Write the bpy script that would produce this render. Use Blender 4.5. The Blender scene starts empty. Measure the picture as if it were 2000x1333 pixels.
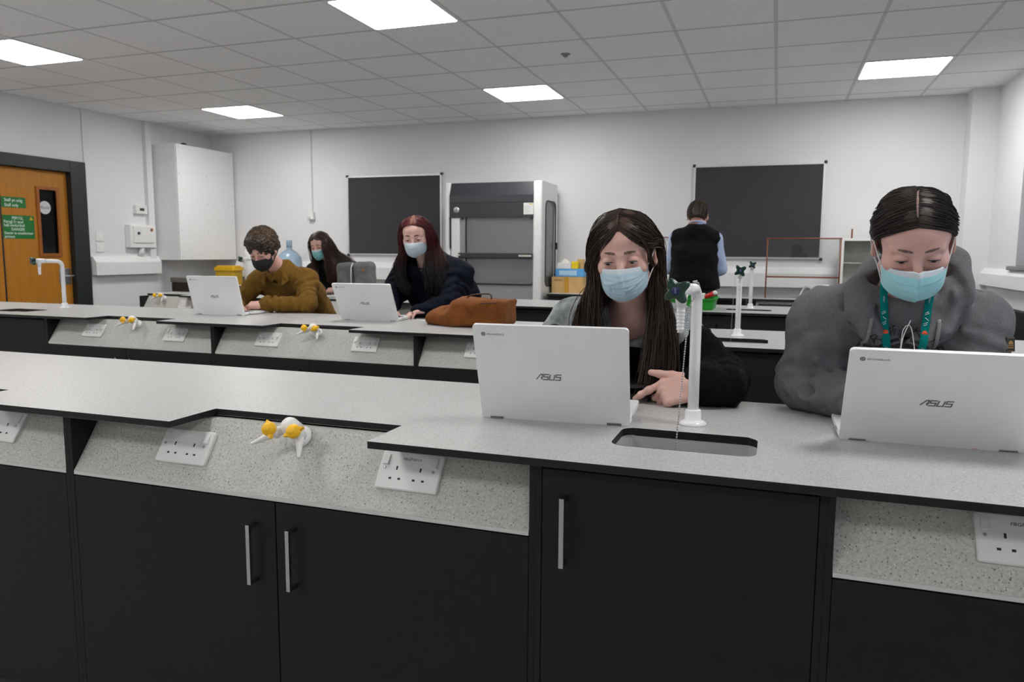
import bpy, bmesh, math, random
import numpy as np
from mathutils import Vector, Matrix, Euler
from mathutils.geometry import tessellate_polygon
SC = bpy.context.scene
COL = SC.collection
PI = math.pi
rng = random.Random(7)

# ------------------------------------------------------------------ materials
MATS = {}
def lin(c):
    f = lambda v: v/12.92 if v <= .04045 else ((v+.055)/1.055)**2.4
    return tuple(f(v/255.0) for v in c)
def new_mat(name):
    m = bpy.data.materials.new(name); m.use_nodes = True
    nt = m.node_tree
    return m, nt, nt.nodes['Principled BSDF']
def nd(nt, typ, **kw):
    n = nt.nodes.new(typ)
    for k, v in kw.items():
        if k.startswith('i_'):
            n.inputs[k[2:].replace('_', ' ')].default_value = v
        else:
            setattr(n, k, v)
    return n
def mat(name, col, rough=.5, metal=0.0, spec=.5, var=.06, vscale=18.0, bump=0.0, bscale=300.0, bdist=.001, stretch=None,
        trans=0.0, alpha=1.0, emit=None, estr=0.0, coat=0.0, sheen=0.0, sss=0.0, ssr=(1,.3,.2)):
    """plain surface with procedural tone variation and bump"""
    if name in MATS: return MATS[name]
    m, nt, b = new_mat(name)
    tc = nd(nt, 'ShaderNodeTexCoord')
    src = tc.outputs['Object']
    if stretch:
        mp = nd(nt, 'ShaderNodeMapping'); mp.inputs['Scale'].default_value = stretch
        nt.links.new(src, mp.inputs['Vector']); src = mp.outputs['Vector']
    c = lin(col) if max(col) > 1.001 else tuple(col)
    if var > 0:
        nz = nd(nt, 'ShaderNodeTexNoise', i_Scale=vscale, i_Detail=4.0)
        nt.links.new(src, nz.inputs['Vector'])
        rp = nd(nt, 'ShaderNodeValToRGB')
        rp.color_ramp.elements[0].position = .3; rp.color_ramp.elements[1].position = .7
        rp.color_ramp.elements[0].color = tuple(max(0, v*(1-var)) for v in c)+(1,)
        rp.color_ramp.elements[1].color = tuple(min(1, v*(1+var)) for v in c)+(1,)
        nt.links.new(nz.outputs['Fac'], rp.inputs['Fac'])
        nt.links.new(rp.outputs['Color'], b.inputs['Base Color'])
    else:
        b.inputs['Base Color'].default_value = c+(1,)
    b.inputs['Roughness'].default_value = rough; b.inputs['Metallic'].default_value = metal
    b.inputs['Specular IOR Level'].default_value = spec
    b.inputs['Transmission Weight'].default_value = trans; b.inputs['Alpha'].default_value = alpha
    b.inputs['Coat Weight'].default_value = coat
    if sheen: b.inputs['Sheen Weight'].default_value = sheen; b.inputs['Sheen Roughness'].default_value = .4
    if sss:
        b.inputs['Subsurface Weight'].default_value = sss; b.inputs['Subsurface Radius'].default_value = ssr; b.inputs['Subsurface Scale'].default_value = .006
    if emit:
        b.inputs['Emission Color'].default_value = tuple(emit)+(1,); b.inputs['Emission Strength'].default_value = estr
    if bump > 0:
        bz = nd(nt, 'ShaderNodeTexNoise', i_Scale=bscale, i_Detail=3.0)
        nt.links.new(src, bz.inputs['Vector'])
        bp = nd(nt, 'ShaderNodeBump', i_Strength=bump, i_Distance=bdist)
        nt.links.new(bz.outputs['Fac'], bp.inputs['Height']); nt.links.new(bp.outputs['Normal'], b.inputs['Normal'])
    MATS[name] = m
    return m
def mat_speckle(name, base, dark, light, rough=.35, scale=260.0):
    if name in MATS: return MATS[name]
    m, nt, b = new_mat(name)
    tc = nd(nt, 'ShaderNodeTexCoord')
    base, dark, light = lin(base), lin(dark), lin(light)
    n0 = nd(nt, 'ShaderNodeTexNoise', i_Scale=scale*.9, i_Detail=2.0); nt.links.new(tc.outputs['Object'], n0.inputs['Vector'])
    r0 = nd(nt, 'ShaderNodeValToRGB'); r0.color_ramp.elements[0].position = .36; r0.color_ramp.elements[1].position = .62
    r0.color_ramp.elements[0].color = tuple(v*.86 for v in base)+(1,); r0.color_ramp.elements[1].color = tuple(min(1, v*1.08) for v in base)+(1,)
    nt.links.new(n0.outputs['Fac'], r0.inputs['Fac'])
    prev = r0.outputs['Color']
    for sc, thr, colr, off in ((scale, .17, dark, 0.0), (scale*.55, .12, dark, 3.3), (scale*.8, .16, light, 7.1)):
        mp = nd(nt, 'ShaderNodeMapping'); mp.inputs['Location'].default_value = (off, off*.7, off*1.3)
        nt.links.new(tc.outputs['Object'], mp.inputs['Vector'])
        v = nd(nt, 'ShaderNodeTexVoronoi', i_Scale=sc); nt.links.new(mp.outputs['Vector'], v.inputs['Vector'])
        # random per-cell switch so that only some cells hold a fleck
        sp = nd(nt, 'ShaderNodeSeparateColor'); nt.links.new(v.outputs['Color'], sp.inputs['Color'])
        lt = nd(nt, 'ShaderNodeMath', operation='LESS_THAN'); lt.inputs[1].default_value = thr*1.9; nt.links.new(v.outputs['Distance'], lt.inputs[0])
        gt = nd(nt, 'ShaderNodeMath', operation='GREATER_THAN'); gt.inputs[1].default_value = .62; nt.links.new(sp.outputs['Red'], gt.inputs[0])
        mu = nd(nt, 'ShaderNodeMath', operation='MULTIPLY'); nt.links.new(lt.outputs[0], mu.inputs[0]); nt.links.new(gt.outputs[0], mu.inputs[1])
        m2 = nd(nt, 'ShaderNodeMath', operation='MULTIPLY'); nt.links.new(mu.outputs[0], m2.inputs[0]); nt.links.new(sp.outputs['Green'], m2.inputs[1])
        mx = nd(nt, 'ShaderNodeMix', data_type='RGBA'); nt.links.new(m2.outputs[0], mx.inputs['Factor'])
        nt.links.new(prev, mx.inputs['A']); mx.inputs['B'].default_value = colr+(1,)
        prev = mx.outputs['Result']
    nt.links.new(prev, b.inputs['Base Color'])
    b.inputs['Roughness'].default_value = rough; b.inputs['Specular IOR Level'].default_value = .4
    MATS[name] = m
    return m
def mat_glass(name, col=(.9, .95, .95), alpha=.18, rough=.03):
    """clear pane: part glossy coat, pale haze by alpha, mostly see-through"""
    if name in MATS: return MATS[name]
    m, nt, b = new_mat(name)
    tr = nd(nt, 'ShaderNodeBsdfTransparent'); tr.inputs['Color'].default_value = tuple(col)+(1,)
    gl = nd(nt, 'ShaderNodeBsdfGlossy'); gl.inputs['Roughness'].default_value = rough
    fr = nd(nt, 'ShaderNodeFresnel', i_IOR=1.45)
    tc = nd(nt, 'ShaderNodeTexCoord'); nz = nd(nt, 'ShaderNodeTexNoise', i_Scale=2.0); nt.links.new(tc.outputs['Object'], nz.inputs['Vector'])
    b.inputs['Base Color'].default_value = (.55, .57, .57, 1); b.inputs['Roughness'].default_value = .3
    mx = nd(nt, 'ShaderNodeMixShader'); nt.links.new(fr.outputs[0], mx.inputs[0]); nt.links.new(tr.outputs[0], mx.inputs[1]); nt.links.new(gl.outputs[0], mx.inputs[2])
    m2 = nd(nt, 'ShaderNodeMixShader'); mt = nd(nt, 'ShaderNodeMath', operation='MULTIPLY'); mt.inputs[1].default_value = alpha*.3; mt.use_clamp = True
    nt.links.new(nz.outputs['Fac'], mt.inputs[0]); ma = nd(nt, 'ShaderNodeMath', operation='ADD'); ma.inputs[1].default_value = alpha*.85; nt.links.new(mt.outputs[0], ma.inputs[0]); nt.links.new(ma.outputs[0], m2.inputs[0])
    nt.links.new(mx.outputs[0], m2.inputs[1]); nt.links.new(b.outputs[0], m2.inputs[2])
    nt.links.new(m2.outputs[0], nt.nodes['Material Output'].inputs['Surface'])
    MATS[name] = m
    return m

# ------------------------------------------------------------------ objects
def tag(o, label=None, cat=None, group=None, kind=None):
    if label: o['label'] = label
    if cat: o['category'] = cat
    if group: o['group'] = group
    if kind: o['kind'] = kind
    return o
def thing(name, label, cat, loc=(0, 0, 0), rz=0.0, group=None, kind=None):
    o = bpy.data.objects.new(name, None); COL.objects.link(o)
    o.location = loc; o.rotation_euler = (0, 0, rz); o.empty_display_size = .05
    return tag(o, label, cat, group, kind)
def wmat(o):
    m = Matrix.LocRotScale(o.location, o.rotation_euler, o.scale)
    return wmat(o.parent) @ m if o.parent else m
def link(name, me, parent=None, world=True):
    o = bpy.data.objects.new(name, me); COL.objects.link(o)
    if parent is not None:
        o.parent = parent
        if world:
            me.transform(wmat(parent).inverted())
    return o
def copy_tree(o, parent=None, loc=None, rz=None, label=None, group=None):
    c = o.copy(); COL.objects.link(c); c.parent = parent
    if loc is not None: c.location = loc
    if rz is not None: c.rotation_euler = (0, 0, rz)
    if label: c['label'] = label
    if group: c['group'] = group
    for ch in [x for x in COL.objects if x.parent == o]:
        copy_tree(ch, c)
    return c
def rot_to(d):
    """matrix whose z axis points along d"""
    d = Vector(d).normalized()
    return d.to_track_quat('Z', 'Y').to_matrix()

class MB:
    """collects shapes and links them as one mesh object"""
    def __init__(self):
        self.v = []; self.f = []; self.mi = []; self.sm = []; self.M = Matrix.Identity(4); self.cur = 0
    def add(self, vs, fs, smooth=False):
        o = len(self.v)
        M = self.M
        self.v += [tuple(M @ Vector(p)) for p in vs]
        for f in fs:
            self.f.append(tuple(i+o for i in f)); self.mi.append(self.cur); self.sm.append(smooth)
        return self
    def box(self, x0, y0, z0, x1, y1, z1):
        vs = [(x, y, z) for z in (z0, z1) for y in (y0, y1) for x in (x0, x1)]
        return self.add(vs, [(0, 2, 3, 1), (4, 5, 7, 6), (0, 1, 5, 4), (2, 6, 7, 3), (0, 4, 6, 2), (1, 3, 7, 5)])
    def rbox(self, x0, y0, z0, x1, y1, z1, r=.004, seg=2):
        bm = bmesh.new(); bmesh.ops.create_cube(bm, size=1.0)
        for v in bm.verts:
            v.co = Vector(((x0+x1)/2+v.co.x*(x1-x0), (y0+y1)/2+v.co.y*(y1-y0), (z0+z1)/2+v.co.z*(z1-z0)))
        bmesh.ops.bevel(bm, geom=list(bm.edges), offset=min(r, .49*min(x1-x0, y1-y0, z1-z0)), segments=seg, profile=.5, affect='EDGES')
        bm.verts.index_update()
        self.add([v.co[:] for v in bm.verts], [tuple(v.index for v in f.verts) for f in bm.faces]); bm.free()
        return self
    def prism(self, poly, lo, hi, axis='z', holes=(), smooth=False, side=None, cap=None):
        """closed 2D outline pushed along an axis; holes are cut through"""
        def P(p, h):
            return {'z': (p[0], p[1], h), 'y': (p[0], h, p[1]), 'x': (h, p[0], p[1])}[axis]
        loops = [list(poly)]+[list(h) for h in holes]
        flat = [p for l in loops for p in l]
        tris = tessellate_polygon([[Vector((p[0], p[1], 0)) for p in l] for l in loops])
        n = len(flat)
        vs = [P(p, lo) for p in flat]+[P(p, hi) for p in flat]
        c0 = self.cur
        if cap is not None: self.cur = cap
        self.add(vs, [tuple(t[::-1]) for t in tris]+[tuple(i+n for i in t) for t in tris])
        if side is not None: self.cur = side
        else: self.cur = c0
        k = 0; fs = []
        for l in loops:
            m = len(l)
            for i in range(m):
                a, b = k+i, k+(i+1) % m
                fs.append((a, b, b+n, a+n))
            k += m
        o = len(self.v)-2*n
        for f in fs:
            self.f.append(tuple(i+o for i in f)); self.mi.append(self.cur); self.sm.append(smooth)
        self.cur = c0
        return self
    def tube(self, pts, r, seg=12, caps=True, flat=1.0, smooth=True):
        pts = [Vector(p) for p in pts]; n = len(pts)
        rs = list(r) if hasattr(r, '__len__') else [r]*n
        vs = []; fs = []; up = None
        for i, p in enumerate(pts):
            t = (pts[min(i+1, n-1)]-pts[max(i-1, 0)])
            if t.length < 1e-9: t = Vector((0, 0, 1))
            t.normalize()
            if up is None:
                up = t.orthogonal().normalized()
            else:
                up = up-t*up.dot(t)
                up = up.normalized() if up.length > 1e-6 else t.orthogonal().normalized()
            w = t.cross(up)
            for k in range(seg):
                a = 2*PI*k/seg
                vs.append(tuple(p+(up*math.cos(a)+w*math.sin(a)*flat)*rs[i]))
        for i in range(n-1):
            for k in range(seg):
                k2 = (k+1) % seg
                fs.append((i*seg+k, i*seg+k2, (i+1)*seg+k2, (i+1)*seg+k))
        self.add(vs, fs, smooth)
        if caps:
            o = len(self.v)-len(vs)
            self.f.append(tuple(o+k for k in range(seg))[::-1]); self.mi.append(self.cur); self.sm.append(False)
            self.f.append(tuple(o+(n-1)*seg+k for k in range(seg))); self.mi.append(self.cur); self.sm.append(False)
        return self
    def lathe(self, prof, c=(0, 0, 0), d=(0, 0, 1), seg=20, smooth=True, caps=True):
        """profile of (radius, height) turned about direction d"""
        R = rot_to(d); c = Vector(c); vs = []; fs = []
        for r, h in prof:
            for k in range(seg):
                a = 2*PI*k/seg
                vs.append(tuple(c+R @ Vector((r*math.cos(a), r*math.sin(a), h))))
        n = len(prof)
        for i in range(n-1):
            for k in range(seg):
                k2 = (k+1) % seg
                fs.append((i*seg+k, i*seg+k2, (i+1)*seg+k2, (i+1)*seg+k))
        self.add(vs, fs, smooth)
        if caps:
            o = len(self.v)-len(vs)
            for i, rv in ((0, True), (n-1, False)):
                if prof[i][0] > 1e-6:
                    t = tuple(o+i*seg+k for k in range(seg))
                    self.f.append(t[::-1] if rv else t); self.mi.append(self.cur); self.sm.append(False)
        return self
    def ball(self, c, r, seg=14, rings=9):
        r = r if hasattr(r, '__len__') else (r, r, r)
        vs = [(c[0], c[1], c[2]-r[2])]; fs = []
        for i in range(1, rings):
            th = PI*i/rings
            for k in range(seg):
                a = 2*PI*k/seg
                vs.append((c[0]+r[0]*math.sin(th)*math.cos(a), c[1]+r[1]*math.sin(th)*math.sin(a), c[2]-r[2]*math.cos(th)))
        vs.append((c[0], c[1], c[2]+r[2])); top = len(vs)-1
        for k in range(seg):
            k2 = (k+1) % seg
            fs.append((0, 1+k2, 1+k)); fs.append((top, top-seg+k, top-seg+k2))
            for i in range(rings-2):
                a = 1+i*seg
                fs.append((a+k, a+k2, a+seg+k2, a+seg+k))
        return self.add(vs, fs, True)
    def grid(self, P, nu, nv, smooth=True, flip=False):
        """P(i, j) -> point, open sheet"""
        vs = [P(i, j) for j in range(nv) for i in range(nu)]
        fs = []
        for j in range(nv-1):
            for i in range(nu-1):
                q = (j*nu+i, j*nu+i+1, (j+1)*nu+i+1, (j+1)*nu+i)
                fs.append(q[::-1] if flip else q)
        return self.add(vs, fs, smooth)
    def build(self, name, mats, parent=None, label=None, bevel=0.0, kind=None, solid=0.0, world=True, sub=0):
        me = bpy.data.meshes.new(name)
        me.from_pydata(self.v, [], self.f)
        mats = mats if isinstance(mats, (list, tuple)) else [mats]
        for m in mats: me.materials.append(m)
        me.polygons.foreach_set('material_index', [min(i, len(mats)-1) for i in self.mi])
        me.polygons.foreach_set('use_smooth', self.sm)
        me.validate(); me.update()
        o = link(name, me, parent, world)
        if solid:
            md = o.modifiers.new('thickness', 'SOLIDIFY'); md.thickness = solid; md.offset = 0
        if sub:
            md = o.modifiers.new('round', 'SUBSURF'); md.levels = sub; md.render_levels = sub
        if bevel:
            md = o.modifiers.new('edge', 'BEVEL'); md.width = bevel; md.segments = 2; md.limit_method = 'ANGLE'; md.angle_limit = .6
            md.harden_normals = False
        if label: o['label'] = label
        if kind: o['kind'] = kind
        return o
def rrect(x0, y0, x1, y1, r, seg=5):
    out = []
    for cx, cy, a0 in ((x1-r, y1-r, 0), (x0+r, y1-r, 90), (x0+r, y0+r, 180), (x1-r, y0+r, 270)):
        for k in range(seg+1):
            a = math.radians(a0+90*k/seg)
            out.append((cx+r*math.cos(a), cy+r*math.sin(a)))
    return out
def text(name, body, size, M, material, parent=None, depth=.0004, align='CENTER', shear=0.0, sx=1.0, bold=0.0):
    """lettering as a thin mesh; M places the text's xy plane"""
    cu = bpy.data.curves.new(name, 'FONT'); cu.body = body; cu.size = size; cu.align_x = align; cu.align_y = 'CENTER'
    cu.extrude = depth; cu.shear = shear; cu.resolution_u = 3; cu.offset = bold
    t = bpy.data.objects.new(name+'_curve', cu); COL.objects.link(t)
    dg = bpy.context.evaluated_depsgraph_get(); dg.update()
    me = bpy.data.meshes.new_from_object(t.evaluated_get(dg))
    bpy.data.objects.remove(t); bpy.data.curves.remove(cu)
    me.materials.clear(); me.materials.append(material)
    me.transform(M @ Matrix.Diagonal((sx, 1, 1, 1)))
    return link(name, me, parent)
def frame(o, x, y, z):
    """4x4 from origin and axes"""
    m = Matrix((x, y, z)).transposed().to_4x4(); m.translation = Vector(o)
    return m
# ------------------------------------------------------------------ room shell
XL, XR, YB, YF, ZC = -6.60, 1.70, 7.66, -4.60, 2.695
M_wall = mat('wall_paint', (.74, .74, .75), .85, var=.025, vscale=1.3, bump=.15, bscale=160, bdist=.0006)
M_white = mat('white_trim', (.80, .80, .80), .45, var=.02)
M_plastic = mat('white_plastic', (.80, .80, .79), .38, var=.02)
M_char = mat('charcoal_laminate', (.0135, .0135, .0142), .55, var=.10, vscale=40, bump=.08, bscale=500, bdist=.0004, spec=.22)
M_blackcore = mat('black_core', (.012, .012, .013), .45, var=.1, spec=.3)
M_top = mat_speckle('worktop_laminate', (182, 182, 181), (128, 126, 124), (206, 206, 204), .36)
M_panel = mat_speckle('service_panel_laminate', (186, 186, 180), (104, 102, 98), (208, 208, 203), .4, 230.0)
M_strip = mat('panel_edge', (.62, .62, .60), .4, var=.04)
M_chrome = mat('chrome', (.50, .50, .51), .12, metal=1.0, var=.02)
M_steel = mat('dull_steel', (.45, .45, .46), .35, metal=1.0, var=.05)
M_black = mat('black_plastic', (.012, .012, .013), .4, var=.1)
M_dkgrey = mat('dark_grey_plastic', (.035, .035, .038), .45, var=.08)
M_alu = mat('aluminium', (.70, .70, .71), .35, metal=.6, var=.03)
M_floor = mat('floor_vinyl', (.36, .36, .37), .45, var=.12, vscale=60)

# ceiling tiles: grid lines and painted shadow gaps of the suspended ceiling
m, nt, b = new_mat('ceiling_tiles')
tc = nd(nt, 'ShaderNodeTexCoord'); sx = nd(nt, 'ShaderNodeSeparateXYZ'); nt.links.new(tc.outputs['Object'], sx.inputs[0])
def gridline(out, off, w):
    a = nd(nt, 'ShaderNodeMath', operation='ADD'); a.inputs[1].default_value = off+60; nt.links.new(out, a.inputs[0])
    d = nd(nt, 'ShaderNodeMath', operation='DIVIDE'); d.inputs[1].default_value = .6; nt.links.new(a.outputs[0], d.inputs[0])
    f = nd(nt, 'ShaderNodeMath', operation='FRACT'); nt.links.new(d.outputs[0], f.inputs[0])
    s = nd(nt, 'ShaderNodeMath', operation='SUBTRACT'); s.inputs[1].default_value = .5; nt.links.new(f.outputs[0], s.inputs[0])
    ab = nd(nt, 'ShaderNodeMath', operation='ABSOLUTE'); nt.links.new(s.outputs[0], ab.inputs[0])
    g = nd(nt, 'ShaderNodeMath', operation='GREATER_THAN'); g.inputs[1].default_value = .5-w/1.2; nt.links.new(ab.outputs[0], g.inputs[0])
    return g.outputs[0]
gx = gridline(sx.outputs['X'], .0688, .024); gy = gridline(sx.outputs['Y'], -3.798, .022); gy_shade = gridline(sx.outputs['Y'], -3.808, .007)
mxg = nd(nt, 'ShaderNodeMath', operation='MAXIMUM'); nt.links.new(gx, mxg.inputs[0]); nt.links.new(gy, mxg.inputs[1])
nz = nd(nt, 'ShaderNodeTexNoise', i_Scale=140.0, i_Detail=4.0); nt.links.new(tc.outputs['Object'], nz.inputs['Vector'])
rp = nd(nt, 'ShaderNodeValToRGB'); rp.color_ramp.elements[0].position = .3; rp.color_ramp.elements[1].position = .55
rp.color_ramp.elements[0].color = (.78, .78, .775, 1); rp.color_ramp.elements[1].color = (.90, .90, .895, 1)
nt.links.new(nz.outputs['Fac'], rp.inputs['Fac'])
m1 = nd(nt, 'ShaderNodeMix', data_type='RGBA'); nt.links.new(mxg.outputs[0], m1.inputs['Factor']); nt.links.new(rp.outputs['Color'], m1.inputs['A']); m1.inputs['B'].default_value = (.66, .66, .66, 1)
m2 = nd(nt, 'ShaderNodeMix', data_type='RGBA'); nt.links.new(gy_shade, m2.inputs['Factor']); nt.links.new(m1.outputs['Result'], m2.inputs['A']); m2.inputs['B'].default_value = (.34, .34, .34, 1)  # thin dark line painted as the shadow gap beside the bars
nt.links.new(m2.outputs['Result'], b.inputs['Base Color']); b.inputs['Roughness'].default_value = .9; b.inputs['Specular IOR Level'].default_value = .2
M_ceil = m

MB().box(XL-.2, YF-.2, -.1, XR+.2, YB+.2, 0).build('floor', M_floor, kind='structure')
MB().box(XL-.2, YF-.2, ZC, XR+.2, YB+.2, ZC+.1).build('ceiling', M_ceil, kind='structure')
MB().box(XL-.2, YB, 0, XR+.2, YB+.2, ZC).build('wall_back', M_wall, kind='structure')
MB().box(XL-.2, YF-.2, 0, XR+.2, YF, ZC).build('wall_front', M_wall, kind='structure')
DY0, DY1, DZ = 4.02, 5.835, 2.164
MB().prism([(YF, 0), (DY0, 0), (DY0, DZ), (DY1, DZ), (DY1, 0), (YB, 0), (YB, ZC), (YF, ZC)], XL-.2, XL, 'x').build('wall_left', M_wall, kind='structure')
WZ0, WZ1 = 1.22, 2.42
WINS = [(4.75, 6.63), (2.45, 4.35), (.15, 2.05)]
MB().prism([(YF, 0), (YB, 0), (YB, ZC), (YF, ZC)], XR, XR+.25, 'x',
           holes=[[(a, WZ0), (c, WZ0), (c, WZ1), (a, WZ1)] for a, c in WINS]).build('wall_right', M_wall, kind='structure')
M_winframe = mat('window_frame_grey', (.16, .165, .17), .4, var=.05)
M_pane = mat_glass('window_glass', (.92, .95, .97), .05)
M_blind = mat('blind_fabric', (.30, .31, .33), .8, var=.06, vscale=60)
for n, (a, c) in enumerate(WINS):
    w = thing('window_%d' % (n+1), None, None, (XR+.17, (a+c)/2, WZ0), kind='structure')
    fr = MB()
    fr.prism([(a, WZ0), (c, WZ0), (c, WZ1), (a, WZ1)], XR+.15, XR+.20, 'x', holes=[[(a+.05, WZ0+.05), (c-.05, WZ0+.05), (c-.05, WZ1-.05), (a+.05, WZ1-.05)]])
    fr.box(XR+.15, (a+c)/2-.03, WZ0+.05, XR+.20, (a+c)/2+.03, WZ1-.05)
    fr.build('window_frame', M_winframe, w)
    MB().box(XR+.170, a+.05, WZ0+.05, XR+.174, c-.05, WZ1-.05).build('window_pane', M_pane, w)
    MB().rbox(XR-.05, a-.05, WZ0-.03, XR+.15, c+.05, WZ0, .006).build('window_sill', M_winframe, w)
    bl = thing('roller_blind', ['grey roller blind half lowered in the window behind the grey hoodie', 'grey roller blind in the middle window of the right wall', 'grey roller blind in the window nearest the camera'][n], 'blind', (XR+.09, (a+c)/2, WZ1-.05), group='window blinds')
    MB().tube([(XR+.09, a+.02, WZ1-.035), (XR+.09, c-.02, WZ1-.035)], .03, 12).build('blind_roller', M_winframe, bl)
    MB().box(XR+.088, a+.03, 1.62, XR+.092, c-.03, WZ1-.04).build('blind_cloth', M_blind, bl)
# boxed-in corner and pipe casings
MB().box(1.50, 7.44, 0, XR, YB, ZC).build('trim_1', M_wall, kind='structure')
MB().box(XL, DY1+.002, 1.2, XL+.012, 6.0, ZC).build('trim_2', M_wall, kind='structure')
tb = MB(); tb.box(XL, 6.60, 1.2, XL+.05, 6.68, ZC).build('trim_3', M_wall, kind='structure')
# cable trunking round the walls
def dado(p0, p1, z0, z1, d):
    pass
prof = [(0, .985), (.07, .985), (.07, 1.115), (.03, 1.175), (0, 1.175)]
MB().prism([(YB-a, z) for a, z in prof], XL+.36, 1.50, 'x').build('trim_4', M_white, kind='structure')
MB().prism([(XL+a*1.1, z+.055) for a, z in prof], DY1+.02, 6.72, 'y').build('trim_5', M_white, kind='structure')
MB().prism([(XR-a*.7, 1.05+(z-.985)*.74) for a, z in prof][::-1], 2.0, 7.44, 'y').build('trim_6', M_white, kind='structure')
MB().box(XR-.07, 3.0, .0, XR, 7.44, .90).build('trim_7', M_char, kind='structure')
for nm, a in (('back', (XL, YB-.015, 0, XR, YB, .12)), ('left', (XL, YF, 0, XL+.015, DY0, .12))):
    MB().box(*a).build('baseboard_'+nm, M_char, kind='structure')

# ------------------------------------------------------------------ door
M_dframe = mat('door_frame_paint', (.014, .018, .020), .45, var=.1)
M_oak = mat('door_veneer', (176, 116, 34), .45, var=.10, vscale=3.0, stretch=(1, 9, .7), spec=.35)
M_lip = mat('door_lipping', (150, 84, 22), .45, var=.12, vscale=6, stretch=(1, 6, 1))
dr = thing('door_1', None, None, (XL, 5.3, 0), kind='structure')
f = MB()
f.box(XL-.14, 5.66, 0, XL+.03, DY1, DZ); f.box(XL-.14, DY0, 0, XL+.03, DY0+.17, DZ); f.box(XL-.14, DY0+.17, 2.05, XL+.03, 5.66, DZ)
f.build('door_frame', M_dframe, dr, bevel=.004)
for n, (y0, y1) in enumerate(((4.972, 5.657), (4.195, 4.958))):
    l = MB(); vy0, vy1 = (5.349, 5.528) if n == 0 else (4.35, 4.53)
    l.prism([(y0, .006), (y1, .006), (y1, 2.046), (y0, 2.046)], XL-.075, XL-.03, 'x', holes=[[(vy0, 1.26), (vy1, 1.26), (vy1, 1.864), (vy0, 1.864)]])
    leaf = l.build('door_leaf', M_oak, dr, bevel=.002)
    v = MB(); v.prism([(vy0-.03, 1.23), (vy1+.03, 1.23), (vy1+.03, 1.893), (vy0-.03, 1.893)], XL-.08, XL-.018, 'x', holes=[[(vy0, 1.26), (vy1, 1.26), (vy1, 1.864), (vy0, 1.864)]])
    v.build('vision_bead', M_lip, leaf)
    MB().box(XL-.055, vy0, 1.26, XL-.050, vy1, 1.864).build('vision_glass', mat('dark_glass', (.01, .01, .012), .12, var=.05), leaf)
MB().box(XL-.09, 4.958, .006, XL-.028, 4.972, 2.046).build('meeting_stile', M_dframe, dr)
hp = MB(); hp.rbox(XL-.031, 5.515, .955, XL-.026, 5.64, 1.115, .002)
hp.tube([(XL-.02, 5.545, 1.04), (XL+.03, 5.545, 1.04), (XL+.035, 5.62, 1.04)], .011, 10)
hp.build('door_handle', M_steel, dr)
# dark-painted sheet stands in for the unlit corridor behind the door
MB().box(XL-.2, DY0, 0, XL-.16, DY1, DZ).build('corridor_dark_sheet', M_dframe, kind='structure')
M_sign = mat('sign_green', (16, 108, 44), .5, var=.04)
M_lett = mat('sign_lettering', (.62, .70, .64), .5, var=.02)
M_yell = mat('sign_yellow', (200, 170, 20), .5, var=.04)
def wall_sign(label, y0, z0, y1, z1, lines):
    t = thing('door_sign', label, 'sign', (XL-.028, (y0+y1)/2, z0), group='green signs on the door')
    MB().box(XL-.030, y0, z0, XL-.0275, y1, z1).build('sign_plate', M_sign, t)
    for body, yy, zz, s, al in lines:
        text('lettering', body, s, frame((XL-.0272, yy, zz), (0, 1, 0), (0, 0, 1), (1, 0, 0)), M_lett, t, .0003, al, sx=.9, bold=.0006)
    return t
wall_sign('small green sign with two lines of white writing on the door', 4.975, 1.678, 5.212, 1.775,
          [('Staff yn unig', 5.003, 1.745, .040, 'LEFT'), ('Staff only', 5.003, 1.700, .040, 'LEFT')])
t = wall_sign('large green sign with six lines of writing on the door', 4.976, 1.396, 5.284, 1.61,
          [('PERYGL', 5.12, 1.583, .036, 'CENTER'), ("Perygl i'r sawl", 4.985, 1.549, .038, 'LEFT'), ('heb awdurdod', 4.985, 1.517, .038, 'LEFT'),
           ('DANGER', 5.12, 1.480, .036, 'CENTER'), ('Danger to unauthorised', 4.985, 1.446, .032, 'LEFT'), ('persons', 4.985, 1.414, .034, 'LEFT')])
w = MB(); w.prism([(5.235, 1.57), (5.275, 1.57), (5.255, 1.603)], XL-.0274, XL-.0268, 'x'); w.build('warning_triangle', M_yell, t)
s = thing('door_sticker', 'round white sticker on the dark glass strip of the door', 'sticker', (XL-.049, 5.423, 1.64))
MB().lathe([(.062, 0), (.062, .001)], (XL-.0495, 5.423, 1.697), (1, 0, 0), 28, False).build('disc', mat('sticker_white', (.62, .62, .62), .5, var=.03), s)
text('lettering', 'Room', .04, frame((XL-.0483, 5.423, 1.697), (0, 1, 0), (0, 0, 1), (1, 0, 0)), M_black, s, .0002, shear=.3)

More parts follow.
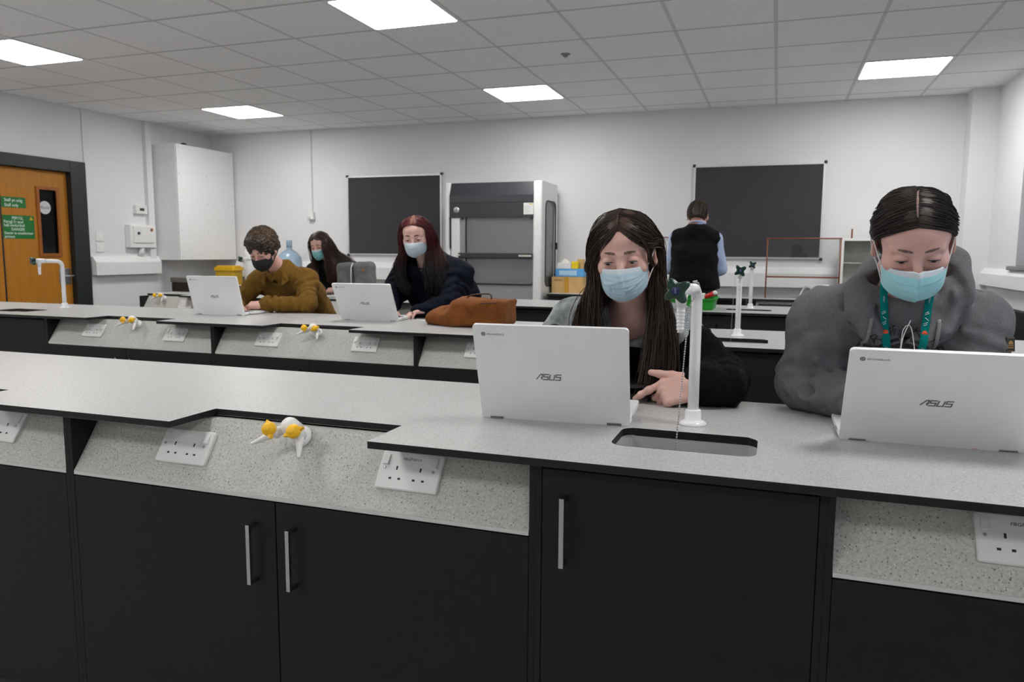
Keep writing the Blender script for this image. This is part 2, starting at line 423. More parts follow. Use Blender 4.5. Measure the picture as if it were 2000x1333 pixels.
# ------------------------------------------------------------------ ceiling lights
M_diff = mat('light_diffuser', (.9, .9, .9), .5, var=0, emit=(1.0, .985, .96), estr=13.0)
lt = thing('ceiling_light', 'square white panel light above the back boards, middle of the far row', 'light', (0, 0, 0), group='ceiling panel lights')
f = MB(); f.prism([(-.298, -.298), (.298, -.298), (.298, .298), (-.298, .298)], -.006, -.0002, 'z', holes=[rrect(-.280, -.280, .280, .280, .02, 4)]); f.build('frame', M_white, lt)
MB().prism(rrect(-.280, -.280, .280, .280, .02, 4), -.005, -.001).build('diffuser', M_diff, lt)
lx = (-5.169, -2.169, .831); ly = (6.50, 4.10, 1.70, -.70, -3.10)
names = {(0, 0): 'square panel light in the far row, nearest the white wall cabinet', (1, 0): 'square panel light in the far row, before the fume cupboard', (2, 0): 'square panel light in the far row, nearest the windows',
         (0, 1): 'square panel light by the door, cut by the left edge of the picture', (1, 1): 'largest square panel light, cut by the top edge of the picture', (2, 1): 'square panel light in the second row, nearest the windows',
         (0, 2): 'square panel light over the near bench on the door side', (1, 2): 'square panel light over the near bench in mid room', (2, 2): 'square panel light over the two front students',
         (0, 3): 'square panel light behind the camera on the door side', (1, 3): 'square panel light behind the camera in mid room',
         (0, 4): 'added unseen panel light at the rear of the room on the door side', (1, 4): 'added unseen panel light at the rear of the room, middle', (2, 3): 'dimmed square panel light behind the camera by the windows'}  # rear row is added out of view to light the laptop lids
first = True
for (i, j), lb in names.items():
    if first: lt.location = (lx[i], ly[j], ZC); lt['label'] = lb; first = False
    else:
        c = copy_tree(lt, None, (lx[i], ly[j], ZC), label=lb)
        if (i, j) == (2, 3):
            for ch in [x for x in COL.objects if x.parent == c and x.name.startswith('diffuser')]:
                ch.data = ch.data.copy(); ch.data.materials[0] = mat('light_diffuser_dim', (.9, .9, .9), .5, var=0, emit=(1.0, .985, .96), estr=6.5)
s = thing('ceiling_sensor', 'tiny grey round sensor in a ceiling tile between the lights', 'sensor', (-1.475, 5.33, ZC))
MB().lathe([(.034, 0), (.034, -.004), (.018, -.012), (.012, -.022), (.0, -.024)], (0, 0, 0), (0, 0, 1), 20).build('sensor_body', mat('sensor_grey', (.22, .22, .22), .4), s, world=False)

# ------------------------------------------------------------------ wall fittings
def wallbox(name, label, cat, y0, z0, y1, z1, d, m=None, group=None):
    t = thing(name, label, cat, (XL, (y0+y1)/2, z0), group=group)
    MB().rbox(XL, y0, z0, XL+d, y1, z1, .004).build('case', m or M_plastic, t)
    return t
for z0, lb in ((1.385, 'upper white switch plate beside the dark door frame'), (1.275, 'lower white switch plate beside the dark door frame')):
    t = wallbox('light_switch', lb, 'switch', 5.92, z0, 6.012, z0+.09, .021, group='switch plates by the door')
    MB().rbox(XL+.019, 5.945, z0+.025, XL+.025, 5.985, z0+.065, .003).build('rocker', M_white, t)
t = wallbox('thermostat', 'small white thermostat box with a dark display on the left wall', 'thermostat', 6.435, 1.69, 6.59, 1.782, .04)
MB().box(XL+.0395, 6.485, 1.722, XL+.0415, 6.545, 1.752).build('display', M_dkgrey, t)
t = wallbox('alarm_panel', 'white control box with an amber light below the thermostat', 'control box', 6.31, 1.325, 6.665, 1.57, .07)
MB().rbox(XL+.068, 6.345, 1.375, XL+.082, 6.63, 1.555, .006).build('lid', M_plastic, t)
MB().lathe([(.016, 0), (.016, .01), (.008, .016)], (XL+.082, 6.59, 1.52), (1, 0, 0), 14).build('indicator_lamp', mat('amber', (150, 80, 20), .4), t)
MB().lathe([(.014, 0), (.014, .012), (.01, .016)], (XL+.082, 6.41, 1.48), (1, 0, 0), 14).build('key_switch', M_dkgrey, t)
MB().tube([(XL+.03, 6.49, 1.33), (XL+.03, 6.49, 1.24)], .03, 14).build('conduit', M_plastic, t)
c = thing('wall_cabinet', 'large white boxed-in cabinet high in the far left corner', 'cabinet', (-6.42, 7.18, 1.19))
k = MB(); k.box(XL, 6.72, 1.19, -6.268, 7.635, 2.462); k.build('carcass', M_white, c, bevel=.003)
MB().box(-6.268, 6.722, 1.192, -6.25, 7.633, 2.46).build('front_panel', M_white, c, bevel=.002)
for yy in (6.75, 7.18, 7.6):
    for zz in (1.22, 1.52, 1.83, 2.14, 2.43): MB().lathe([(.006, 0), (.004, .002)], (-6.25, yy, zz), (1, 0, 0), 8).build('screw', M_steel, c)
MB().lathe([(.035, 0), (.035, .03), (.02, .045), (.0, .047)], (-6.42, 7.02, 2.462), (0, 0, 1), 14).build('cable_gland', M_black, c)
p = thing('pull_cord_switch', 'thin white conduit down the back wall ending in a small switch', 'switch', (-5.157, YB, 1.66))
MB().box(-5.163, YB-.008, 1.74, -5.151, YB, ZC).build('conduit', mat('conduit_grey', (.55, .55, .56), .5), p)
MB().rbox(-5.185, YB-.045, 1.665, -5.125, YB, 1.755, .005).build('switch_box', M_plastic, p)
MB().rbox(-5.205, YB-.05, 1.66, -5.165, YB-.02, 1.70, .006).build('cord_pull', M_strip, p)
# dark notice boards
M_felt = mat('board_felt', (.042, .043, .048), .85, var=.06, vscale=5, bump=.15, bscale=500, bdist=.0006)
def board(label, x0, z0, x1, z1):
    t = thing('notice_board', label, 'board', ((x0+x1)/2, YB, z0), group='dark notice boards on the back wall')
    MB().box(x0+.012, YB-.016, z0+.012, x1-.012, YB-.002, z1-.012).build('felt_panel', M_felt, t)
    MB().prism([(x0, z0), (x1, z0), (x1, z1), (x0, z1)], YB-.022, YB-.001, 'y', holes=[[(x0+.016, z0+.016), (x1-.016, z0+.016), (x1-.016, z1-.016), (x0+.016, z1-.016)]]).build('board_frame', M_alu, t)
    for cx, cz in ((x0, z0), (x1, z0), (x0, z1), (x1, z1)):
        MB().rbox(cx-.014, YB-.028, cz-.014, cx+.014, YB-.001, cz+.014, .006).build('corner_cap', M_black, t)
board('dark grey notice board behind the red-haired student', -4.680, 1.258, -3.498, 2.148)
board('dark grey notice board behind the standing man', -.798, 1.252, .388, 2.146)
# ------------------------------------------------------------------ benches
ZT, TT = .90, .016
BX = [-4.195, -2.944, -1.69, -.437]          # left edges of the service units
BENCH = {1: (1.37, 2.11), 2: (3.345, 4.14), 3: (5.32, 6.10)}
SL0 = Vector((0, .03, .737)); SDIR = Vector((0, .101, .143)).normalized(); SN = Vector((0, -SDIR.z, SDIR.y))
def handle(parent, x, z0, z1, y):
    h = MB()
    h.prism([(y-.032, z0), (y, z0), (y, z0+.010), (y-.024, z0+.010), (y-.024, z1-.010), (y, z1-.010), (y, z1), (y-.032, z1)], x-.005, x+.005, 'x')
    return h.build('handle', M_chrome, parent, label='chrome bow handle', bevel=.0008)
def service_unit(label, x0, x1, y, pan=True, lo=None):
    """double-door unit with a sloping socket panel above the doors; y = front edge of the worktop"""
    t = thing('service_cabinet', label, 'cabinet', ((x0+x1)/2, y+.3, 0), group='double-door bench cabinets')
    M = Matrix.Translation((0, y, 0)); th = .013
    for xa in (x0, x1-th):
        k = MB(); k.M = M; k.prism([(.03, 0), (.55, 0), (.55, ZT-TT), (.03, ZT-TT)], xa, xa+th, 'x'); k.build('side_panel', M_char, t, bevel=.001)
    k = MB(); k.M = M; k.box(x0+th, .53, .1, x1-th, .545, ZT-TT); k.box(x0+th, .05, .1, x1-th, .53, .12); k.build('carcass', M_char, t)
    k = MB(); k.M = M; k.box(x0+th, .08, 0, x1-th, .10, .1); k.build('plinth', M_black, t)
    a = SL0; e = a+SDIR*.1742
    k = MB(); k.M = M
    k.prism([(a.y, a.z), (a.y+.02, a.z-.012), (e.y+.03, e.z), (e.y, e.z)], x0+th+.001, x1-th-.001, 'x'); k.build('service_panel', M_panel, t, label='speckled grey sloping panel')
    k = MB(); k.M = M; k.box(x0+th+.001, .0295, .7275, x1-th-.001, .05, .7365); k.build('panel_strip', M_strip, t, bevel=.001)
    mid = (x0+x1)/2
    for (xa, xb, hx) in ((x0+th+.001, mid-.0015, mid-.055), (mid+.0015, x1-th-.001, mid+.052)):
        k = MB(); k.M = M; k.box(xa, .030, .105, xb, .048, .724)
        d = k.build('door', M_char, t, bevel=.0012)
        handle(d, hx, .531, .674, y+.030)
    return t
def sink_unit(label, x0, x1, y):
    t = thing('sink_cabinet', label, 'cabinet', ((x0+x1)/2, y+.3, 0), group='single-door sink cabinets')
    M = Matrix.Translation((0, y, 0)); th = .013
    for xa in (x0, x1-th):
        k = MB(); k.M = M; k.prism([(.03, 0), (.55, 0), (.55, ZT-TT), (.03, ZT-TT)], xa, xa+th, 'x'); k.build('side_panel', M_char, t, bevel=.001)
    k = MB(); k.M = M; k.box(x0+th, .53, .1, x1-th, .545, ZT-TT); k.box(x0+th, .05, .1, x1-th, .53, .12); k.build('carcass', M_char, t)
    k = MB(); k.M = M; k.box(x0+th, .08, 0, x1-th, .10, .1); k.build('plinth', M_black, t)
    k = MB(); k.M = M; k.box(x0+th+.0015, .030, .105, x1-th-.0015, .048, ZT-TT-.012); d = k.build('door', M_char, t, bevel=.0012)
    handle(d, x0+.063, .682, .824, y+.030)
    return t
def worktop(label, y, yr, xa, xb, units, sinks, holes_extra=(), open_left=None):
    t = thing('worktop', label, 'worktop', ((xa+xb)/2, (y+yr)/2, ZT-TT), group='speckled bench worktops')
    front = [(xa, y)]
    for u0 in units:
        c = u0+.6255
        front += [(c-.266, y), (c-.266, y+.157), (c+.262, y+.157), (c+.262, y)]
    if open_left is not None:
        front = [(xa, y+.155), (open_left, y+.155), (open_left+.03, y)]+front[1:]
    front += [(xb, y), (xb, yr), (xa, yr)]
    holes = [rrect(a, b, c, d, .03) for a, b, c, d in sinks]
    k = MB(); k.prism(front, ZT-TT, ZT, 'z', holes=holes, side=1, cap=0)
    k.build('worktop_slab', [M_top, M_blackcore], t, bevel=.0009)
    return t
M_bowl = mat('sink_bowl', (.44, .44, .445), .35, var=.08, spec=.5)
def sink(label, x0, y0, x1, y1):
    t = thing('sink', label, 'sink', ((x0+x1)/2, (y0+y1)/2, ZT-.2), group='rectangular bench sinks')
    k = MB(); A = rrect(x0-.002, y0-.002, x1+.002, y1+.002, .03); B = rrect(x0+.012, y0+.012, x1-.012, y1-.012, .03); n = len(A)
    k.add([(p[0], p[1], ZT-TT-.0005) for p in A]+[(p[0], p[1], ZT-.165) for p in B], [(i, (i+1) % n, (i+1) % n+n, i+n) for i in range(n)]+[tuple(range(n, 2*n))], False)
    k.build('bowl', M_bowl, t, solid=.003)
    MB().lathe([(.025, 0), (.022, .003), (.0, .003)], ((x0+x1)/2, (y0+y1)/2, ZT-.163), (0, 0, 1), 18).build('plughole', M_steel, t)
    return t
XE = 1.20
worktop('long speckled grey worktop of the bench nearest the camera', 1.37, 2.11, -4.195, XE, BX[0:3], [(-.315, 1.524, -.02, 1.69)])
worktop('speckled worktop of the middle bench under the brown bag', 3.345, 4.14, -5.99, XE, [-5.99]+BX[0:3], [(-.312, 3.52, -.02, 3.70), (-4.83, 3.50, -4.54, 3.69)])
worktop('speckled worktop of the far bench carrying the green tray', 5.32, 6.10, -5.50, XE, [-4.195], [(-.33, 5.56, -.02, 5.70), (-4.74, 5.50, -4.45, 5.68)], open_left=-5.02)
sink('empty sink in the near bench, dipped by the ball chain', -.315, 1.524, -.02, 1.69)
sink('sink in the middle bench below the plain green-knobbed tap', -.312, 3.52, -.02, 3.70)
sink('sink at the door end of the middle bench', -4.83, 3.50, -4.54, 3.69)
sink('sink in the far bench beside the green tray', -.33, 5.56, -.02, 5.70)
sink('sink in the far bench behind the student in brown', -4.74, 5.50, -4.45, 5.68)
where = {1: 'near', 2: 'middle', 3: 'far'}
ul = {(1, 0): 'charcoal double cabinet at the left end of the near bench, out past the picture', (1, 1): 'charcoal double cabinet of the near bench cut by the left picture edge',
      (1, 2): 'charcoal double cabinet of the near bench with two chrome handles in full view', (1, 4): 'charcoal cabinet under the near bench in the lower right corner',
      (2, -1): 'charcoal cabinet of the middle bench beyond its door-end sink', (2, 0): 'charcoal cabinet of the middle bench under the laptop of the student in brown',
      (2, 1): 'charcoal cabinet of the middle bench under the red-haired student\'s laptop', (2, 2): 'charcoal cabinet of the middle bench under the brown bag', (2, 4): 'charcoal cabinet of the middle bench behind the grey hoodie',
      (3, 0): 'charcoal cabinet of the far bench at its free end', (3, 1): 'charcoal cabinet of the far bench below the student in black', (3, 2): 'charcoal cabinet of the far bench behind the red-haired student', (3, 4): 'charcoal cabinet of the far bench toward the window wall'}
for b, (y, yr) in BENCH.items():
    xs = {0: (BX[0], BX[1]), 1: (BX[1], BX[2]), 2: (BX[2], BX[3]), 4: (.105, XE)}
    if b == 2: xs[-1] = (-5.99, -4.737)
    if b == 3: xs[0] = (-5.47, -4.75); xs[1] = (-4.195, BX[1]); xs[2] = (BX[1], -2.05)
    for i, (xa, xb) in xs.items():
        if (b, i) in ul: service_unit(ul[(b, i)], xa, xb, y)
    sink_unit({1: 'charcoal single-door cabinet under the sink of the near bench', 2: 'charcoal single-door cabinet under the middle bench sink by the hoodie', 3: 'charcoal single-door cabinet under the far bench sink by the tray'}[b], BX[3], .105, y)
    if b == 2: sink_unit('charcoal single-door cabinet under the door-end sink of the middle bench', -4.737, -4.195, y)
    if b == 3:
        sink_unit('charcoal single-door cabinet of the far bench behind the student in brown', -4.75, -4.195, y)
        sink_unit('plain charcoal cabinet of the far bench just above the brown bag', -2.05, -1.24, y); sink_unit('plain charcoal cabinet of the far bench behind the long-haired student', -1.24, BX[3], y)

# ---- sockets and gas taps on the sloping panels
M_sock = mat('socket_plastic', (.72, .72, .71), .35, var=.015)
M_hole = mat('slot_shade_print', (.006, .006, .006), .6, var=.1)
def panel_frame(x, y, s):
    """frame on the sloping panel of the bench whose worktop edge is at y; s = distance up the slope"""
    p = Vector((x, y, 0))+SL0+SDIR*s
    return frame(p, (1, 0, 0), SDIR, SN)
def socket(name_label, x, y, s=.0935, tx=None):
    t = thing('power_socket', name_label, 'socket', (0, 0, 0), group='double sockets on the bench panels')
    k = MB(); P = rrect(-.075, -.0435, .075, .0435, .005, 3); Q = rrect(-.0725, -.041, .0725, .041, .005, 3); n = len(P)
    k.add([(p[0], p[1], 0) for p in P]+[(p[0], p[1], .0075) for p in P]+[(p[0], p[1], .0095) for p in Q],
          [(i, (i+1) % n, (i+1) % n+n, i+n) for i in range(n)]+[(n+i, n+(i+1) % n, 2*n+(i+1) % n, 2*n+i) for i in range(n)]+[tuple(range(2*n, 3*n))], False)
    k.build('face_plate', M_sock, t)
    for xx in (-.0605, .0575):
        r = MB(); r.prism([(.011, .0094), (.0345, .0094), (.0345, .0118), (.011, .0150)], xx-.0065, xx+.0065, 'x'); r.build('rocker_switch', M_sock, t, bevel=.0008)
        c = MB(); c.lathe([(.0034, .0094), (.0034, .0102), (.0016, .0100), (0, .0098)], (xx-.001, .0035, 0), (0, 0, 1), 12); c.build('screw', M_steel, t)
    h = MB()
    for cx in (-.031, .0265):
        h.box(cx-.002, .0005, .0088, cx+.002, .0090+.0005, .0097)
        for dx in (-.0110, .0110): h.box(cx+dx-.0033, -.0215, .0088, cx+dx+.0033, -.0170, .0097)
    h.build('slot_shade', M_hole, t)  # dark blocks on the plate stand in for shade inside the pin holes
    if tx: text('lettering', tx, .0085, frame((0.0, .027, .0096), (1, 0, 0), (0, 1, 0), (0, 0, 1)), M_hole, t, .0002, shear=.2, sx=1.15)
    M = panel_frame(x, y, s); t.rotation_mode = 'XYZ'
    t.location = M.translation; t.rotation_euler = M.to_euler()
    return t
for lb, x, y, tx in (('white double socket under the near bench, partly cut by the left picture edge', -1.992, 1.37, None), ('white double socket on the near bench panel left of the yellow gas tap', -1.359, 1.37, None),
                     ('white double socket with a printed code right of the near gas tap', -.743, 1.37, 'FBGP10/13'), ('white double socket in the lower right corner under the hoodie student\'s laptop', .421, 1.37, 'FBGP10/13'),
                     ('socket on the middle bench panel, nearest the door', -3.866, 3.345, None), ('socket on the middle bench panel below the brown-jacket student\'s laptop', -3.246, 3.345, None),
                     ('socket on the middle bench panel left of the second gas tap from the right', -2.610, 3.345, None), ('socket on the middle bench panel below the red-haired student\'s laptop', -2.005, 3.345, None),
                     ('socket on the middle bench panel half hidden behind the near laptop', -1.365, 3.345, None), ('socket on the far bench panel beside the gas tap at its free end', -4.99, 5.32, None)):
    socket(lb, x, y, tx=tx)
M_gasw = mat('gas_tap_white', (.82, .82, .81), .3, var=.015)
M_gasy = mat('gas_tap_yellow', (248, 192, 14), .4, var=.04)
def gas_tap():
    t = thing('gas_tap', '', 'gas tap', group='twin gas taps with yellow knobs')
    k = MB(); k.lathe([(.027, 0), (.027, .006), (.022, .013), (.014, .016), (.012, .03)], seg=24); k.build('flange', M_gasw, t, world=False)
    k = MB(); k.lathe([(.012, .02), (.0215, .028), (.0215, .060), (.019, .068), (.012, .073), (0, .0745)], (0, .004, 0), seg=24); k.build('turret', M_gasw, t, world=False)
    for sx_, nd_ in ((-1, Vector((-.80, -.58, .12))), (1, Vector((.36, -.92, .12)))):
        c = Vector((sx_*.033, -.014, .060))
        k = MB(); k.tube([(sx_*.004, .0, .054), c], [.0105, .0115], 14); k.lathe([(.0125, -.012), (.0135, 0), (.0125, .016)], c, (0, -.1, 1), 16)
        nd_.normalize(); p = c-Vector((0, 0, .004)); pts = [p, p+nd_*.018]; rs = [.0105, .0100]
        for q in range(9):
            pts += [p+nd_*(.019+q*.0048), p+nd_*(.019+q*.0048+.0035)]; rs += [.0092-q*.00065, .0084-q*.00065]
        k.tube(pts, rs, 14); k.build('nozzle', M_gasw, t, world=False)
        k = MB(); kc = c+Vector((0, -.0015, .015))
        k.lathe([(.0135, 0), (.0165, .004), (.0165, .013), (.0145, .017), (.0085, .0175), (.0085, .0195), (.007, .0205), (0, .0205)], kc, (0, -.1, 1), 20)
        a0 = .55 if sx_ > 0 else 2.1
        for a in (a0, a0+PI):
            d = Vector((math.cos(a), math.sin(a), 0)); w = Vector((-d.y, d.x, 0))
            base = kc+Vector((0, -.001, .002))
            pr_ = [base+d*.012-w*.006, base+d*.0245-w*.0015, base+d*.0245+w*.0015, base+d*.012+w*.006]
            k.add([tuple(q) for q in pr_]+[tuple(q+Vector((0, -.001, .010))) for q in pr_], [(3, 2, 1, 0), (4, 5, 6, 7), (0, 1, 5, 4), (1, 2, 6, 5), (2, 3, 7, 6), (3, 0, 4, 7)])
        k.lathe([(.0018, .0204), (.0018, .0209), (0, .0209)], kc, (0, -.1, 1), 6)
        k.build('knob', M_gasy, t, world=False, label='yellow winged knob')
    return t
g0 = gas_tap(); first = True
for lb, x, y, s in (('yellow-knobbed white gas tap on the near bench', -1.047, 1.37, .150), ('gas tap on the middle bench left of the brown-jacket student\'s laptop', -3.56, 3.345, .150),
                    ('gas tap on the middle bench between the two students\' laptops', -2.318, 3.345, .150), ('gas tap at the free end of the far bench', -5.27, 5.32, .150), ('gas tap on the far bench behind the elbow of the brown jacket', -3.575, 5.32, .150)):
    M = panel_frame(x, y, s)
    o = g0 if first else copy_tree(g0)
    first = False
    o['label'] = lb; o.location = M.translation; o.rotation_euler = M.to_euler()

# ---- water taps
M_tapw = mat('tap_white', (.80, .80, .81), .22, var=.015, coat=.3)
M_tapg = mat('tap_knob_green', (0, 52, 34), .3, var=.06)
M_tapb = mat('tap_badge_blue', (16, 22, 84), .35, var=.05)
def lobed(r0, r1, n, seg=72, ph=0.0, pw=1.0):
    return [((r0+(r1-r0)*(.5+.5*math.cos(n*(2*PI*i/seg)))**pw)*math.cos(2*PI*i/seg+ph), (r0+(r1-r0)*(.5+.5*math.cos(n*(2*PI*i/seg)))**pw)*math.sin(2*PI*i/seg+ph)) for i in range(seg)]
def water_tap():
    t = thing('water_tap', '', 'tap', group='white bench taps with green knobs')
    k = MB(); k.lathe([(.033, 0), (.033, .004), (.026, .010), (.0195, .013), (.0190, .032), (.0172, .036), (.0150, .037)], seg=24); k.build('base', M_tapw, t, world=False)
    pts = [(0, 0, .02), (0, 0, .15), (0, 0, .285)]
    for q in range(1, 8):
        a = q/8*PI/2; pts.append((0, -.035*(1-math.cos(a)), .285+.035*math.sin(a)))
    pts += [(0, -.035, .32), (0, -.12, .322)]
    k = MB(); k.tube(pts, .0128, 18); k.build('column', M_tapw, t, world=False)
    k = MB(); k.lathe([(.0128, 0), (.0155, .006), (.0165, .03), (.0165, .052), (.011, .056), (.009, .068)], (0, -.108, .322), (0, -1, 0), 20)
    k.tube([(0, -.145, .316), (0, -.146, .285)], [.0145, .0105], 16); k.build('valve_body', M_tapw, t, world=False)
    k = MB(); zz = .288; pts = []; rs = []
    for q in range(7):
        pts += [(0, -.146, zz), (0, -.146, zz-.0055), (0, -.146, zz-.0075)]; rs += [.0095-q*.0003, .0105-q*.0003, .0078-q*.0003]; zz -= .0076
    pts.append((0, -.146, zz-.004)); rs.append(.0075)
    k.tube(pts, rs, 16); k.build('hose_nozzle', M_tapw, t, world=False)
    kn = MB(); kn.M = frame((0, -.176, .322), (1, 0, 0), (0, 0, 1), (0, -1, 0))
    L1 = lobed(.0165, .0305, 4, ph=.62, pw=1.25); n = len(L1)
    rings = [(.93, -.002), (1.0, .002), (1.0, .012), (.95, .0165), (.80, .0185)]
    vs = [(p[0]*s, p[1]*s, z) for s, z in rings for p in L1]
    fs = [(j*n+i, j*n+(i+1) % n, (j+1)*n+(i+1) % n, (j+1)*n+i) for j in range(len(rings)-1) for i in range(n)]
    kn.add(vs, fs, True); kn.add([(p[0]*.93, p[1]*.93, -.002) for p in L1], [tuple(range(n))[::-1]]); kn.add([(p[0]*.80, p[1]*.80, .0185) for p in L1], [tuple(range(n))])
    kb = kn.build('knob', M_tapg, t, world=False, label='dark green four-lobed knob')
    b = MB(); b.lathe([(.0088, .0180), (.0088, .0198), (.007, .0205), (0, .0205)], (0, -.176, .322), (0, -1, 0), 24)
    bo = b.build('badge', M_tapb, kb, world=False, label='blue round badge')
    text('lettering', 'SAFE', .0052, frame((0, -.176-.0206, .322), (0, 0, 1), (-1, 0, 0), (0, -1, 0)), mat('badge_print', (.35, .38, .55), .4), bo, .0002)
    return t
t0 = water_tap(); first = True
for lb, p, rz in (('white tap at the near sink with a ball chain hung over it', (-.17, 1.781, ZT), -.13), ('white green-knobbed tap at the middle bench sink near the hoodie', (-.165, 3.805, ZT), 0.05),
                  ('white green-knobbed tap at the far bench sink near the tray', (-.169, 5.782, ZT), 0.05), ('white tap standing before the orange door', (-4.60, 3.853, ZT), -.25), ('white tap with green knob half hidden behind the brown-jacket student', (-4.50, 5.80, ZT), -.35)):
    o = t0 if first else copy_tree(t0)
    first = False
    o.location = p; o.rotation_euler = (0, 0, rz); o['label'] = lb
# ball chain of the near sink: knotted over the tap and falling into the basin
ch = MB()
cpts = [(-.170, 1.76, 1.2372), (-.176, 1.745, 1.2365), (-.166, 1.768, 1.232), (-.163, 1.764, 1.222), (-.166, 1.7615, 1.212), (-.174, 1.7607, 1.200), (-.1805, 1.7610, 1.188), (-.1865, 1.7625, 1.172), (-.1875, 1.761, 1.14)]
for q in range(1, 13): cpts.append((-.1875-.0045*q/12, 1.761-.105*(q/12)**1.0, 1.14-(1.14-.885)*q/12))
cpts.append((-.193, 1.655, .80))
def along(pts, step):
    out = []; acc = 0.0
    pts = [Vector(p) for p in pts]; out.append(pts[0])
    for a, b2 in zip(pts, pts[1:]):
        L = (b2-a).length; d = step-acc
        while d <= L:
            out.append(a+(b2-a)*(d/L)); d += step
        acc = (acc+L) % step
    return out
for p in along(cpts, .0058): ch.ball(p, .0021, 8, 6)
ch.tube(cpts, .0006, 5)
tag(ch.build('ball_chain', M_steel), 'metal ball chain looped over the near tap and hanging into the sink', 'chain')
for lb, x, y, yb in (('thin chain hanging from the middle bench tap into its sink', -.185, 3.78, 3.66), ('thin chain hanging from the far bench tap', -.19, 5.76, 5.66)):
    k = MB()
    for p in along([(x, y, 1.21), (x-.004, (y+yb)/2, 1.02), (x-.005, yb, .80)], .0065): k.ball(p, .0017, 6, 4)
    tag(k.build('ball_chain', M_steel), lb, 'chain')
# ------------------------------------------------------------------ bench along the back wall
def wall_unit(label, x0, x1, open_shelf=False, white=False):
    t = thing('base_cabinet', label, 'cabinet', ((x0+x1)/2, 7.38, 0), group='base cabinets along the back wall')
    mm = M_white if white else M_char
    for xa in (x0, x1-.018):
        MB().box(xa, 7.10, 0, xa+.018, YB-.016, .877).build('side_panel', mm, t)
    MB().box(x0+.018, 7.60, .1, x1-.018, 7.62, .88).build('back_panel', mm, t)
    MB().box(x0+.018, 7.16, 0, x1-.018, 7.18, .1).build('plinth', M_black, t)
    if open_shelf:
        MB().box(x0+.018, 7.102, .855, x1-.018, 7.60, .88).build('top_rail', mm, t)
        MB().box(x0+.018, 7.11, .70, x1-.018, 7.60, .718).build('shelf', mm, t)
        z1 = .698
    else: z1 = .876
    mid = (x0+x1)/2
    for xa, xb, hx in ((x0+.003, mid-.002, mid-.05), (mid+.002, x1-.003, mid+.05)):
        d = MB().box(xa, 7.082, .105, xb, 7.10, z1).build('door', M_char, t, bevel=.0012)
        handle(d, hx, z1-.20, z1-.06, 7.082)
    return t
wall_unit('charcoal base cabinet in the far left corner below the white wall cabinet', -6.55, -5.45)
wall_unit('charcoal base cabinet behind the student in black', -5.45, -4.35)
wall_unit('charcoal base cabinet left of the fume cupboard', -4.35, -3.25)
wall_unit('charcoal base cabinet below the cardboard box', -2.10, -1.15)
wall_unit('charcoal base cabinet the standing man works at', -1.15, -.16)
wall_unit('white open-shelf base cabinet under the copper frame', -.16, .34, True, True)
wall_unit('white open-shelf base cabinet behind the hoodie student', .34, 1.15, True, True)
for xa, xb, lb in ((-6.58, -3.23, 'speckled worktop along the back wall left of the fume cupboard'), (-2.11, 1.45, 'speckled worktop along the back wall right of the fume cupboard')):
    t = thing('worktop', lb, 'worktop', ((xa+xb)/2, 7.36, ZT-.022), group='worktops along the back wall')
    k = MB(); k.prism([(xa, 7.06), (xb, 7.06), (xb, YB), (xa, YB)], ZT-.022, ZT, side=1, cap=0); k.build('worktop_slab', [M_top, M_blackcore], t, bevel=.001)
    MB().box(xa, YB-.02, ZT, xb, YB, ZT+.085).build('upstand', M_top, t)

# ------------------------------------------------------------------ fume cupboard
M_fgrey = mat('fume_grey_panel', (.30, .31, .32), .5, var=.03)
M_fdark = mat('fume_charcoal_panel', (.040, .040, .048), .32, var=.04, spec=.5)
M_fin = mat('fume_inner', (.78, .80, .79), .6, var=.04)
M_gask = mat('gasket_black', (.010, .010, .011), .5, var=.1)
M_fglass = mat_glass('fume_glass_hazed', (.84, .87, .87), .26)  # pale haze mixed into the pane to brighten the dark interior
fc = thing('fume_cupboard', 'white and charcoal glass-fronted fume cupboard against the back wall', 'fume cupboard', (-2.66, 7.28, 0))
F0, F1, FY, FB, FZ = -3.165, -2.15, 7.0, 7.56, 1.985
k = MB(); k.rbox(F0, FY, .0, F0+.05, FB, FZ, .012); k.build('side_post', M_white, fc)
k = MB(); k.prism([(FY+.002, 0), (FB, 0), (FB, FZ), (FY+.002, FZ)], F1-.03, F1-.004, 'x', holes=[rrect(FY+.14, .97, FB-.08, 1.80, .07, 6)]); k.build('side_wall', M_white, fc, bevel=.002)
k = MB(); k.rbox(F1-.088, FY-.006, 0, F1, FY+.055, FZ, .022, 3); k.build('side_post', M_white, fc)
k = MB(); k.prism(rrect(FY+.13, .96, FB-.07, 1.81, .075, 6), F1-.006, F1+.004, 'x', holes=[rrect(FY+.142, .972, FB-.082, 1.798, .065, 6)]); k.build('side_gasket', M_gask, fc)
MB().box(F1-.018, FY+.14, .97, F1-.014, FB-.08, 1.80).build('side_window', M_fglass, fc)
MB().rbox(F1+.002, FB-.075, 1.33, F1+.018, FB-.05, 1.40, .005).build('window_catch', M_black, fc)
MB().box(F0+.03, FB-.02, 0, F1-.03, FB, FZ).build('back_wall', M_fin, fc)
MB().box(F0+.05, FY+.03, 0, F1-.088, FB-.02, .93).build('base_cabinet', M_fgrey, fc)
k = MB(); k.prism([(FY+.045, FZ-.002), (FY-.004, FZ-.13), (FY-.004, FZ-.20), (FY+.05, FZ-.20), (FB-.02, FZ-.20), (FB-.02, FZ-.002)], F0+.05, F1-.088, 'x'); k.build('top_hood', M_fdark, fc, bevel=.002)
MB().box(F0+.05, FY-.002, FZ-.345, F1-.088, FY+.05, FZ-.201).build('fascia', M_dkgrey, fc)
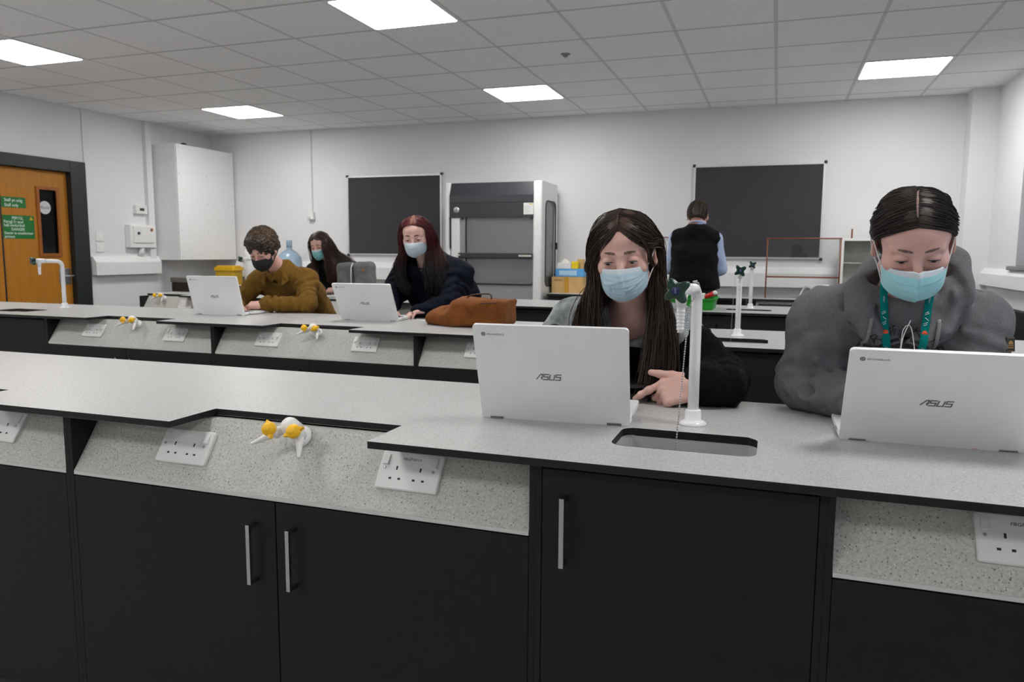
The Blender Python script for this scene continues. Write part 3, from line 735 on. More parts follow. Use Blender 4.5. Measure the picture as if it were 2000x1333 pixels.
# fixed lower front with the rounded window and the sliding sash above
xi0, xi1 = F0+.05, F1-.088
xw, zw = xi1+.045, FZ-.25
k = MB(); k.prism([(xi0, .80), (xi1+.06, .80), (xi1+.06, FZ-.24), (xi0, FZ-.24)], FY+.012, FY+.026, 'y', holes=[rrect(xi0+.175, .985, xw-.01, zw-.012, .075, 6)])
k.build('front_frame', M_fgrey, fc)
k = MB(); P = rrect(xi0+.168, .978, xw-.004, zw, .082, 6); Q = rrect(xi0+.180, .990, xw-.012, zw-.02, .072, 6)
k.prism(P, FY+.004, FY+.012, 'y', holes=[Q]); k.build('front_gasket', M_gask, fc)
MB().box(xi0+.17, FY+.015, .98, xw-.004, FY+.019, zw).build('sash_glass', M_fglass, fc)
MB().box(xi0, FY-.004, 1.335, xi0+.012, FY+.012, 1.64).build('sash_runner', M_black, fc)
MB().box(xi0+.016, FY+.004, .88, xi0+.105, FY+.0115, 1.635).build('front_trim', M_white, fc)
k = MB(); k.rbox(xi0+.10, FY-.028, 1.238, xi1, FY+.010, 1.292, .008); b = k.build('sash_handle', M_dkgrey, fc)
k = MB(); k.box(xi1-.135, FY-.0295, 1.258, xi1-.005, FY-.027, 1.274); k.box(xi0+.10, FY-.0295, 1.262, xi0+.125, FY-.027, 1.275); k.build('handle_mark', mat('cream_mark', (.62, .60, .52), .5), b)
bd = MB().lathe([(.030, 0), (.030, .003), (0, .004)], (xi0+.075, FY-.002, FZ-.27), (0, -1, 0), 28).build('badge', mat('badge_silver', (.55, .55, .56), .35, metal=.3), fc)
k = MB(); k.tube([(xi0+.075, FY-.0062, FZ-.282), (xi0+.075, FY-.0062, FZ-.258)], .0022, 6); k.tube([(xi0+.067, FY-.0062, FZ-.27), (xi0+.075, FY-.0062, FZ-.258), (xi0+.083, FY-.0062, FZ-.27)], .0018, 6); k.build('badge_mark', M_dkgrey, bd)
k = MB(); k.rbox(xi0+.115, FY+.004, 1.02, xi0+.155, FY+.0115, 1.17, .003); sw = k.build('control_plate', M_strip, fc)
MB().lathe([(.012, 0), (.012, .010), (.008, .013), (0, .013)], (xi0+.135, FY+.004, 1.105), (0, -1, 0), 14).build('control_knob', M_black, sw)
for zz in (1.625,):
    for xx in (xi0+.005, xi0+.135, xi1-.02): MB().rbox(xx-.008, FY-.006, zz-.006, xx+.012, FY+.010, zz+.016, .002).build('sash_clip', M_black, fc)
n = thing('paper_notice', 'white paper notice stuck on the fume cupboard fascia', 'notice', (xi1-.05, FY-.004, 1.66))
MB().box(xi1-.095, FY-.0045, 1.665, xi1+.005, FY-.0035, 1.775).build('paper', mat('paper_white', (.70, .70, .69), .7, var=.02), n)
k = MB(); k.box(xi1-.035, FY-.0049, 1.758, xi1-.008, FY-.0044, 1.768); k.build('yellow_mark', M_yell, n)
k = MB()
for q in range(6): k.box(xi1-.085, FY-.0048, 1.685+q*.012, xi1-.085+(.06, .052, .065, .048, .062, .055)[q], FY-.0044, 1.688+q*.012)
k.build('print_lines', mat('print_grey', (.42, .42, .42), .7), n)

# ------------------------------------------------------------------ things on the back worktop
M_card = mat('cardboard', (204, 166, 110), .8, var=.10, vscale=14, bump=.1, bscale=200)
def carton(name, label, x0, y0, z0, x1, y1, z1, m, cat='box'):
    t = thing(name, label, cat, ((x0+x1)/2, (y0+y1)/2, z0))
    k = MB(); k.rbox(x0, y0, z0, x1, y1, z1, .003, 1); k.build('carton', m, t)
    return t
t = carton('cardboard_box', 'brown cardboard box beside the fume cupboard at the bottom of the stack', -2.125, 7.28, ZT, -1.80, 7.56, 1.058, M_card)
MB().box(-1.995, 7.2785, ZT+.002, -1.945, 7.2815, 1.0595).build('packing_tape', mat('tape_brown', (196, 146, 50), .35, var=.08), t)
text('lettering', 'FRAGILE', .022, frame((-2.055, 7.2785, 1.025), (1, 0, 0), (0, 0, 1), (0, -1, 0)), mat('print_red', (150, 60, 40), .6), t, .0002)
t = carton('glove_box', 'blue and white carton on the cardboard box', -2.09, 7.29, 1.0595, -1.80, 7.43, 1.138, mat('carton_blue', (92, 164, 226), .5, var=.12, vscale=9))
MB().box(-2.05, 7.2885, 1.075, -1.87, 7.2905, 1.122).build('label_panel', mat('carton_pale', (176, 212, 236), .5), t)
t = carton('tissue_box', 'white carton on top of the blue carton', -2.075, 7.30, 1.1395, -1.93, 7.42, 1.20, mat('carton_white', (.78, .77, .76), .6, var=.05))
k = MB(); k.grid(lambda i, j: (-2.045+.08*i/8, 7.33+.05*j/6, 1.2005+.030*math.sin(PI*i/8)*math.sin(PI*j/6)*(1+.5*math.sin(i*2.3+j*1.7))), 9, 7); k.build('tissue', mat('tissue_cream', (.74, .70, .62), .8), t, solid=.002)
carton('seed_packet', 'bright yellow packet beside the white carton on the stack', -1.935+.01, 7.295, 1.1395, -1.86, 7.35, 1.212, mat('carton_yellow', (246, 208, 30), .5, var=.15, vscale=30))
carton('small_carton', 'tan small carton standing at the back of the stack', -1.885, 7.36, 1.1395, -1.82, 7.42, 1.236, mat('carton_tan', (206, 172, 110), .6, var=.15, vscale=30))
# carboy, bottle, yellow bin on the left
M_carboy = mat('carboy_blue', (.50, .68, .86), .22, var=.06, trans=.55, spec=.5)
t = thing('water_carboy', 'pale blue translucent water bottle behind the brown-jacket student', 'bottle', (-5.262, 7.33, ZT))
MB().lathe([(.13, 0), (.14, .01), (.14, .11), (.134, .12), (.14, .13), (.14, .26), (.130, .33), (.085, .385), (.035, .415), (.030, .44)], seg=32).build('body', M_carboy, t, world=False)
MB().lathe([(.032, .44), (.032, .485), (.033, .50), (.033, .52), (.0, .522)], seg=22).build('neck', M_carboy, t, world=False)
t = thing('white_bottle', 'white plastic bottle left of the blue water bottle', 'bottle', (-5.78, 7.32, ZT))
MB().lathe([(.075, 0), (.08, .006), (.08, .36), (.070, .40), (.04, .425), (.030, .43), (.030, .455), (.0, .457)], seg=24).build('body', M_plastic, t, world=False)
t = thing('clinical_waste_bin', 'yellow lidded waste bin on the back worktop above the left laptop', 'bin', (-6.09, 7.30, ZT))
k = MB(); k.prism(rrect(-.135, -.09, .135, .09, .03, 4), 0, .165); k.build('body', mat('bin_yellow_body', (196, 160, 40), .4, var=.06), t, world=False)
k = MB(); k.prism(rrect(-.15, -.10, .15, .10, .035, 4), .165, .205); k.prism(rrect(-.125, -.08, .125, .08, .03, 4), .205, .222); k.build('lid', mat('bin_yellow_lid', (226, 178, 10), .35, var=.04), t, bevel=.003, world=False)
t = thing('document_scanner', 'dark grey machine at the left end of the far bench', 'machine', (-5.36, 5.93, ZT))
k = MB(); k.rbox(-5.56, 5.84, ZT, -5.18, 6.06, ZT+.085, .006); k.build('body', M_black, t)
k = MB(); k.rbox(-5.57, 5.83, ZT+.086, -5.17, 6.07, ZT+.138, .012); k.build('lid', mat('lid_grey', (.11, .11, .105), .5), t)
# copper-edged demonstration screen, white cabinet and hose on the right
M_cop = mat('copper_rod', (128, 72, 44), .45, metal=.15, var=.15, vscale=30)
t = thing('demonstration_screen', 'clear screen in a thin copper-brown frame before the right notice board', 'screen', (.235, 7.22, ZT))
for xx in (-.085, .525): MB().tube([(xx, 7.22, ZT), (xx, 7.22, 1.437)], .0062, 10).build('upright', M_cop, t)
MB().tube([(-.092, 7.22, 1.437), (.533, 7.22, 1.437)], .0062, 10).build('top_rod', M_cop, t)
MB().tube([(-.085, 7.22, 1.094), (.525, 7.22, 1.094)], .0068, 10).build('middle_rod', M_cop, t)
MB().box(-.078, 7.218, 1.10, .518, 7.222, 1.43).build('clear_pane', mat_glass('screen_glass', (.93, .94, .94), .0), t)
t = thing('copper_pipe', 'thin copper pipe on the wall left of the standing man', 'pipe', (-1.02, YB-.02, 1.46))
k = MB(); k.tube([(-1.35, YB-.02, 1.457), (-.80, YB-.02, 1.457)], .0055, 10); k.build('pipe_run', M_cop, t)
k = MB()
for xx in (-1.3, -.86): k.rbox(xx-.01, YB-.03, 1.447, xx+.01, YB, 1.467, .002)
k.build('pipe_clip', M_plastic, t)
t = thing('display_cabinet', 'white-edged case with a grey-green interior behind the hoodie student', 'cabinet', (.72, 7.36, ZT))
k = MB(); k.prism([(.53, ZT), (.93, ZT), (.93, 1.44), (.53, 1.44)], 7.22, 7.50, 'y', holes=[[(.552, ZT+.02), (.908, ZT+.02), (.908, 1.418), (.552, 1.418)]]); k.build('case', M_white, t)
M_gg = mat('case_inner', (.46, .48, .44), .6, var=.12, vscale=8)
MB().box(.552, 7.47, ZT+.02, .908, 7.485, 1.418).build('back_panel', M_gg, t)
for zz in (1.22,): MB().box(.552, 7.25, zz, .908, 7.47, zz+.008).build('shelf', M_gg, t)
k = MB(); k.tube([(.62, 7.36, 1.44), (.62, 7.36, 1.525)], .0075, 12); tag(k.build('wooden_peg', M_cop), 'short copper-brown peg standing on the white-edged case', 'peg')
t = thing('rubber_hose', 'white rubber hose arching over the back worktop beside the grey hoodie', 'hose', (.28, 7.27, ZT))
k = MB(); k.tube([(.205+.15*i/14, 7.27+.01*math.sin(i*.5), ZT+.008+.105*math.sin(PI*min(1, i/12.5))**.8) for i in range(14)], .008, 10); k.build('hose', M_plastic, t)
t = thing('power_block', 'small white plastic box on the back worktop at the hose end', 'box', (.40, 7.27, ZT))
k = MB(); k.rbox(.355, 7.22, ZT, .455, 7.32, ZT+.13, .01); k.build('case', M_plastic, t)

# ------------------------------------------------------------------ green tray
M_tray = mat('tray_green', (20, 140, 34), .4, var=.06)
t = thing('storage_tray', 'bright green plastic tray on the far bench by the sink', 'tray', (-.56, 5.60, ZT))
def hollow(k, x0, y0, x1, y1, z0, z1, flare, th):
    def ring(a, z, r): return [(p[0], p[1], z) for p in rrect(x0-a, y0-a, x1+a, y1+a, r, 4)]
    R = [ring(0, z0, .02), ring(flare, z1, .02), ring(flare-th, z1, .02), ring(-th, z0+th, .02)]; n = len(R[0])
    k.add([p for r in R for p in r], [(j*n+i, j*n+(i+1) % n, (j+1)*n+(i+1) % n, (j+1)*n+i) for j in range(3) for i in range(n)]+[tuple(range(n))[::-1], tuple(range(3*n, 4*n))])
k = MB(); hollow(k, -.70, 5.475, -.415, 5.80, ZT, ZT+.072, .014, .004); k.build('body', M_tray, t)
k = MB(); k.prism(rrect(-.724, 5.451, -.391, 5.824, .025, 4), ZT+.072, ZT+.080, holes=[rrect(-.698, 5.477, -.417, 5.798, .02, 4)]); k.build('rim', M_tray, t)
k = MB(); k.rbox(-.56, 5.52, ZT+.006, -.475, 5.60, ZT+.115, .006); tag(k.build('white_tub', M_plastic), 'white square tub standing in the green tray', 'tub')
k = MB(); d = Vector((.085, -.02, .045)); p = Vector((-.475, 5.55, ZT+.085)); k.tube([p, p+d*.75], .017, 14); o = k.build('whiteboard_marker', mat('marker_red', (200, 30, 34), .35)); tag(o, 'red marker with white cap leaning out of the green tray', 'marker')
k = MB(); k.tube([p+d*.75, p+d*.95], [.0165, .014], 14); k.build('cap', M_plastic, o)
k = MB(); k.rbox(-.47, 5.49, ZT+.006, -.43, 5.78, ZT+.06, .004); tag(k.build('green_divider', M_tray), 'green divider strip inside the tray', 'divider')

# ------------------------------------------------------------------ laptops
M_lap = mat('laptop_silver', (.86, .865, .87), .38, metal=.10, var=.025, vscale=9, bump=.04, bscale=900, bdist=.0002)
M_lapd = mat('laptop_keys', (.030, .030, .033), .45, var=.1)
M_logo = mat('laptop_logo', (.17, .17, .175), .3, metal=.4, var=.03)
M_edge = mat('laptop_edge', (.80, .80, .80), .25, metal=.2, var=.02)
M_screen = mat('laptop_screen', (.02, .02, .022), .12, var=.05, emit=(.55, .62, .70), estr=.35)
def thick_line(pts, w):
    pts = [Vector((p[0], p[1])) for p in pts]; L = []; R = []
    for i, p in enumerate(pts):
        a = pts[i]-pts[i-1] if i > 0 else pts[1]-pts[0]
        b = pts[i+1]-pts[i] if i < len(pts)-1 else a
        a = a.normalized(); b = b.normalized(); n1 = Vector((-a.y, a.x)); n2 = Vector((-b.y, b.x))
        mm = (n1+n2); mm = mm/max(.3, mm.length_squared)*2
        L.append(p+mm*w/2); R.append(p-mm*w/2)
    return [tuple(p) for p in L]+[tuple(p) for p in R[::-1]]
def laptop_proto():
    """base in the xy plane, user at +y; hinge line at y=0; the lid is built upright and tilted afterwards"""
    W, D, H = .357, .235, .250
    t = thing('laptop', '', 'laptop', group='silver laptops')
    k = MB(); P = rrect(-W/2, .006, W/2, D, .010, 4); k.prism(P, .004, .017); k.build('base', M_lap, t, bevel=.002, world=False)
    k = MB(); k.box(-W/2-.0004, .05, .0075, -W/2+.002, .062, .0125); k.box(-W/2-.0004, .07, .008, -W/2+.002, .082, .012); k.box(W/2-.002, .045, .0075, W/2+.0004, .057, .0125); k.box(W/2-.002, .07, .0075, W/2+.0004, .075, .0125)
    k.build('ports', M_lapd, t, world=False)
    k = MB()
    for r in range(5):
        for c in range(14):
            x = -.155+c*.0222; y = .045+r*.0195
            k.rbox(x, y, .0168, x+.0195, y+.0168, .0186, .0012, 1)
    k.build('keyboard', M_lapd, t, world=False)
    k = MB(); k.box(-.06, .150, .0169, .06, .222, .0174); k.build('touchpad', M_logo, t, world=False)
    k = MB()
    for xx in (-.14, .14): k.box(xx-.012, .02, 0, xx+.012, .03, .004); k.box(xx-.012, .2, 0, xx+.012, .21, .004)
    k.build('feet', M_lapd, t, world=False)
    lid = bpy.data.objects.new('lid', None); COL.objects.link(lid); lid.parent = t; lid.location = (0, .004, .004)
    # outer shell: local x right (user's left), z up, outside faces -y
    k = MB(); k.prism(rrect(-W/2, -.004, W/2, H, .009, 4), -.0075, -.0006, 'y')
    bpy.data.objects.remove(lid)
    lid = k.build('lid', M_lap, None, bevel=.0012); lid.parent = t; lid.location = (0, .004, .004)
    k = MB(); k.prism(rrect(-W/2+.0002, -.0038, W/2-.0002, H-.0002, .009, 4), -.0006, .0006, 'y'); o = k.build('lid_edge', M_edge, None); o.parent = lid
    k = MB(); k.prism(rrect(-W/2+.006, .012, W/2-.006, H-.006, .004, 3), .0006, .0014, 'y'); o = k.build('screen', M_screen, None); o.parent = lid
    k = MB()
    for xx in (-.1415, .1415): k.rbox(xx-.0175, -.0085, -.0045, xx+.0175, .006, .0062, .0015, 1)
    o = k.build('hinge', M_steel, None); o.parent = lid
    # maker's mark: five slanted strokes in the middle of the lid
    k = MB(); hgt = .0138
    def S(x): return x
    k.M = Matrix.Translation((-.006, -.0077, .120)) @ Matrix(((1, 0, .22, 0), (0, 1, 0, 0), (0, 0, 1, 0), (0, 0, 0, 1)))
    w = .0027
    for pts in ([(-.0285, -hgt/2), (-.0205, hgt/2), (-.0160, hgt/2), (-.0160, -hgt/2)], [(-.0205, 0), (-.0150, 0)] if False else [(-.0190, -hgt*.12), (-.0158, -hgt*.12)],
                [(-.0008, hgt/2), (-.0125, hgt/2), (-.0125, .0004), (-.0018, .0004), (-.0018, -hgt/2), (-.0135, -hgt/2)],
                [(.0020, hgt/2), (.0020, -hgt/2), (.0125, -hgt/2), (.0125, hgt/2)],
                [(.0282, hgt/2), (.0162, hgt/2), (.0162, .0004), (.0272, .0004), (.0272, -hgt/2), (.0150, -hgt/2)]):
        k.prism(thick_line(pts, w), -.0003, .0001, 'y')
    o = k.build('emblem', M_logo, None); o.parent = lid
    o = text('lettering', 'chromebook', .0080, frame((-.1455, -.0076, .2265), (1, 0, 0), (0, 0, 1), (0, -1, 0)), M_logo, None, .0002, 'LEFT'); o.parent = lid
    k = MB(); c = Vector((-.1535, -.0076, .2265))
    def arc(r0, r1, a0, a1, n=10): return [(c.x+r0*math.cos(a0+(a1-a0)*i/n), c.z+r0*math.sin(a0+(a1-a0)*i/n)) for i in range(n+1)]+[(c.x+r1*math.cos(a1-(a1-a0)*i/n), c.z+r1*math.sin(a1-(a1-a0)*i/n)) for i in range(n+1)]
    for q in range(3): k.prism(arc(.0053, .0029, q*2*PI/3+.15, (q+1)*2*PI/3-.02), -.0079, -.0075, 'y')
    k.prism([(c.x+.0021*math.cos(2*PI*i/16), c.z+.0021*math.sin(2*PI*i/16)) for i in range(16)], -.0079, -.0075, 'y')
    o = k.build('round_emblem', M_logo, None); o.parent = lid
    return t
lp = laptop_proto()
# the text and emblem sit one level below the lid; (left, right) = hinge line seen from the camera
first = True
for lb, cx, cy, ang, tilt in (('open silver laptop in front of the long-haired student', -.482, 1.693, .083, 20.5), ('open silver laptop in front of the grey hoodie, cut by the right picture edge', .323, 1.755, .009, 31.5),
                              ('open silver laptop in front of the brown-jacket student', -3.262, 3.812, .073, 16.0), ('open silver laptop in front of the red-haired student', -2.214, 3.840, .098, 30.0),
                              ('open laptop seen edge-on under the hands of the student in black', -3.86, 5.73, -.93, 20.0)):
    o = lp if first else copy_tree(lp)
    first = False
    o.location = (cx, cy, ZT); o.rotation_euler = (0, 0, ang); o['label'] = lb
    for ch in COL.objects:
        if ch.parent == o and ch.name.split('.')[0] == 'lid': ch.rotation_euler = (math.radians(tilt), 0, 0)

# ------------------------------------------------------------------ small things on the benches
t = thing('smartphone', 'pale phone lying by the brown bag on the middle bench', 'phone', (-1.905, 4.00, ZT), .25)
MB().prism(rrect(-.078, -.037, .078, .037, .010, 4), 0, .0085).build('case', M_plastic, t, bevel=.002, world=False)
MB().prism(rrect(-.074, -.033, .074, .033, .008, 4), .0085, .0089).build('screen', M_lapd, t, world=False)
# ------------------------------------------------------------------ smooth solid modelling (distance fields -> one mesh)
F32 = np.float32
def V3(p): return np.array(p, F32)
def cap(a, b, r1, r2=None):
    a, b = V3(a), V3(b); r2 = r1 if r2 is None else r2; ba = b-a; L = max(1e-9, float(ba @ ba))
    def f(P):
        pa = P-a; t = np.clip((pa @ ba)/L, 0, 1)
        return np.linalg.norm(pa-t[:, None]*ba, axis=1)-(r1+(r2-r1)*t)
    return f
def chain(pts, rs):
    fs = [cap(pts[i], pts[i+1], rs[i] if hasattr(rs, '__len__') else rs, rs[i+1] if hasattr(rs, '__len__') else rs) for i in range(len(pts)-1)]
    def f(P):
        d = fs[0](P)
        for g in fs[1:]: d = np.minimum(d, g(P))
        return d
    return f
def ell(c, r, R=None):
    c, r = V3(c), V3(r); R = None if R is None else np.array(R, F32)
    def f(P):
        q = P-c
        if R is not None: q = q @ R
        k0 = np.linalg.norm(q/r, axis=1); k1 = np.linalg.norm(q/(r*r), axis=1)
        return k0*(k0-1)/np.maximum(k1, 1e-6)
    return f
def rbx(c, h, r, R=None):
    c, h = V3(c), V3(h); R = None if R is None else np.array(R, F32)
    def f(P):
        q = P-c
        if R is not None: q = q @ R
        q = np.abs(q)-(h-r)
        return np.linalg.norm(np.maximum(q, 0), axis=1)+np.minimum(q.max(axis=1), 0)-r
    return f
def plane(p, n):
    p, n = V3(p), V3(n); n = n/np.linalg.norm(n)
    return lambda P: (P-p) @ n
def smin(a, b, k):
    if k <= 0: return np.minimum(a, b)
    h = np.clip(.5+.5*(b-a)/k, 0, 1)
    return b+(a-b)*h-k*h*(1-h)
def rings(a, b, lam, amp, lo=0.0, hi=1.0, seed=0.0, tilt=(0, 0, 0)):
    """soft creases running round a sleeve between a and b"""
    a, b = V3(a), V3(b); L = float(np.linalg.norm(b-a)); ax = (b-a)/L; tl = V3(tilt)
    def f(P):
        q = P-a; t = q @ ax; rad = np.linalg.norm(q-t[:, None]*ax, axis=1); u = t/L
        m = np.clip((u-lo)/.12, 0, 1)*np.clip((hi-u)/.12, 0, 1)*np.clip((.13-rad)/.04, 0, 1)
        w = np.sin(2*np.pi*(t+q @ tl)/F32(lam)+5*vnoise(P, 10, seed))
        return F32(amp)*m*(np.abs(w)**.7*np.sign(w))*(.5+.5*vnoise(P, 14, seed+3))
    return f
class Sdf:
    def __init__(self): self.ops = []
    def u(self, f, k=.02): self.ops.append((0, f, k)); return self
    def sub(self, f, k=.01): self.ops.append((1, f, k)); return self
    def inter(self, f, k=.01): self.ops.append((2, f, k)); return self
    def disp(self, f): self.ops.append((3, f, 0)); return self
    def groove(self, pts, w=.010, depth=.006, n=9):
        c = chain(catmull(pts, n), 1e-5); return self.disp(lambda P: F32(depth)*np.exp(-(c(P)/F32(w))**2))
    def __call__(self, P):
        d = None
        for op, f, k in self.ops:
            g = f(P)
            if op == 3: d = d+g
            elif d is None: d = g
            elif op == 0: d = smin(d, g, k)
            elif op == 1: d = -smin(-d, g, k)
            else: d = -smin(-d, -g, k)
        return d
def local(shape, c, R, s=1.0):
    c = V3(c); Ri = np.linalg.inv(np.array(R, float)).T.astype(F32)
    return lambda P: shape(((P-c) @ Ri)/F32(s))*F32(s)
_rs = np.random.RandomState(3); _T = _rs.rand(32, 32, 32).astype(F32)*2-1
def vnoise(P, sc, off=0.0):
    q = P*F32(sc)+F32(off); i = np.floor(q).astype(np.int64); t = (q-i).astype(F32); t = t*t*(3-2*t); i &= 31; j = (i+1) & 31
    x0, y0, z0 = i.T; x1, y1, z1 = j.T; a, b, c = t.T
    L = lambda p, q2, w: p+(q2-p)*w
    return L(L(L(_T[x0, y0, z0], _T[x1, y0, z0], a), L(_T[x0, y1, z0], _T[x1, y1, z0], a), b), L(L(_T[x0, y0, z1], _T[x1, y0, z1], a), L(_T[x0, y1, z1], _T[x1, y1, z1], a), b), c)
def axis_grid(lo, hi, h, zones):
    """grid lines from lo to hi with step h, finer (a, b, step) zones"""
    out = [lo]; x = lo
    while x < hi:
        st = h
        for a, b, s in zones:
            if a-.03 <= x <= b: st = min(st, s if x >= a else s*1.8)
        x += st; out.append(x)
    return np.array(out, F32)
def sdf_mesh(f, lo, hi, h, zones=()):
    """surface nets on a grid; zones = [(lo3, hi3, step)] get finer cells"""
    ax = [axis_grid(lo[i], hi[i], h, [(z[0][i], z[1][i], z[2]) for z in zones]) for i in range(3)]
    n = [len(a)-1 for a in ax]
    def ev(P):
        P = P.astype(F32); out = np.empty(len(P), F32)
        for s in range(0, len(P), 150000): out[s:s+150000] = f(P[s:s+150000])
        return out
    def level(cells, B):
        """cells: lower corners (in cell index) of candidate blocks of size B; keep the ones near the surface"""
        l = np.stack([ax[i][np.minimum(cells[:, i], n[i])] for i in range(3)], 1); u = np.stack([ax[i][np.minimum(cells[:, i]+B, n[i])] for i in range(3)], 1)
        d = ev((l+u)/2); R = np.linalg.norm(u-l, axis=1)/2
        return cells[np.abs(d) < R*1.3+.022]
    B0 = 16
    c = np.stack(np.meshgrid(*[np.arange(0, n[i], B0) for i in range(3)], indexing='ij'), -1).reshape(-1, 3)
    c = level(c, B0)
    for B in (8, 4):
        o = np.stack(np.meshgrid([0, B], [0, B], [0, B], indexing='ij'), -1).reshape(-1, 3)
        c = (c[:, None]+o[None]).reshape(-1, 3)
        c = c[(c < np.array(n)).all(1)]
        c = level(c, B)
    o = np.stack(np.meshgrid(np.arange(4), np.arange(4), np.arange(4), indexing='ij'), -1).reshape(-1, 3)
    c = (c[:, None]+o[None]).reshape(-1, 3); c = c[(c < np.array(n)).all(1)]
    D = [n[i]+1 for i in range(3)]
    st = np.array([D[1]*D[2], D[2], 1], np.int64)
    cid = c @ st
    offs = np.stack(np.meshgrid([0, 1], [0, 1], [0, 1], indexing='ij'), -1).reshape(-1, 3); oid = offs @ st
    allc = np.unique((cid[:, None]+oid[None]).ravel())
    pts = np.stack([ax[0][allc//st[0]], ax[1][(allc//st[1]) % D[1]], ax[2][allc % D[2]]], 1)
    val = ev(pts)
    look = lambda ids: np.searchsorted(allc, ids)
    cv = val[look(cid[:, None]+oid[None])]
    neg = (cv < 0).sum(1); mk = (neg > 0) & (neg < 8)
    cid = cid[mk]; c = c[mk]; cv = cv[mk]
    cp = np.stack([np.stack([ax[i][c[:, i]+offs[k, i]] for i in range(3)], 1) for k in range(8)], 1)
    E = [(a, b) for a in range(8) for b in range(a+1, 8) if np.abs(offs[a]-offs[b]).sum() == 1]
    acc = np.zeros((len(c), 3), F32); cnt = np.zeros(len(c), F32)
    for a, b in E:
        va, vb = cv[:, a], cv[:, b]; cr = (va < 0) != (vb < 0)
        t = np.where(cr, va/np.where(cr, va-vb, 1), 0)
        acc += np.where(cr[:, None], cp[:, a]+(cp[:, b]-cp[:, a])*t[:, None], 0); cnt += cr
    verts = acc/cnt[:, None]
    order = np.argsort(cid); sc_ = cid[order]
    def find(ids):
        k = np.searchsorted(sc_, ids); k = np.minimum(k, len(sc_)-1)
        return np.where(sc_[k] == ids, order[k], -1)
    quads = []
    for axis, (k1, b1, b2) in enumerate(((4, st[1], st[2]), (2, st[2], st[0]), (1, st[0], st[1]))):
        s0 = cv[:, 0] < 0; s1 = cv[:, k1] < 0; e = s0 != s1
        q = np.stack([find(cid[e]), find(cid[e]-b1), find(cid[e]-b1-b2), find(cid[e]-b2)], 1)
        ok = (q >= 0).all(1); q = q[ok]; fl = s0[e][ok]
        q[~fl] = q[~fl][:, ::-1]
        quads.append(q)
    return verts, np.concatenate(quads)
def np_mesh(name, V, Q, mats, parent=None, mi=None, smooth=True, world=True):
    me = bpy.data.meshes.new(name); k = Q.shape[1]
    me.vertices.add(len(V)); me.vertices.foreach_set('co', np.ascontiguousarray(V, F32).ravel())
    me.loops.add(Q.size); me.loops.foreach_set('vertex_index', np.ascontiguousarray(Q, np.int32).ravel())
    me.polygons.add(len(Q)); me.polygons.foreach_set('loop_start', np.arange(0, Q.size, k, dtype=np.int32))
    mats = mats if isinstance(mats, (list, tuple)) else [mats]
    for m in mats: me.materials.append(m)
    if mi is not None: me.polygons.foreach_set('material_index', np.asarray(mi, np.int32))
    me.update(calc_edges=True); me.validate()
    me.polygons.foreach_set('use_smooth', np.full(len(me.polygons), smooth, bool))
    return link(name, me, parent, world)
def sdf_obj(name, f, lo, hi, h, mats, parent=None, zones=(), pick=None, relax=1):
    V, Q = sdf_mesh(f, lo, hi, h, zones)
    for _ in range(relax):
        S = np.zeros_like(V); C = np.zeros(len(V), F32)
        for a in range(4):
            np.add.at(S, Q[:, a], V[Q[:, (a+1) % 4]]); np.add.at(C, Q[:, a], 1)
        V = V*.5+S/np.maximum(C, 1)[:, None]*.5
    mi = None if pick is None else pick(V[Q].mean(1))
    return np_mesh(name, V, Q, mats, parent, mi)
def catmull(pts, m):
    P = np.array(pts, float); n = len(P)
    P = np.vstack([2*P[0]-P[1], P, 2*P[-1]-P[-2]])
    L = np.concatenate([[0], np.cumsum(np.linalg.norm(np.diff(P[1:-1], axis=0), axis=1))]); s = np.linspace(0, L[-1], m)
    out = []
    for x in s:
        i = min(n-2, max(0, int(np.searchsorted(L, x, 'right'))-1)); t = (x-L[i])/max(1e-9, L[i+1]-L[i])
        p0, p1, p2, p3 = P[i], P[i+1], P[i+2], P[i+3]
        out.append(.5*((2*p1)+(-p0+p2)*t+(2*p0-5*p1+4*p2-p3)*t*t+(-p0+3*p1-3*p2+p3)*t**3))
    return np.array(out)
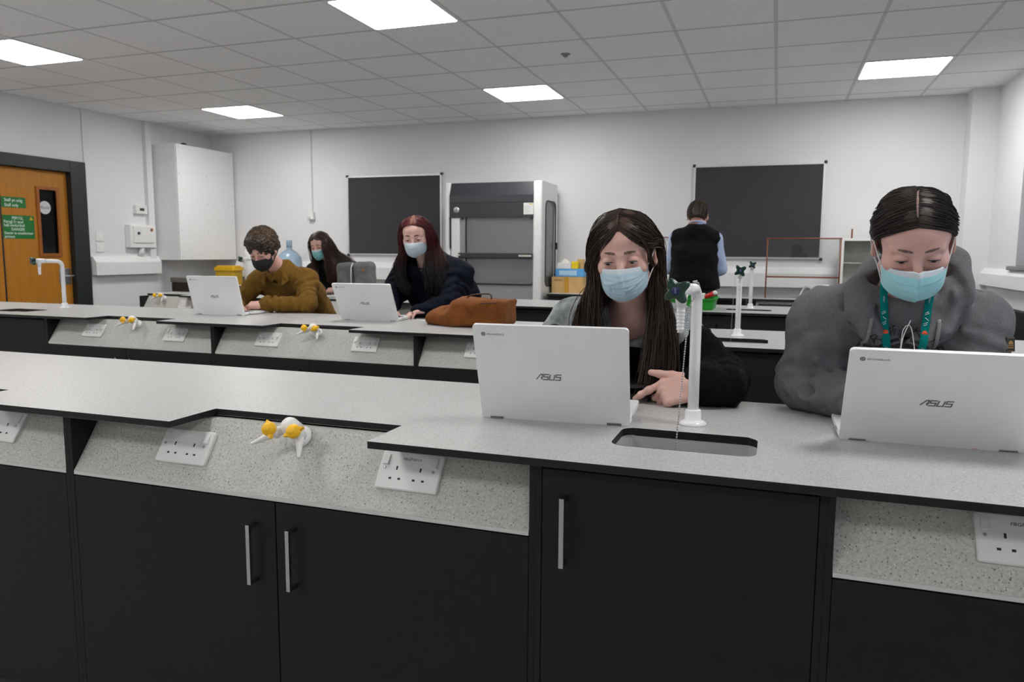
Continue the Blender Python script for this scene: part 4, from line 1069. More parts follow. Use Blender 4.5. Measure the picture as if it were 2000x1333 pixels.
def strands(name, guides, n, mats, parent, m=16, r=(.0009, .0004), jit=.004, jit2=None, wave=.002, seed=1, grow=1.0, lens=(.85, 1.0), sides=3, wl=1.5):
    """locks of hair between neighbouring guide lines, as one mesh of thin tapering tubes"""
    R = np.random.RandomState(seed)
    G = np.array([catmull(g, 40) for g in guides]); K = len(G)
    jit2 = jit if jit2 is None else jit2
    u = R.rand(n)*(K-1); i = np.minimum(u.astype(int), K-2); t = (u-i)[:, None, None]
    C = G[i]*(1-t)+G[i+1]*t
    # resample with individual length
    ln = lens[0]+(lens[1]-lens[0])*R.rand(n); s = np.linspace(0, 1, m)[None]*ln[:, None]*39; a = np.minimum(s.astype(int), 38); w = (s-a)[..., None]
    ii = np.arange(n)[:, None]; C = C[ii, a]*(1-w)+C[ii, a+1]*w
    s1 = np.linspace(0, 1, m)[None, :, None]
    off = R.randn(n, 1, 3); C = C+off*(jit+(jit2-jit)*s1)*(.25+.75*np.minimum(1, s1*4))
    ph = R.rand(n, 1, 3)*6.3; fr = (2+R.rand(n, 1, 3)*3)*wl
    C = C+np.sin(ph+fr*s1*3)*wave*np.minimum(1, s1*3)
    T = np.gradient(C, axis=1); T /= np.maximum(1e-9, np.linalg.norm(T, axis=2, keepdims=True))
    A = np.cross(T, np.array([.31, .52, .79])); A /= np.maximum(1e-9, np.linalg.norm(A, axis=2, keepdims=True)); B = np.cross(T, A)
    rr = (r[0]+(r[1]-r[0])*s1)*(.6+.8*R.rand(n, 1, 1))
    V = np.stack([C+(A*math.cos(2*PI*k/sides)+B*math.sin(2*PI*k/sides))*rr for k in range(sides)], 2)  # n,m,sides,3
    idx = np.arange(n*m*sides).reshape(n, m, sides)
    Q = np.stack([np.stack([idx[:, :-1, k], idx[:, :-1, (k+1) % sides], idx[:, 1:, (k+1) % sides], idx[:, 1:, k]], -1) for k in range(sides)], 2).reshape(-1, 4)
    return V.reshape(-1, 3), Q
def merge_np(parts):
    V = []; Q = []; o = 0
    for v, q in parts: V.append(v); Q.append(q+o); o += len(v)
    return np.concatenate(V), np.concatenate(Q)
def hair_mat(name, dark, light, rough=.38, zgrad=None, spec=.5):
    if name in MATS: return MATS[name]
    m, nt, b = new_mat(name)
    g = nd(nt, 'ShaderNodeNewGeometry'); tc = nd(nt, 'ShaderNodeTexCoord')
    nz = nd(nt, 'ShaderNodeTexNoise', i_Scale=90.0); nt.links.new(tc.outputs['Object'], nz.inputs['Vector'])
    ad = nd(nt, 'ShaderNodeMath', operation='MULTIPLY'); nt.links.new(g.outputs['Random Per Island'], ad.inputs[0]); nt.links.new(nz.outputs['Fac'], ad.inputs[1])
    a2 = nd(nt, 'ShaderNodeMath', operation='MULTIPLY'); nt.links.new(ad.outputs[0], a2.inputs[0]); a2.inputs[1].default_value = 1.7
    rp = nd(nt, 'ShaderNodeValToRGB'); rp.color_ramp.elements[0].color = lin(dark)+(1,); rp.color_ramp.elements[1].color = lin(light)+(1,)
    nt.links.new(a2.outputs[0], rp.inputs['Fac']); out = rp.outputs['Color']
    if zgrad:   # dyed lengths: (world z low, z high, colour of the low end)
        sp = nd(nt, 'ShaderNodeSeparateXYZ'); nt.links.new(g.outputs['Position'], sp.inputs[0])
        mr = nd(nt, 'ShaderNodeMapRange'); mr.inputs['From Min'].default_value = zgrad[0]; mr.inputs['From Max'].default_value = zgrad[1]; nt.links.new(sp.outputs['Z'], mr.inputs['Value'])
        mx = nd(nt, 'ShaderNodeMix', data_type='RGBA'); nt.links.new(mr.outputs[0], mx.inputs['Factor']); mx.inputs['A'].default_value = lin(zgrad[2])+(1,); nt.links.new(out, mx.inputs['B']); out = mx.outputs['Result']
    nt.links.new(out, b.inputs['Base Color']); b.inputs['Roughness'].default_value = rough; b.inputs['Specular IOR Level'].default_value = spec
    MATS[name] = m
    return m

# ------------------------------------------------------------------ people: shared anatomy
def head_frame(c, az, pitch, roll=0.0, sc=(1, 1, 1)):
    """az: degrees the face turns from -y (toward the camera side) to +x; pitch: degrees looking down; columns x=person's right, y=forward, z=up"""
    a, p, r = math.radians(az), math.radians(pitch), math.radians(roll)
    fwd = Vector((math.sin(a)*math.cos(p), -math.cos(a)*math.cos(p), -math.sin(p)))
    right = Vector((-math.cos(a), -math.sin(a), 0)); up = right.cross(fwd)
    R = Matrix((right, fwd, up)).transposed() @ Matrix.Rotation(r, 3, 'Y') @ Matrix.Diagonal(sc)
    return Vector(c), R
def head_shape(openness=.0045, eye_z=-.002, wide=1.0, jaw=1.0):
    S = Sdf()
    S.u(ell((0, -.016, .040), (.0735, .092, .080)))
    S.u(ell((0, .034, .032), (.060, .050, .054)), .03)
    S.u(ell((0, .036, -.034), (.054*wide, .050, .066)), .03)
    for s in (-1, 1):
        S.u(ell((s*.041, .052, -.022), (.022, .026, .022)), .025)
        S.u(cap((s*.050*wide, -.002, -.062), (s*.018, .062, -.097*jaw), .017, .015), .03)
        S.u(cap((s*.013, .0835, .019), (s*.043, .0680, .0215), .0085, .0075), .013)
    S.u(ell((0, .071, -.100*jaw), (.021, .019, .016)), .025)
    for s in (-1, 1):
        S.sub(ell((s*.032, .098, .001), (.017, .019, .0125)), .016)
    S.u(cap((0, .083, .012), (0, .1065, -.030), .0075, .0105), .014)
    for s in (-1, 1):
        S.u(ell((s*.0115, .097, -.034), (.0085, .010, .0075)), .007)
        S.sub(ell((s*.0065, .102, -.0405), (.0035, .005, .003)), .003)
    S.u(ell((0, .0875, -.0625), (.021, .0085, .0050)), .006); S.u(ell((0, .0865, -.0725), (.017, .0085, .0055)), .006)
    S.sub(cap((-.021, .0945, -.0668), (.021, .0945, -.0668), .0016), .003)
    for s in (-1, 1):
        L = Sdf(); L.u(ell((s*.0315, .0735, .0005), (.0150, .0150, .0150)))
        L.sub(ell((s*.0315, .0890, eye_z), (.0138, .0130, openness)), .0015)
        S.u(L, .004)
        S.sub(ell((s*.0315, .0885, eye_z), (.0128, .0085, openness)), .001)
        S.u(cap((s*.0315-.0135, .0845, eye_z+openness*.5), (s*.0315+.0135, .0845, eye_z+openness*.5), .0001), .0)
        E = Sdf()
        R = np.array((Matrix.Rotation(math.radians(-20*s), 3, 'Z') @ Matrix.Rotation(math.radians(12), 3, 'X')), F32)
        E.u(ell((s*.0775, -.012, -.004), (.0075, .0185, .0300), R)); E.sub(ell((s*.0850, -.009, .000), (.0065, .0110, .0180), R), .004)
        E.u(ell((s*.0785, -.004, -.026), (.0060, .0085, .0105)), .008)
        S.u(E, .007)
    return S
def hand_ops(S, wrist, fwd, back, thumb_side, curls=(.5, .6, .7, .8), thumb=(.35, .3), s=1.0, k=.006, spread=1.0, thumb_dir=None, aim=None, fat=1.0):
    w = Vector(wrist); f = Vector(fwd).normalized(); b = Vector(back); b = (b-f*b.dot(f)).normalized(); t = Vector(thumb_side); t = (t-f*t.dot(f)-b*t.dot(b)).normalized()
    at = lambda x, y, z: w+(f*x+t*y+b*z)*s
    S.u(cap(at(-.03, 0, 0), at(.012, 0, 0), .0235*s, .0225*s), .02)
    R = np.array(Matrix((f, t, b)).transposed(), F32)
    S.u(rbx(at(.050, .000, 0), np.array((.044, .038, .0135))*s, .012*s, R), .016)
    S.u(ell(at(.028, .020, -.010), (.028*s, .018*s, .014*s), R), .012)
    S.u(ell(at(.035, -.022, -.009), (.032*s, .013*s, .012*s), R), .012)
    spec = ((.029, .042, .026, .021, .0092), (.0095, .047, .029, .022, .0094), (-.010, .043, .027, .021, .0089), (-.0285, .033, .021, .018, .0079))
    for fi, ((ty, l1, l2, l3, r), c) in enumerate(zip(spec, curls)):
        c = c if hasattr(c, '__len__') else (c, c*1.15, c*.7); r *= fat
        p = at(.086-abs(ty-.005)*.22, ty, .001); S.u(ell(p+b*.0035*s, (.0105*s,)*3), .006)
        a = 0.0; sp_ = t*(ty*1.6*spread)+(Vector(aim[fi]) if aim else Vector((0, 0, 0)))
        for j, (l, rr) in enumerate(((l1, r), (l2, r*.93), (l3, r*.84))):
            a += c[j]; d = (f*math.cos(a)-b*math.sin(a)+sp_).normalized(); q = p+d*l*s
            S.u(cap(p, q, rr*s, rr*.92*s), k)
            if j < 2: S.u(ell(q+b*math.cos(a)*.0012*s+f*math.sin(a)*.0012*s, (rr*.98*s,)*3), .004)
            p = q
    td = Vector(thumb_dir).normalized() if thumb_dir is not None else (f*.62+t*.75-b*.25).normalized()
    p = at(.016, .026, -.006); q = p+td*.040*s; S.u(cap(p, q, .0145*s, .0120*s), .012); p = q
    td = (td+f*thumb[0]-t*thumb[0]*.3).normalized(); q = p+td*.033*s; S.u(cap(p, q, .0112*s, .0104*s), .005); p = q
    td = (td+f*thumb[1]-t*thumb[1]*.2).normalized(); q = p+td*.024*s; S.u(cap(p, q, .0106*s, .0084*s), .005)
    return q
def torso_ops(S, J, o=0.0, k=.06, bust=0.0, w=1.0):
    lat = (Vector(J['shR'])-Vector(J['shL'])).normalized(); pe, wa, chs, nk = (Vector(J[n]) for n in ('pelvis', 'waist', 'chest', 'neck'))
    for s in (-1, 1):
        S.u(cap(pe+lat*.085*s*w, wa+lat*.060*s*w, .105+o, .098+o), k)
        S.u(cap(wa+lat*.060*s*w, chs+lat*.075*s*w, .098+o, .098+o), k)
        sh = Vector(J['shR' if s > 0 else 'shL'])
        S.u(cap(chs+lat*.075*s*w, sh-lat*.03*s+Vector((0, 0, -.02)), .085+o, .055+o), k)
        S.u(cap(nk, sh, .042+o, .046+o), k*.8)
    S.u(cap(pe, nk, .09+o, .055+o), k)
def arm_ops(S, J, side, o=0.0, k=.03, a=1.0, to_wrist=1.0):
    sh, el, wr = (Vector(J[n+side]) for n in ('sh', 'el', 'wr'))
    S.u(cap(sh, el, .050*a+o, .040*a+o), k)
    S.u(cap(el, el+(wr-el)*to_wrist, .040*a+o, (.040+(.026-.040)*to_wrist)*a+o), k)
def leg_ops(S, J, o=0.0, k=.04):
    for side in 'LR':
        hp, kn, an = (Vector(J[n+side]) for n in ('hip', 'kn', 'an'))
        S.u(cap(hp, kn, .080+o, .058+o), k); S.u(cap(kn, an, .056+o, .040+o), k)
        fo = Vector(J.get('toe'+side, an+Vector((0, -.15, -.05)))); S.u(cap(an+Vector((0, .03, -.045)), fo, .036+o, .030+o), .03)
def seated(J, seat=.62):
    """adds hips, knees, ankles and feet for a person on a stool facing -y"""
    pe = Vector(J['pelvis']); lat = (Vector(J['shR'])-Vector(J['shL'])); lat.z = 0; lat.normalize()
    for side, s in (('L', -1), ('R', 1)):
        J['hip'+side] = pe+lat*.09*s+Vector((0, -.03, -.04)); J['kn'+side] = pe+lat*.12*s+Vector((0, -.30, -.06)); J['an'+side] = pe+lat*.11*s+Vector((0, -.26, -.46)); J['toe'+side] = J['an'+side]+Vector((0, -.13, -.055))
    return J
def bounds(pts, pad):
    P = np.array([tuple(p) for p in pts]); return P.min(0)-pad, P.max(0)+pad
M_skin = {}
def skin(name, col, red=(1.0, .42, .34)):
    m, nt, b = new_mat(name); tc = nd(nt, 'ShaderNodeTexCoord'); c = lin(col)
    n1 = nd(nt, 'ShaderNodeTexNoise', i_Scale=16.0, i_Detail=5.0); nt.links.new(tc.outputs['Object'], n1.inputs['Vector'])
    rp = nd(nt, 'ShaderNodeValToRGB'); rp.color_ramp.elements[0].position = .35; rp.color_ramp.elements[1].position = .7
    rp.color_ramp.elements[0].color = c+(1,); rp.color_ramp.elements[1].color = (min(1, c[0]*1.02), c[1]*.93, c[2]*.91, 1)
    nt.links.new(n1.outputs['Fac'], rp.inputs['Fac']); nt.links.new(rp.outputs['Color'], b.inputs['Base Color'])
    b.inputs['Roughness'].default_value = .48; b.inputs['Specular IOR Level'].default_value = .4
    b.inputs['Subsurface Weight'].default_value = .12; b.inputs['Subsurface Radius'].default_value = (1, .35, .2); b.inputs['Subsurface Scale'].default_value = .004
    n2 = nd(nt, 'ShaderNodeTexNoise', i_Scale=420.0, i_Detail=2.0); nt.links.new(tc.outputs['Object'], n2.inputs['Vector'])
    bp = nd(nt, 'ShaderNodeBump', i_Strength=.12, i_Distance=.0006); nt.links.new(n2.outputs['Fac'], bp.inputs['Height']); nt.links.new(bp.outputs['Normal'], b.inputs['Normal'])
    return m
def fabric(name, col, rough=.9, fine=900.0, coarse=35.0, bump=.35, var=.12, mar=None, sheen=.03, spec=.12):
    """woven or knitted cloth: fine weave bump, soft creases, tone variation"""
    m, nt, b = new_mat(name); tc = nd(nt, 'ShaderNodeTexCoord'); c = lin(col) if max(col) > 1.001 else col
    n1 = nd(nt, 'ShaderNodeTexNoise', i_Scale=coarse, i_Detail=5.0); n2 = nd(nt, 'ShaderNodeTexNoise', i_Scale=fine, i_Detail=2.0)
    for n in (n1, n2): nt.links.new(tc.outputs['Object'], n.inputs['Vector'])
    mx = nd(nt, 'ShaderNodeMath', operation='ADD'); h = nd(nt, 'ShaderNodeMath', operation='MULTIPLY'); h.inputs[1].default_value = .5
    nt.links.new(n1.outputs['Fac'], mx.inputs[0]); nt.links.new(n2.outputs['Fac'], mx.inputs[1]); nt.links.new(mx.outputs[0], h.inputs[0])
    rp = nd(nt, 'ShaderNodeValToRGB'); rp.color_ramp.elements[0].position = .36; rp.color_ramp.elements[1].position = .64
    rp.color_ramp.elements[0].color = tuple(v*(1-var*1.6) for v in c)+(1,); rp.color_ramp.elements[1].color = tuple(min(1, v*(1+var*1.6)) for v in c)+(1,)
    nt.links.new(h.outputs[0], rp.inputs['Fac']); nt.links.new(rp.outputs['Color'], b.inputs['Base Color'])
    b.inputs['Roughness'].default_value = rough; b.inputs['Specular IOR Level'].default_value = spec
    b.inputs['Sheen Weight'].default_value = sheen; b.inputs['Sheen Roughness'].default_value = .5
    b1 = nd(nt, 'ShaderNodeBump', i_Strength=bump, i_Distance=.002); nt.links.new(n2.outputs['Fac'], b1.inputs['Height'])
    b2 = nd(nt, 'ShaderNodeBump', i_Strength=bump*.8, i_Distance=.004); nt.links.new(n1.outputs['Fac'], b2.inputs['Height']); nt.links.new(b1.outputs['Normal'], b2.inputs['Normal'])
    nt.links.new(b2.outputs['Normal'], b.inputs['Normal'])
    return m
M_mask = mat('mask_blue', (172, 200, 212), .75, var=.03, vscale=30, bump=.15, bscale=900, bdist=.0004, sheen=.1)
M_maskc = mat('mask_cyan', (152, 208, 216), .75, var=.03, vscale=30, bump=.15, bscale=900, bdist=.0004, sheen=.1)
M_maskp = mat('mask_pale', (184, 200, 208), .75, var=.03, vscale=30, bump=.15, bscale=900, bdist=.0004)
M_maskw = mat('mask_white', (196, 204, 212), .75, var=.02)
M_maskb = mat('mask_black', (.008, .008, .009), .85, var=.1)
M_cord = mat('cord_white', (.72, .72, .72), .6, var=.02)
def face_mask(parent, hc, R, m, border=True, nu=41, nv=33, crease=(), cloth=False, s=1.0, loops=True, name='face_mask', label=None, zt=-.020, hh=.098):
    """pleated surgical mask over nose and chin with ear loops"""
    def base(u, v):
        au = abs(u)
        ytop, ybot = .112-.004*v, .086
        yc = (1-v)**2*.109+2*v*(1-v)*.146+v*v*.088          # bulge down the middle
        zc = -.014-hh*v
        zs = zt-.054*v
        ws = .0655-.004*v
        if cloth: zs = -.026-.046*v; yc = (1-v)**2*.108+2*v*(1-v)*.150+v*v*.080
        e = au**1.9
        x = ws*(u*(1.18-.18*au*au)) if True else ws*u
        x = ws*math.sin(u*1.32)/math.sin(1.32)
        y = yc+(.036-yc)*(1-math.cos(u*PI/2)**1.05) if au < 1 else .036
        z = zc+(zs-zc)*(au**1.7)
        return Vector((x, y, z))
    def P(i, j):
        u = -1+2*i/(nu-1); v = j/(nv-1); p = base(u, v)
        if not cloth:
            f = (1-abs(u)**4); st = 0
            for c in (.30, .50, .70):
                d = (v-c); st += math.exp(-(d/.022)**2)*.0022-math.exp(-((d-.035)/.03)**2)*.0016
            p.y += st*f
            for (u0, v0, u1, v1, w, h) in crease:
                a = Vector((u0, v0)); b = Vector((u1, v1)); q = Vector((u, v)); t = max(0, min(1, (q-a).dot(b-a)/(b-a).length_squared)); d = (q-a-(b-a)*t).length
                p.y += 1.7*h*math.exp(-(d/w)**2)
        else:
            p.y += .004*math.exp(-(u/.05)**2)
        return tuple(Vector(hc)+R @ (p*s))
    k = MB(); k.grid(P, nu, nv, True)
    if border:
        k.mi = [1 if (f//(nu-1)) < 4 or (f % (nu-1)) in (0, nu-2) else 0 for f in range(len(k.f))]
    o = k.build(name, [m, M_maskw if not cloth else m], parent, label=label, solid=.0016)
    if loops:
        for sd in (-1, 1):
            k = MB(); W = lambda q: tuple(Vector(hc)+R @ (Vector(q)*s))
            a, b = base(sd*.98, .05), base(sd*.98, .95)
            pts = catmull([W(a), W((sd*.075, .012, -.004)), W((sd*.0815, -.012, .020)), W((sd*.082, -.030, .004)), W((sd*.079, -.020, -.030)), W((sd*.070, .012, -.050)), W(b)], 28)
            k.tube([tuple(p) for p in pts], .0014 if not cloth else .003, 6)
            k.build('ear_loop', M_cord if not cloth else m, o)
    return o
M_eyew = mat('eye_white', (.46, .42, .40), .15, var=.04)
M_pupil = mat('pupil', (.006, .005, .005), .08, var=.05)
M_lash = mat('lash', (.010, .007, .006), .7, var=.1)
def eyes(parent, hc, R, iris, gaze=(0, .9, -.45), openness=.0045, eye_z=-.002, brow=(.05, .03, .02), s=1.0, browm=None, brow_h=0.0):
    W = lambda q: Vector(hc)+R @ (Vector(q)*s)
    mi_ = mat('iris_%d_%d' % (iris[0], iris[1]), iris, .1, var=.25, vscale=900)
    for sd in (-1, 1):
        c = W((sd*.0315, .0735, .0005)); g = (R @ Vector(gaze)).normalized()
        k = MB(); k.ball((0, 0, 0), .0132*s, 20, 14); k.v = [tuple(Vector(v)+c) for v in k.v]
        o = k.build('eye', M_eyew, parent)
        k = MB(); k.lathe([(.0062*s, .01165*s), (.0060*s, .0119*s), (.003*s, .0130*s), (0, .01322*s)], c, g, 20, caps=False); k.build('iris', mi_, o)
        k = MB(); k.lathe([(.0027*s, .01315*s), (.0016*s, .0134*s), (0, .01345*s)], c, g, 14, caps=False); k.build('pupil', M_pupil, o)
        # lid margin with lashes
        k = MB(); pts = []
        for q in range(13):
            x = -1+2*q/12; pts.append(W((sd*.0315+x*.0138, .0735+.0152*math.sqrt(max(.05, 1-(x*.82)**2))-.0004, eye_z+openness*math.sqrt(max(0, 1-x*x))*.9+.0002)))
        k.tube(pts, [.0003+.0006*math.sin(PI*q/12) for q in range(13)], 5)
        for q in range(1, 12):
            x = -1+2*q/12; d = R @ Vector((x*.5+sd*.25, .8, -.35)); k.tube([pts[q], pts[q]+d*.0018*s, pts[q]+(d+R @ Vector((0, 0, .25)))*.0034*s], [.00022, .00016, .00008], 4)
        k.build('eyelashes', M_lash, parent)
        k = MB(); rr = random.Random(5)
        for q in range(190):
            t = rr.random(); w = .0042*(math.sin(PI*min(1, t*.85+.15))**.6)*(rr.random()-.5)*2
            x = .011+.036*t; z = .0240+.0032*math.sin(.7+t*2.0)-.0035*t*t+w+brow_h; y = .0955-.0135*t-.0120*t*t
            p = W((sd*x, y, z)); d = R @ Vector((sd*(.7+.3*t), -.25*t, .45*(1-t)-.15)); k.tube([p, p+d*.0035*s, p+d*.0075*s+R @ Vector((0, -.0006, 0))], [.00034, .0003, .0001], 4)
        k.build('eyebrow', browm or M_lash, parent)
def wpts(hc, R, pts, s=1.0):
    """('L', p) points are in the head frame, ('W', p) in the room"""
    return [tuple(Vector(hc)+R @ (Vector(p)*s)) if t == 'L' else tuple(p) for t, p in pts]
# ------------------------------------------------------------------ people
def SP(dx, dy, dz, h=.008):
    d = Vector((dx, dy, dz)).normalized(); r = Vector((.0735+h, .0925+h, .0805+h))
    t = 1/math.sqrt((d.x/r.x)**2+(d.y/r.y)**2+(d.z/r.z)**2)
    return ('L', (d.x*t, -.016+d.y*t, .040+d.z*t))
def hair_cap(h=.008, back=-.06, cut=((0, .085, .070), (0, .100, .004), .013, .060), low=(0, .09, -.05, .066, .085, .07)):
    S = Sdf(); S.u(ell((0, -.017, .041), (.0735+h, .0925+h, .0805+h)))
    S.u(ell((0, -.045, -.02), (.066+h*.6, .058+h, .075)), .03)
    S.sub(cap(*cut), .006); S.sub(ell(low[:3], low[3:]), .006)
    S.inter(lambda P: back-P[:, 2], .01)
    return S
def add_body(root, S, lo, hi, h, zones, m, name='body'):
    return sdf_obj(name, S, lo, hi, h, m, root, zones)
def add_head(S, hc, R, s=1.0, **kw):
    H = head_shape(**kw); f = local(H, hc, R, s)
    S.u(f, .012)
def neck_ops(S, hc, R, J, r=.050):
    b = Vector(hc)+R @ Vector((0, -.022, -.055)); S.u(cap(b, J['neck'], r*.98, r*1.1), .03)
def zone(c, r, st): c = Vector(c); return (tuple(c-Vector((r, r, r))), tuple(c+Vector((r, r, r))), st)
def garment(name, S, pts, pad, h, m, root, zones=(), pick=None, label=None):
    lo, hi = bounds(pts, pad)
    o = sdf_obj(name, S, lo, hi, h, m, root, zones, pick)
    if label: o['label'] = label
    return o
def march(f, x, z, y0, y1, step=.004):
    """first surface point of a solid met when walking along +y"""
    ys = np.arange(y0, y1, step, dtype=F32); d = f(np.stack([np.full_like(ys, x), ys, np.full_like(ys, z)], 1)); k = np.argmax(d < 0)
    return None if d[k] >= 0 else float(ys[k]-step*(d[k]/(d[k]-d[max(0, k-1)]+1e-9) if k else 0))
def stool(label, x, y, seat):
    t = thing('lab_stool', label, 'stool', (x, y, 0), group='stools under the students')
    MB().lathe([(.0, seat-.03), (.15, seat-.03), (.165, seat-.02), (.165, seat-.006), (.155, seat), (0, seat)], seg=28).build('seat', M_dkgrey, t, world=False)
    for q in range(4):
        a = PI/4+q*PI/2; MB().tube([(.11*math.cos(a), .11*math.sin(a), seat-.03), (.19*math.cos(a), .19*math.sin(a), .0)], .011, 10).build('leg', M_steel, t, world=False)
    k = MB(); k.tube([(.165*math.cos(2*PI*i/24), .165*math.sin(2*PI*i/24), .21) for i in range(25)], .008, 8, caps=False); k.build('foot_ring', M_steel, t, world=False)
ALLJ = ('pelvis', 'waist', 'chest', 'neck', 'shL', 'shR', 'elL', 'elR', 'wrL', 'wrR', 'hipL', 'hipR', 'knL', 'knR', 'anL', 'anR', 'toeL', 'toeR')
UP = ('pelvis', 'waist', 'chest', 'neck', 'shL', 'shR', 'elL', 'elR', 'wrL', 'wrR')
def trousers(root, J, m, h=.009, shoes=True, top=None):
    S = Sdf(); pe = Vector(J['pelvis']); lat = (Vector(J['shR'])-Vector(J['shL'])).normalized()
    for s in (-1, 1): S.u(cap(pe+lat*.085*s, pe+lat*.075*s+Vector((0, 0, .10)), .118, .108), .06)
    leg_ops(S, J, .014)
    S.inter(lambda P: J['anL'][2]+.02-P[:, 2], .005)
    garment('trousers', S, [J[n] for n in ('pelvis', 'hipL', 'hipR', 'knL', 'knR', 'anL', 'anR')]+[pe+Vector((0, 0, .1))], .15, h, m, root)
    if shoes:
        for sd in 'LR':
            S = Sdf(); an, to = Vector(J['an'+sd]), Vector(J['toe'+sd]); d = (to-an); d.z = 0
            S.u(cap(an+Vector((0, 0, .0))-d*.2, an+Vector((0, 0, -.045))-d*.2, .044, .045)); S.u(cap(an+Vector((0, 0, -.05)), to+Vector((0, 0, .005)), .045, .040), .04)
            zf = to.z-.035; S.inter(lambda P, zf=zf: zf-P[:, 2], .004)
            garment('shoe', S, [an, to], .09, .007, M_shoe, root)
def parting(root, hc, R, pts, m, w=.0032):
    k = MB(); k.tube([tuple(p) for p in catmull(wpts(hc, R, pts), 24)], [w*(.35+.65*math.sin(PI*min(1, (q+2)/25)))*(.8+.3*((q*7) % 5)/5) for q in range(24)], 8, flat=1.0)
    k.build('parting', m, root, label='pale scalp along the parting')
M_scalp = mat('scalp', (128, 104, 96), .6, var=.25, vscale=220)
M_shoe = mat('shoe_dark', (.02, .02, .021), .6, var=.1)
M_jean = fabric('dark_trousers', (.020, .021, .025), coarse=25)
HAND = dict(rest=(.35, .45, .5, .55))

def loops_of_hair(parent, hc, R, name, m, sides, cap_kw, n=900, seed=2, r=(.0013, .0006), jit=.0035, jit2=.010, wave=.0025, mcap=None, pts=20, extra=(), h=.0032, lens=(.86, 1.0), label=None):
    """hair = scalp cap plus locks; sides is a list of guide sets in ('L'/'W') points"""
    V, Q = sdf_mesh(hair_cap(**cap_kw), np.array((-.12, -.15, -.14)), np.array((.12, .12, .16)), h)
    Rn = np.array(R); V = V @ Rn.T+np.array(hc); parts = [(V, Q)]
    for q, gs in enumerate(sides):
        parts.append(strands('s', [wpts(hc, R, g) for g in gs], n, None, None, pts, r, jit, jit2, wave, seed+q, lens=lens))
    for q, (gs, cnt, kw) in enumerate(extra):
        a = dict(m=pts, r=r, jit=jit, jit2=jit2, wave=wave, seed=seed+50+q, lens=lens); a.update(kw)
        parts.append(strands('s', [wpts(hc, R, g) for g in gs], cnt, None, None, **a))
    V, Q = merge_np(parts)
    o = np_mesh(name, V, Q, m, parent)
    if label: o['label'] = label
    return o

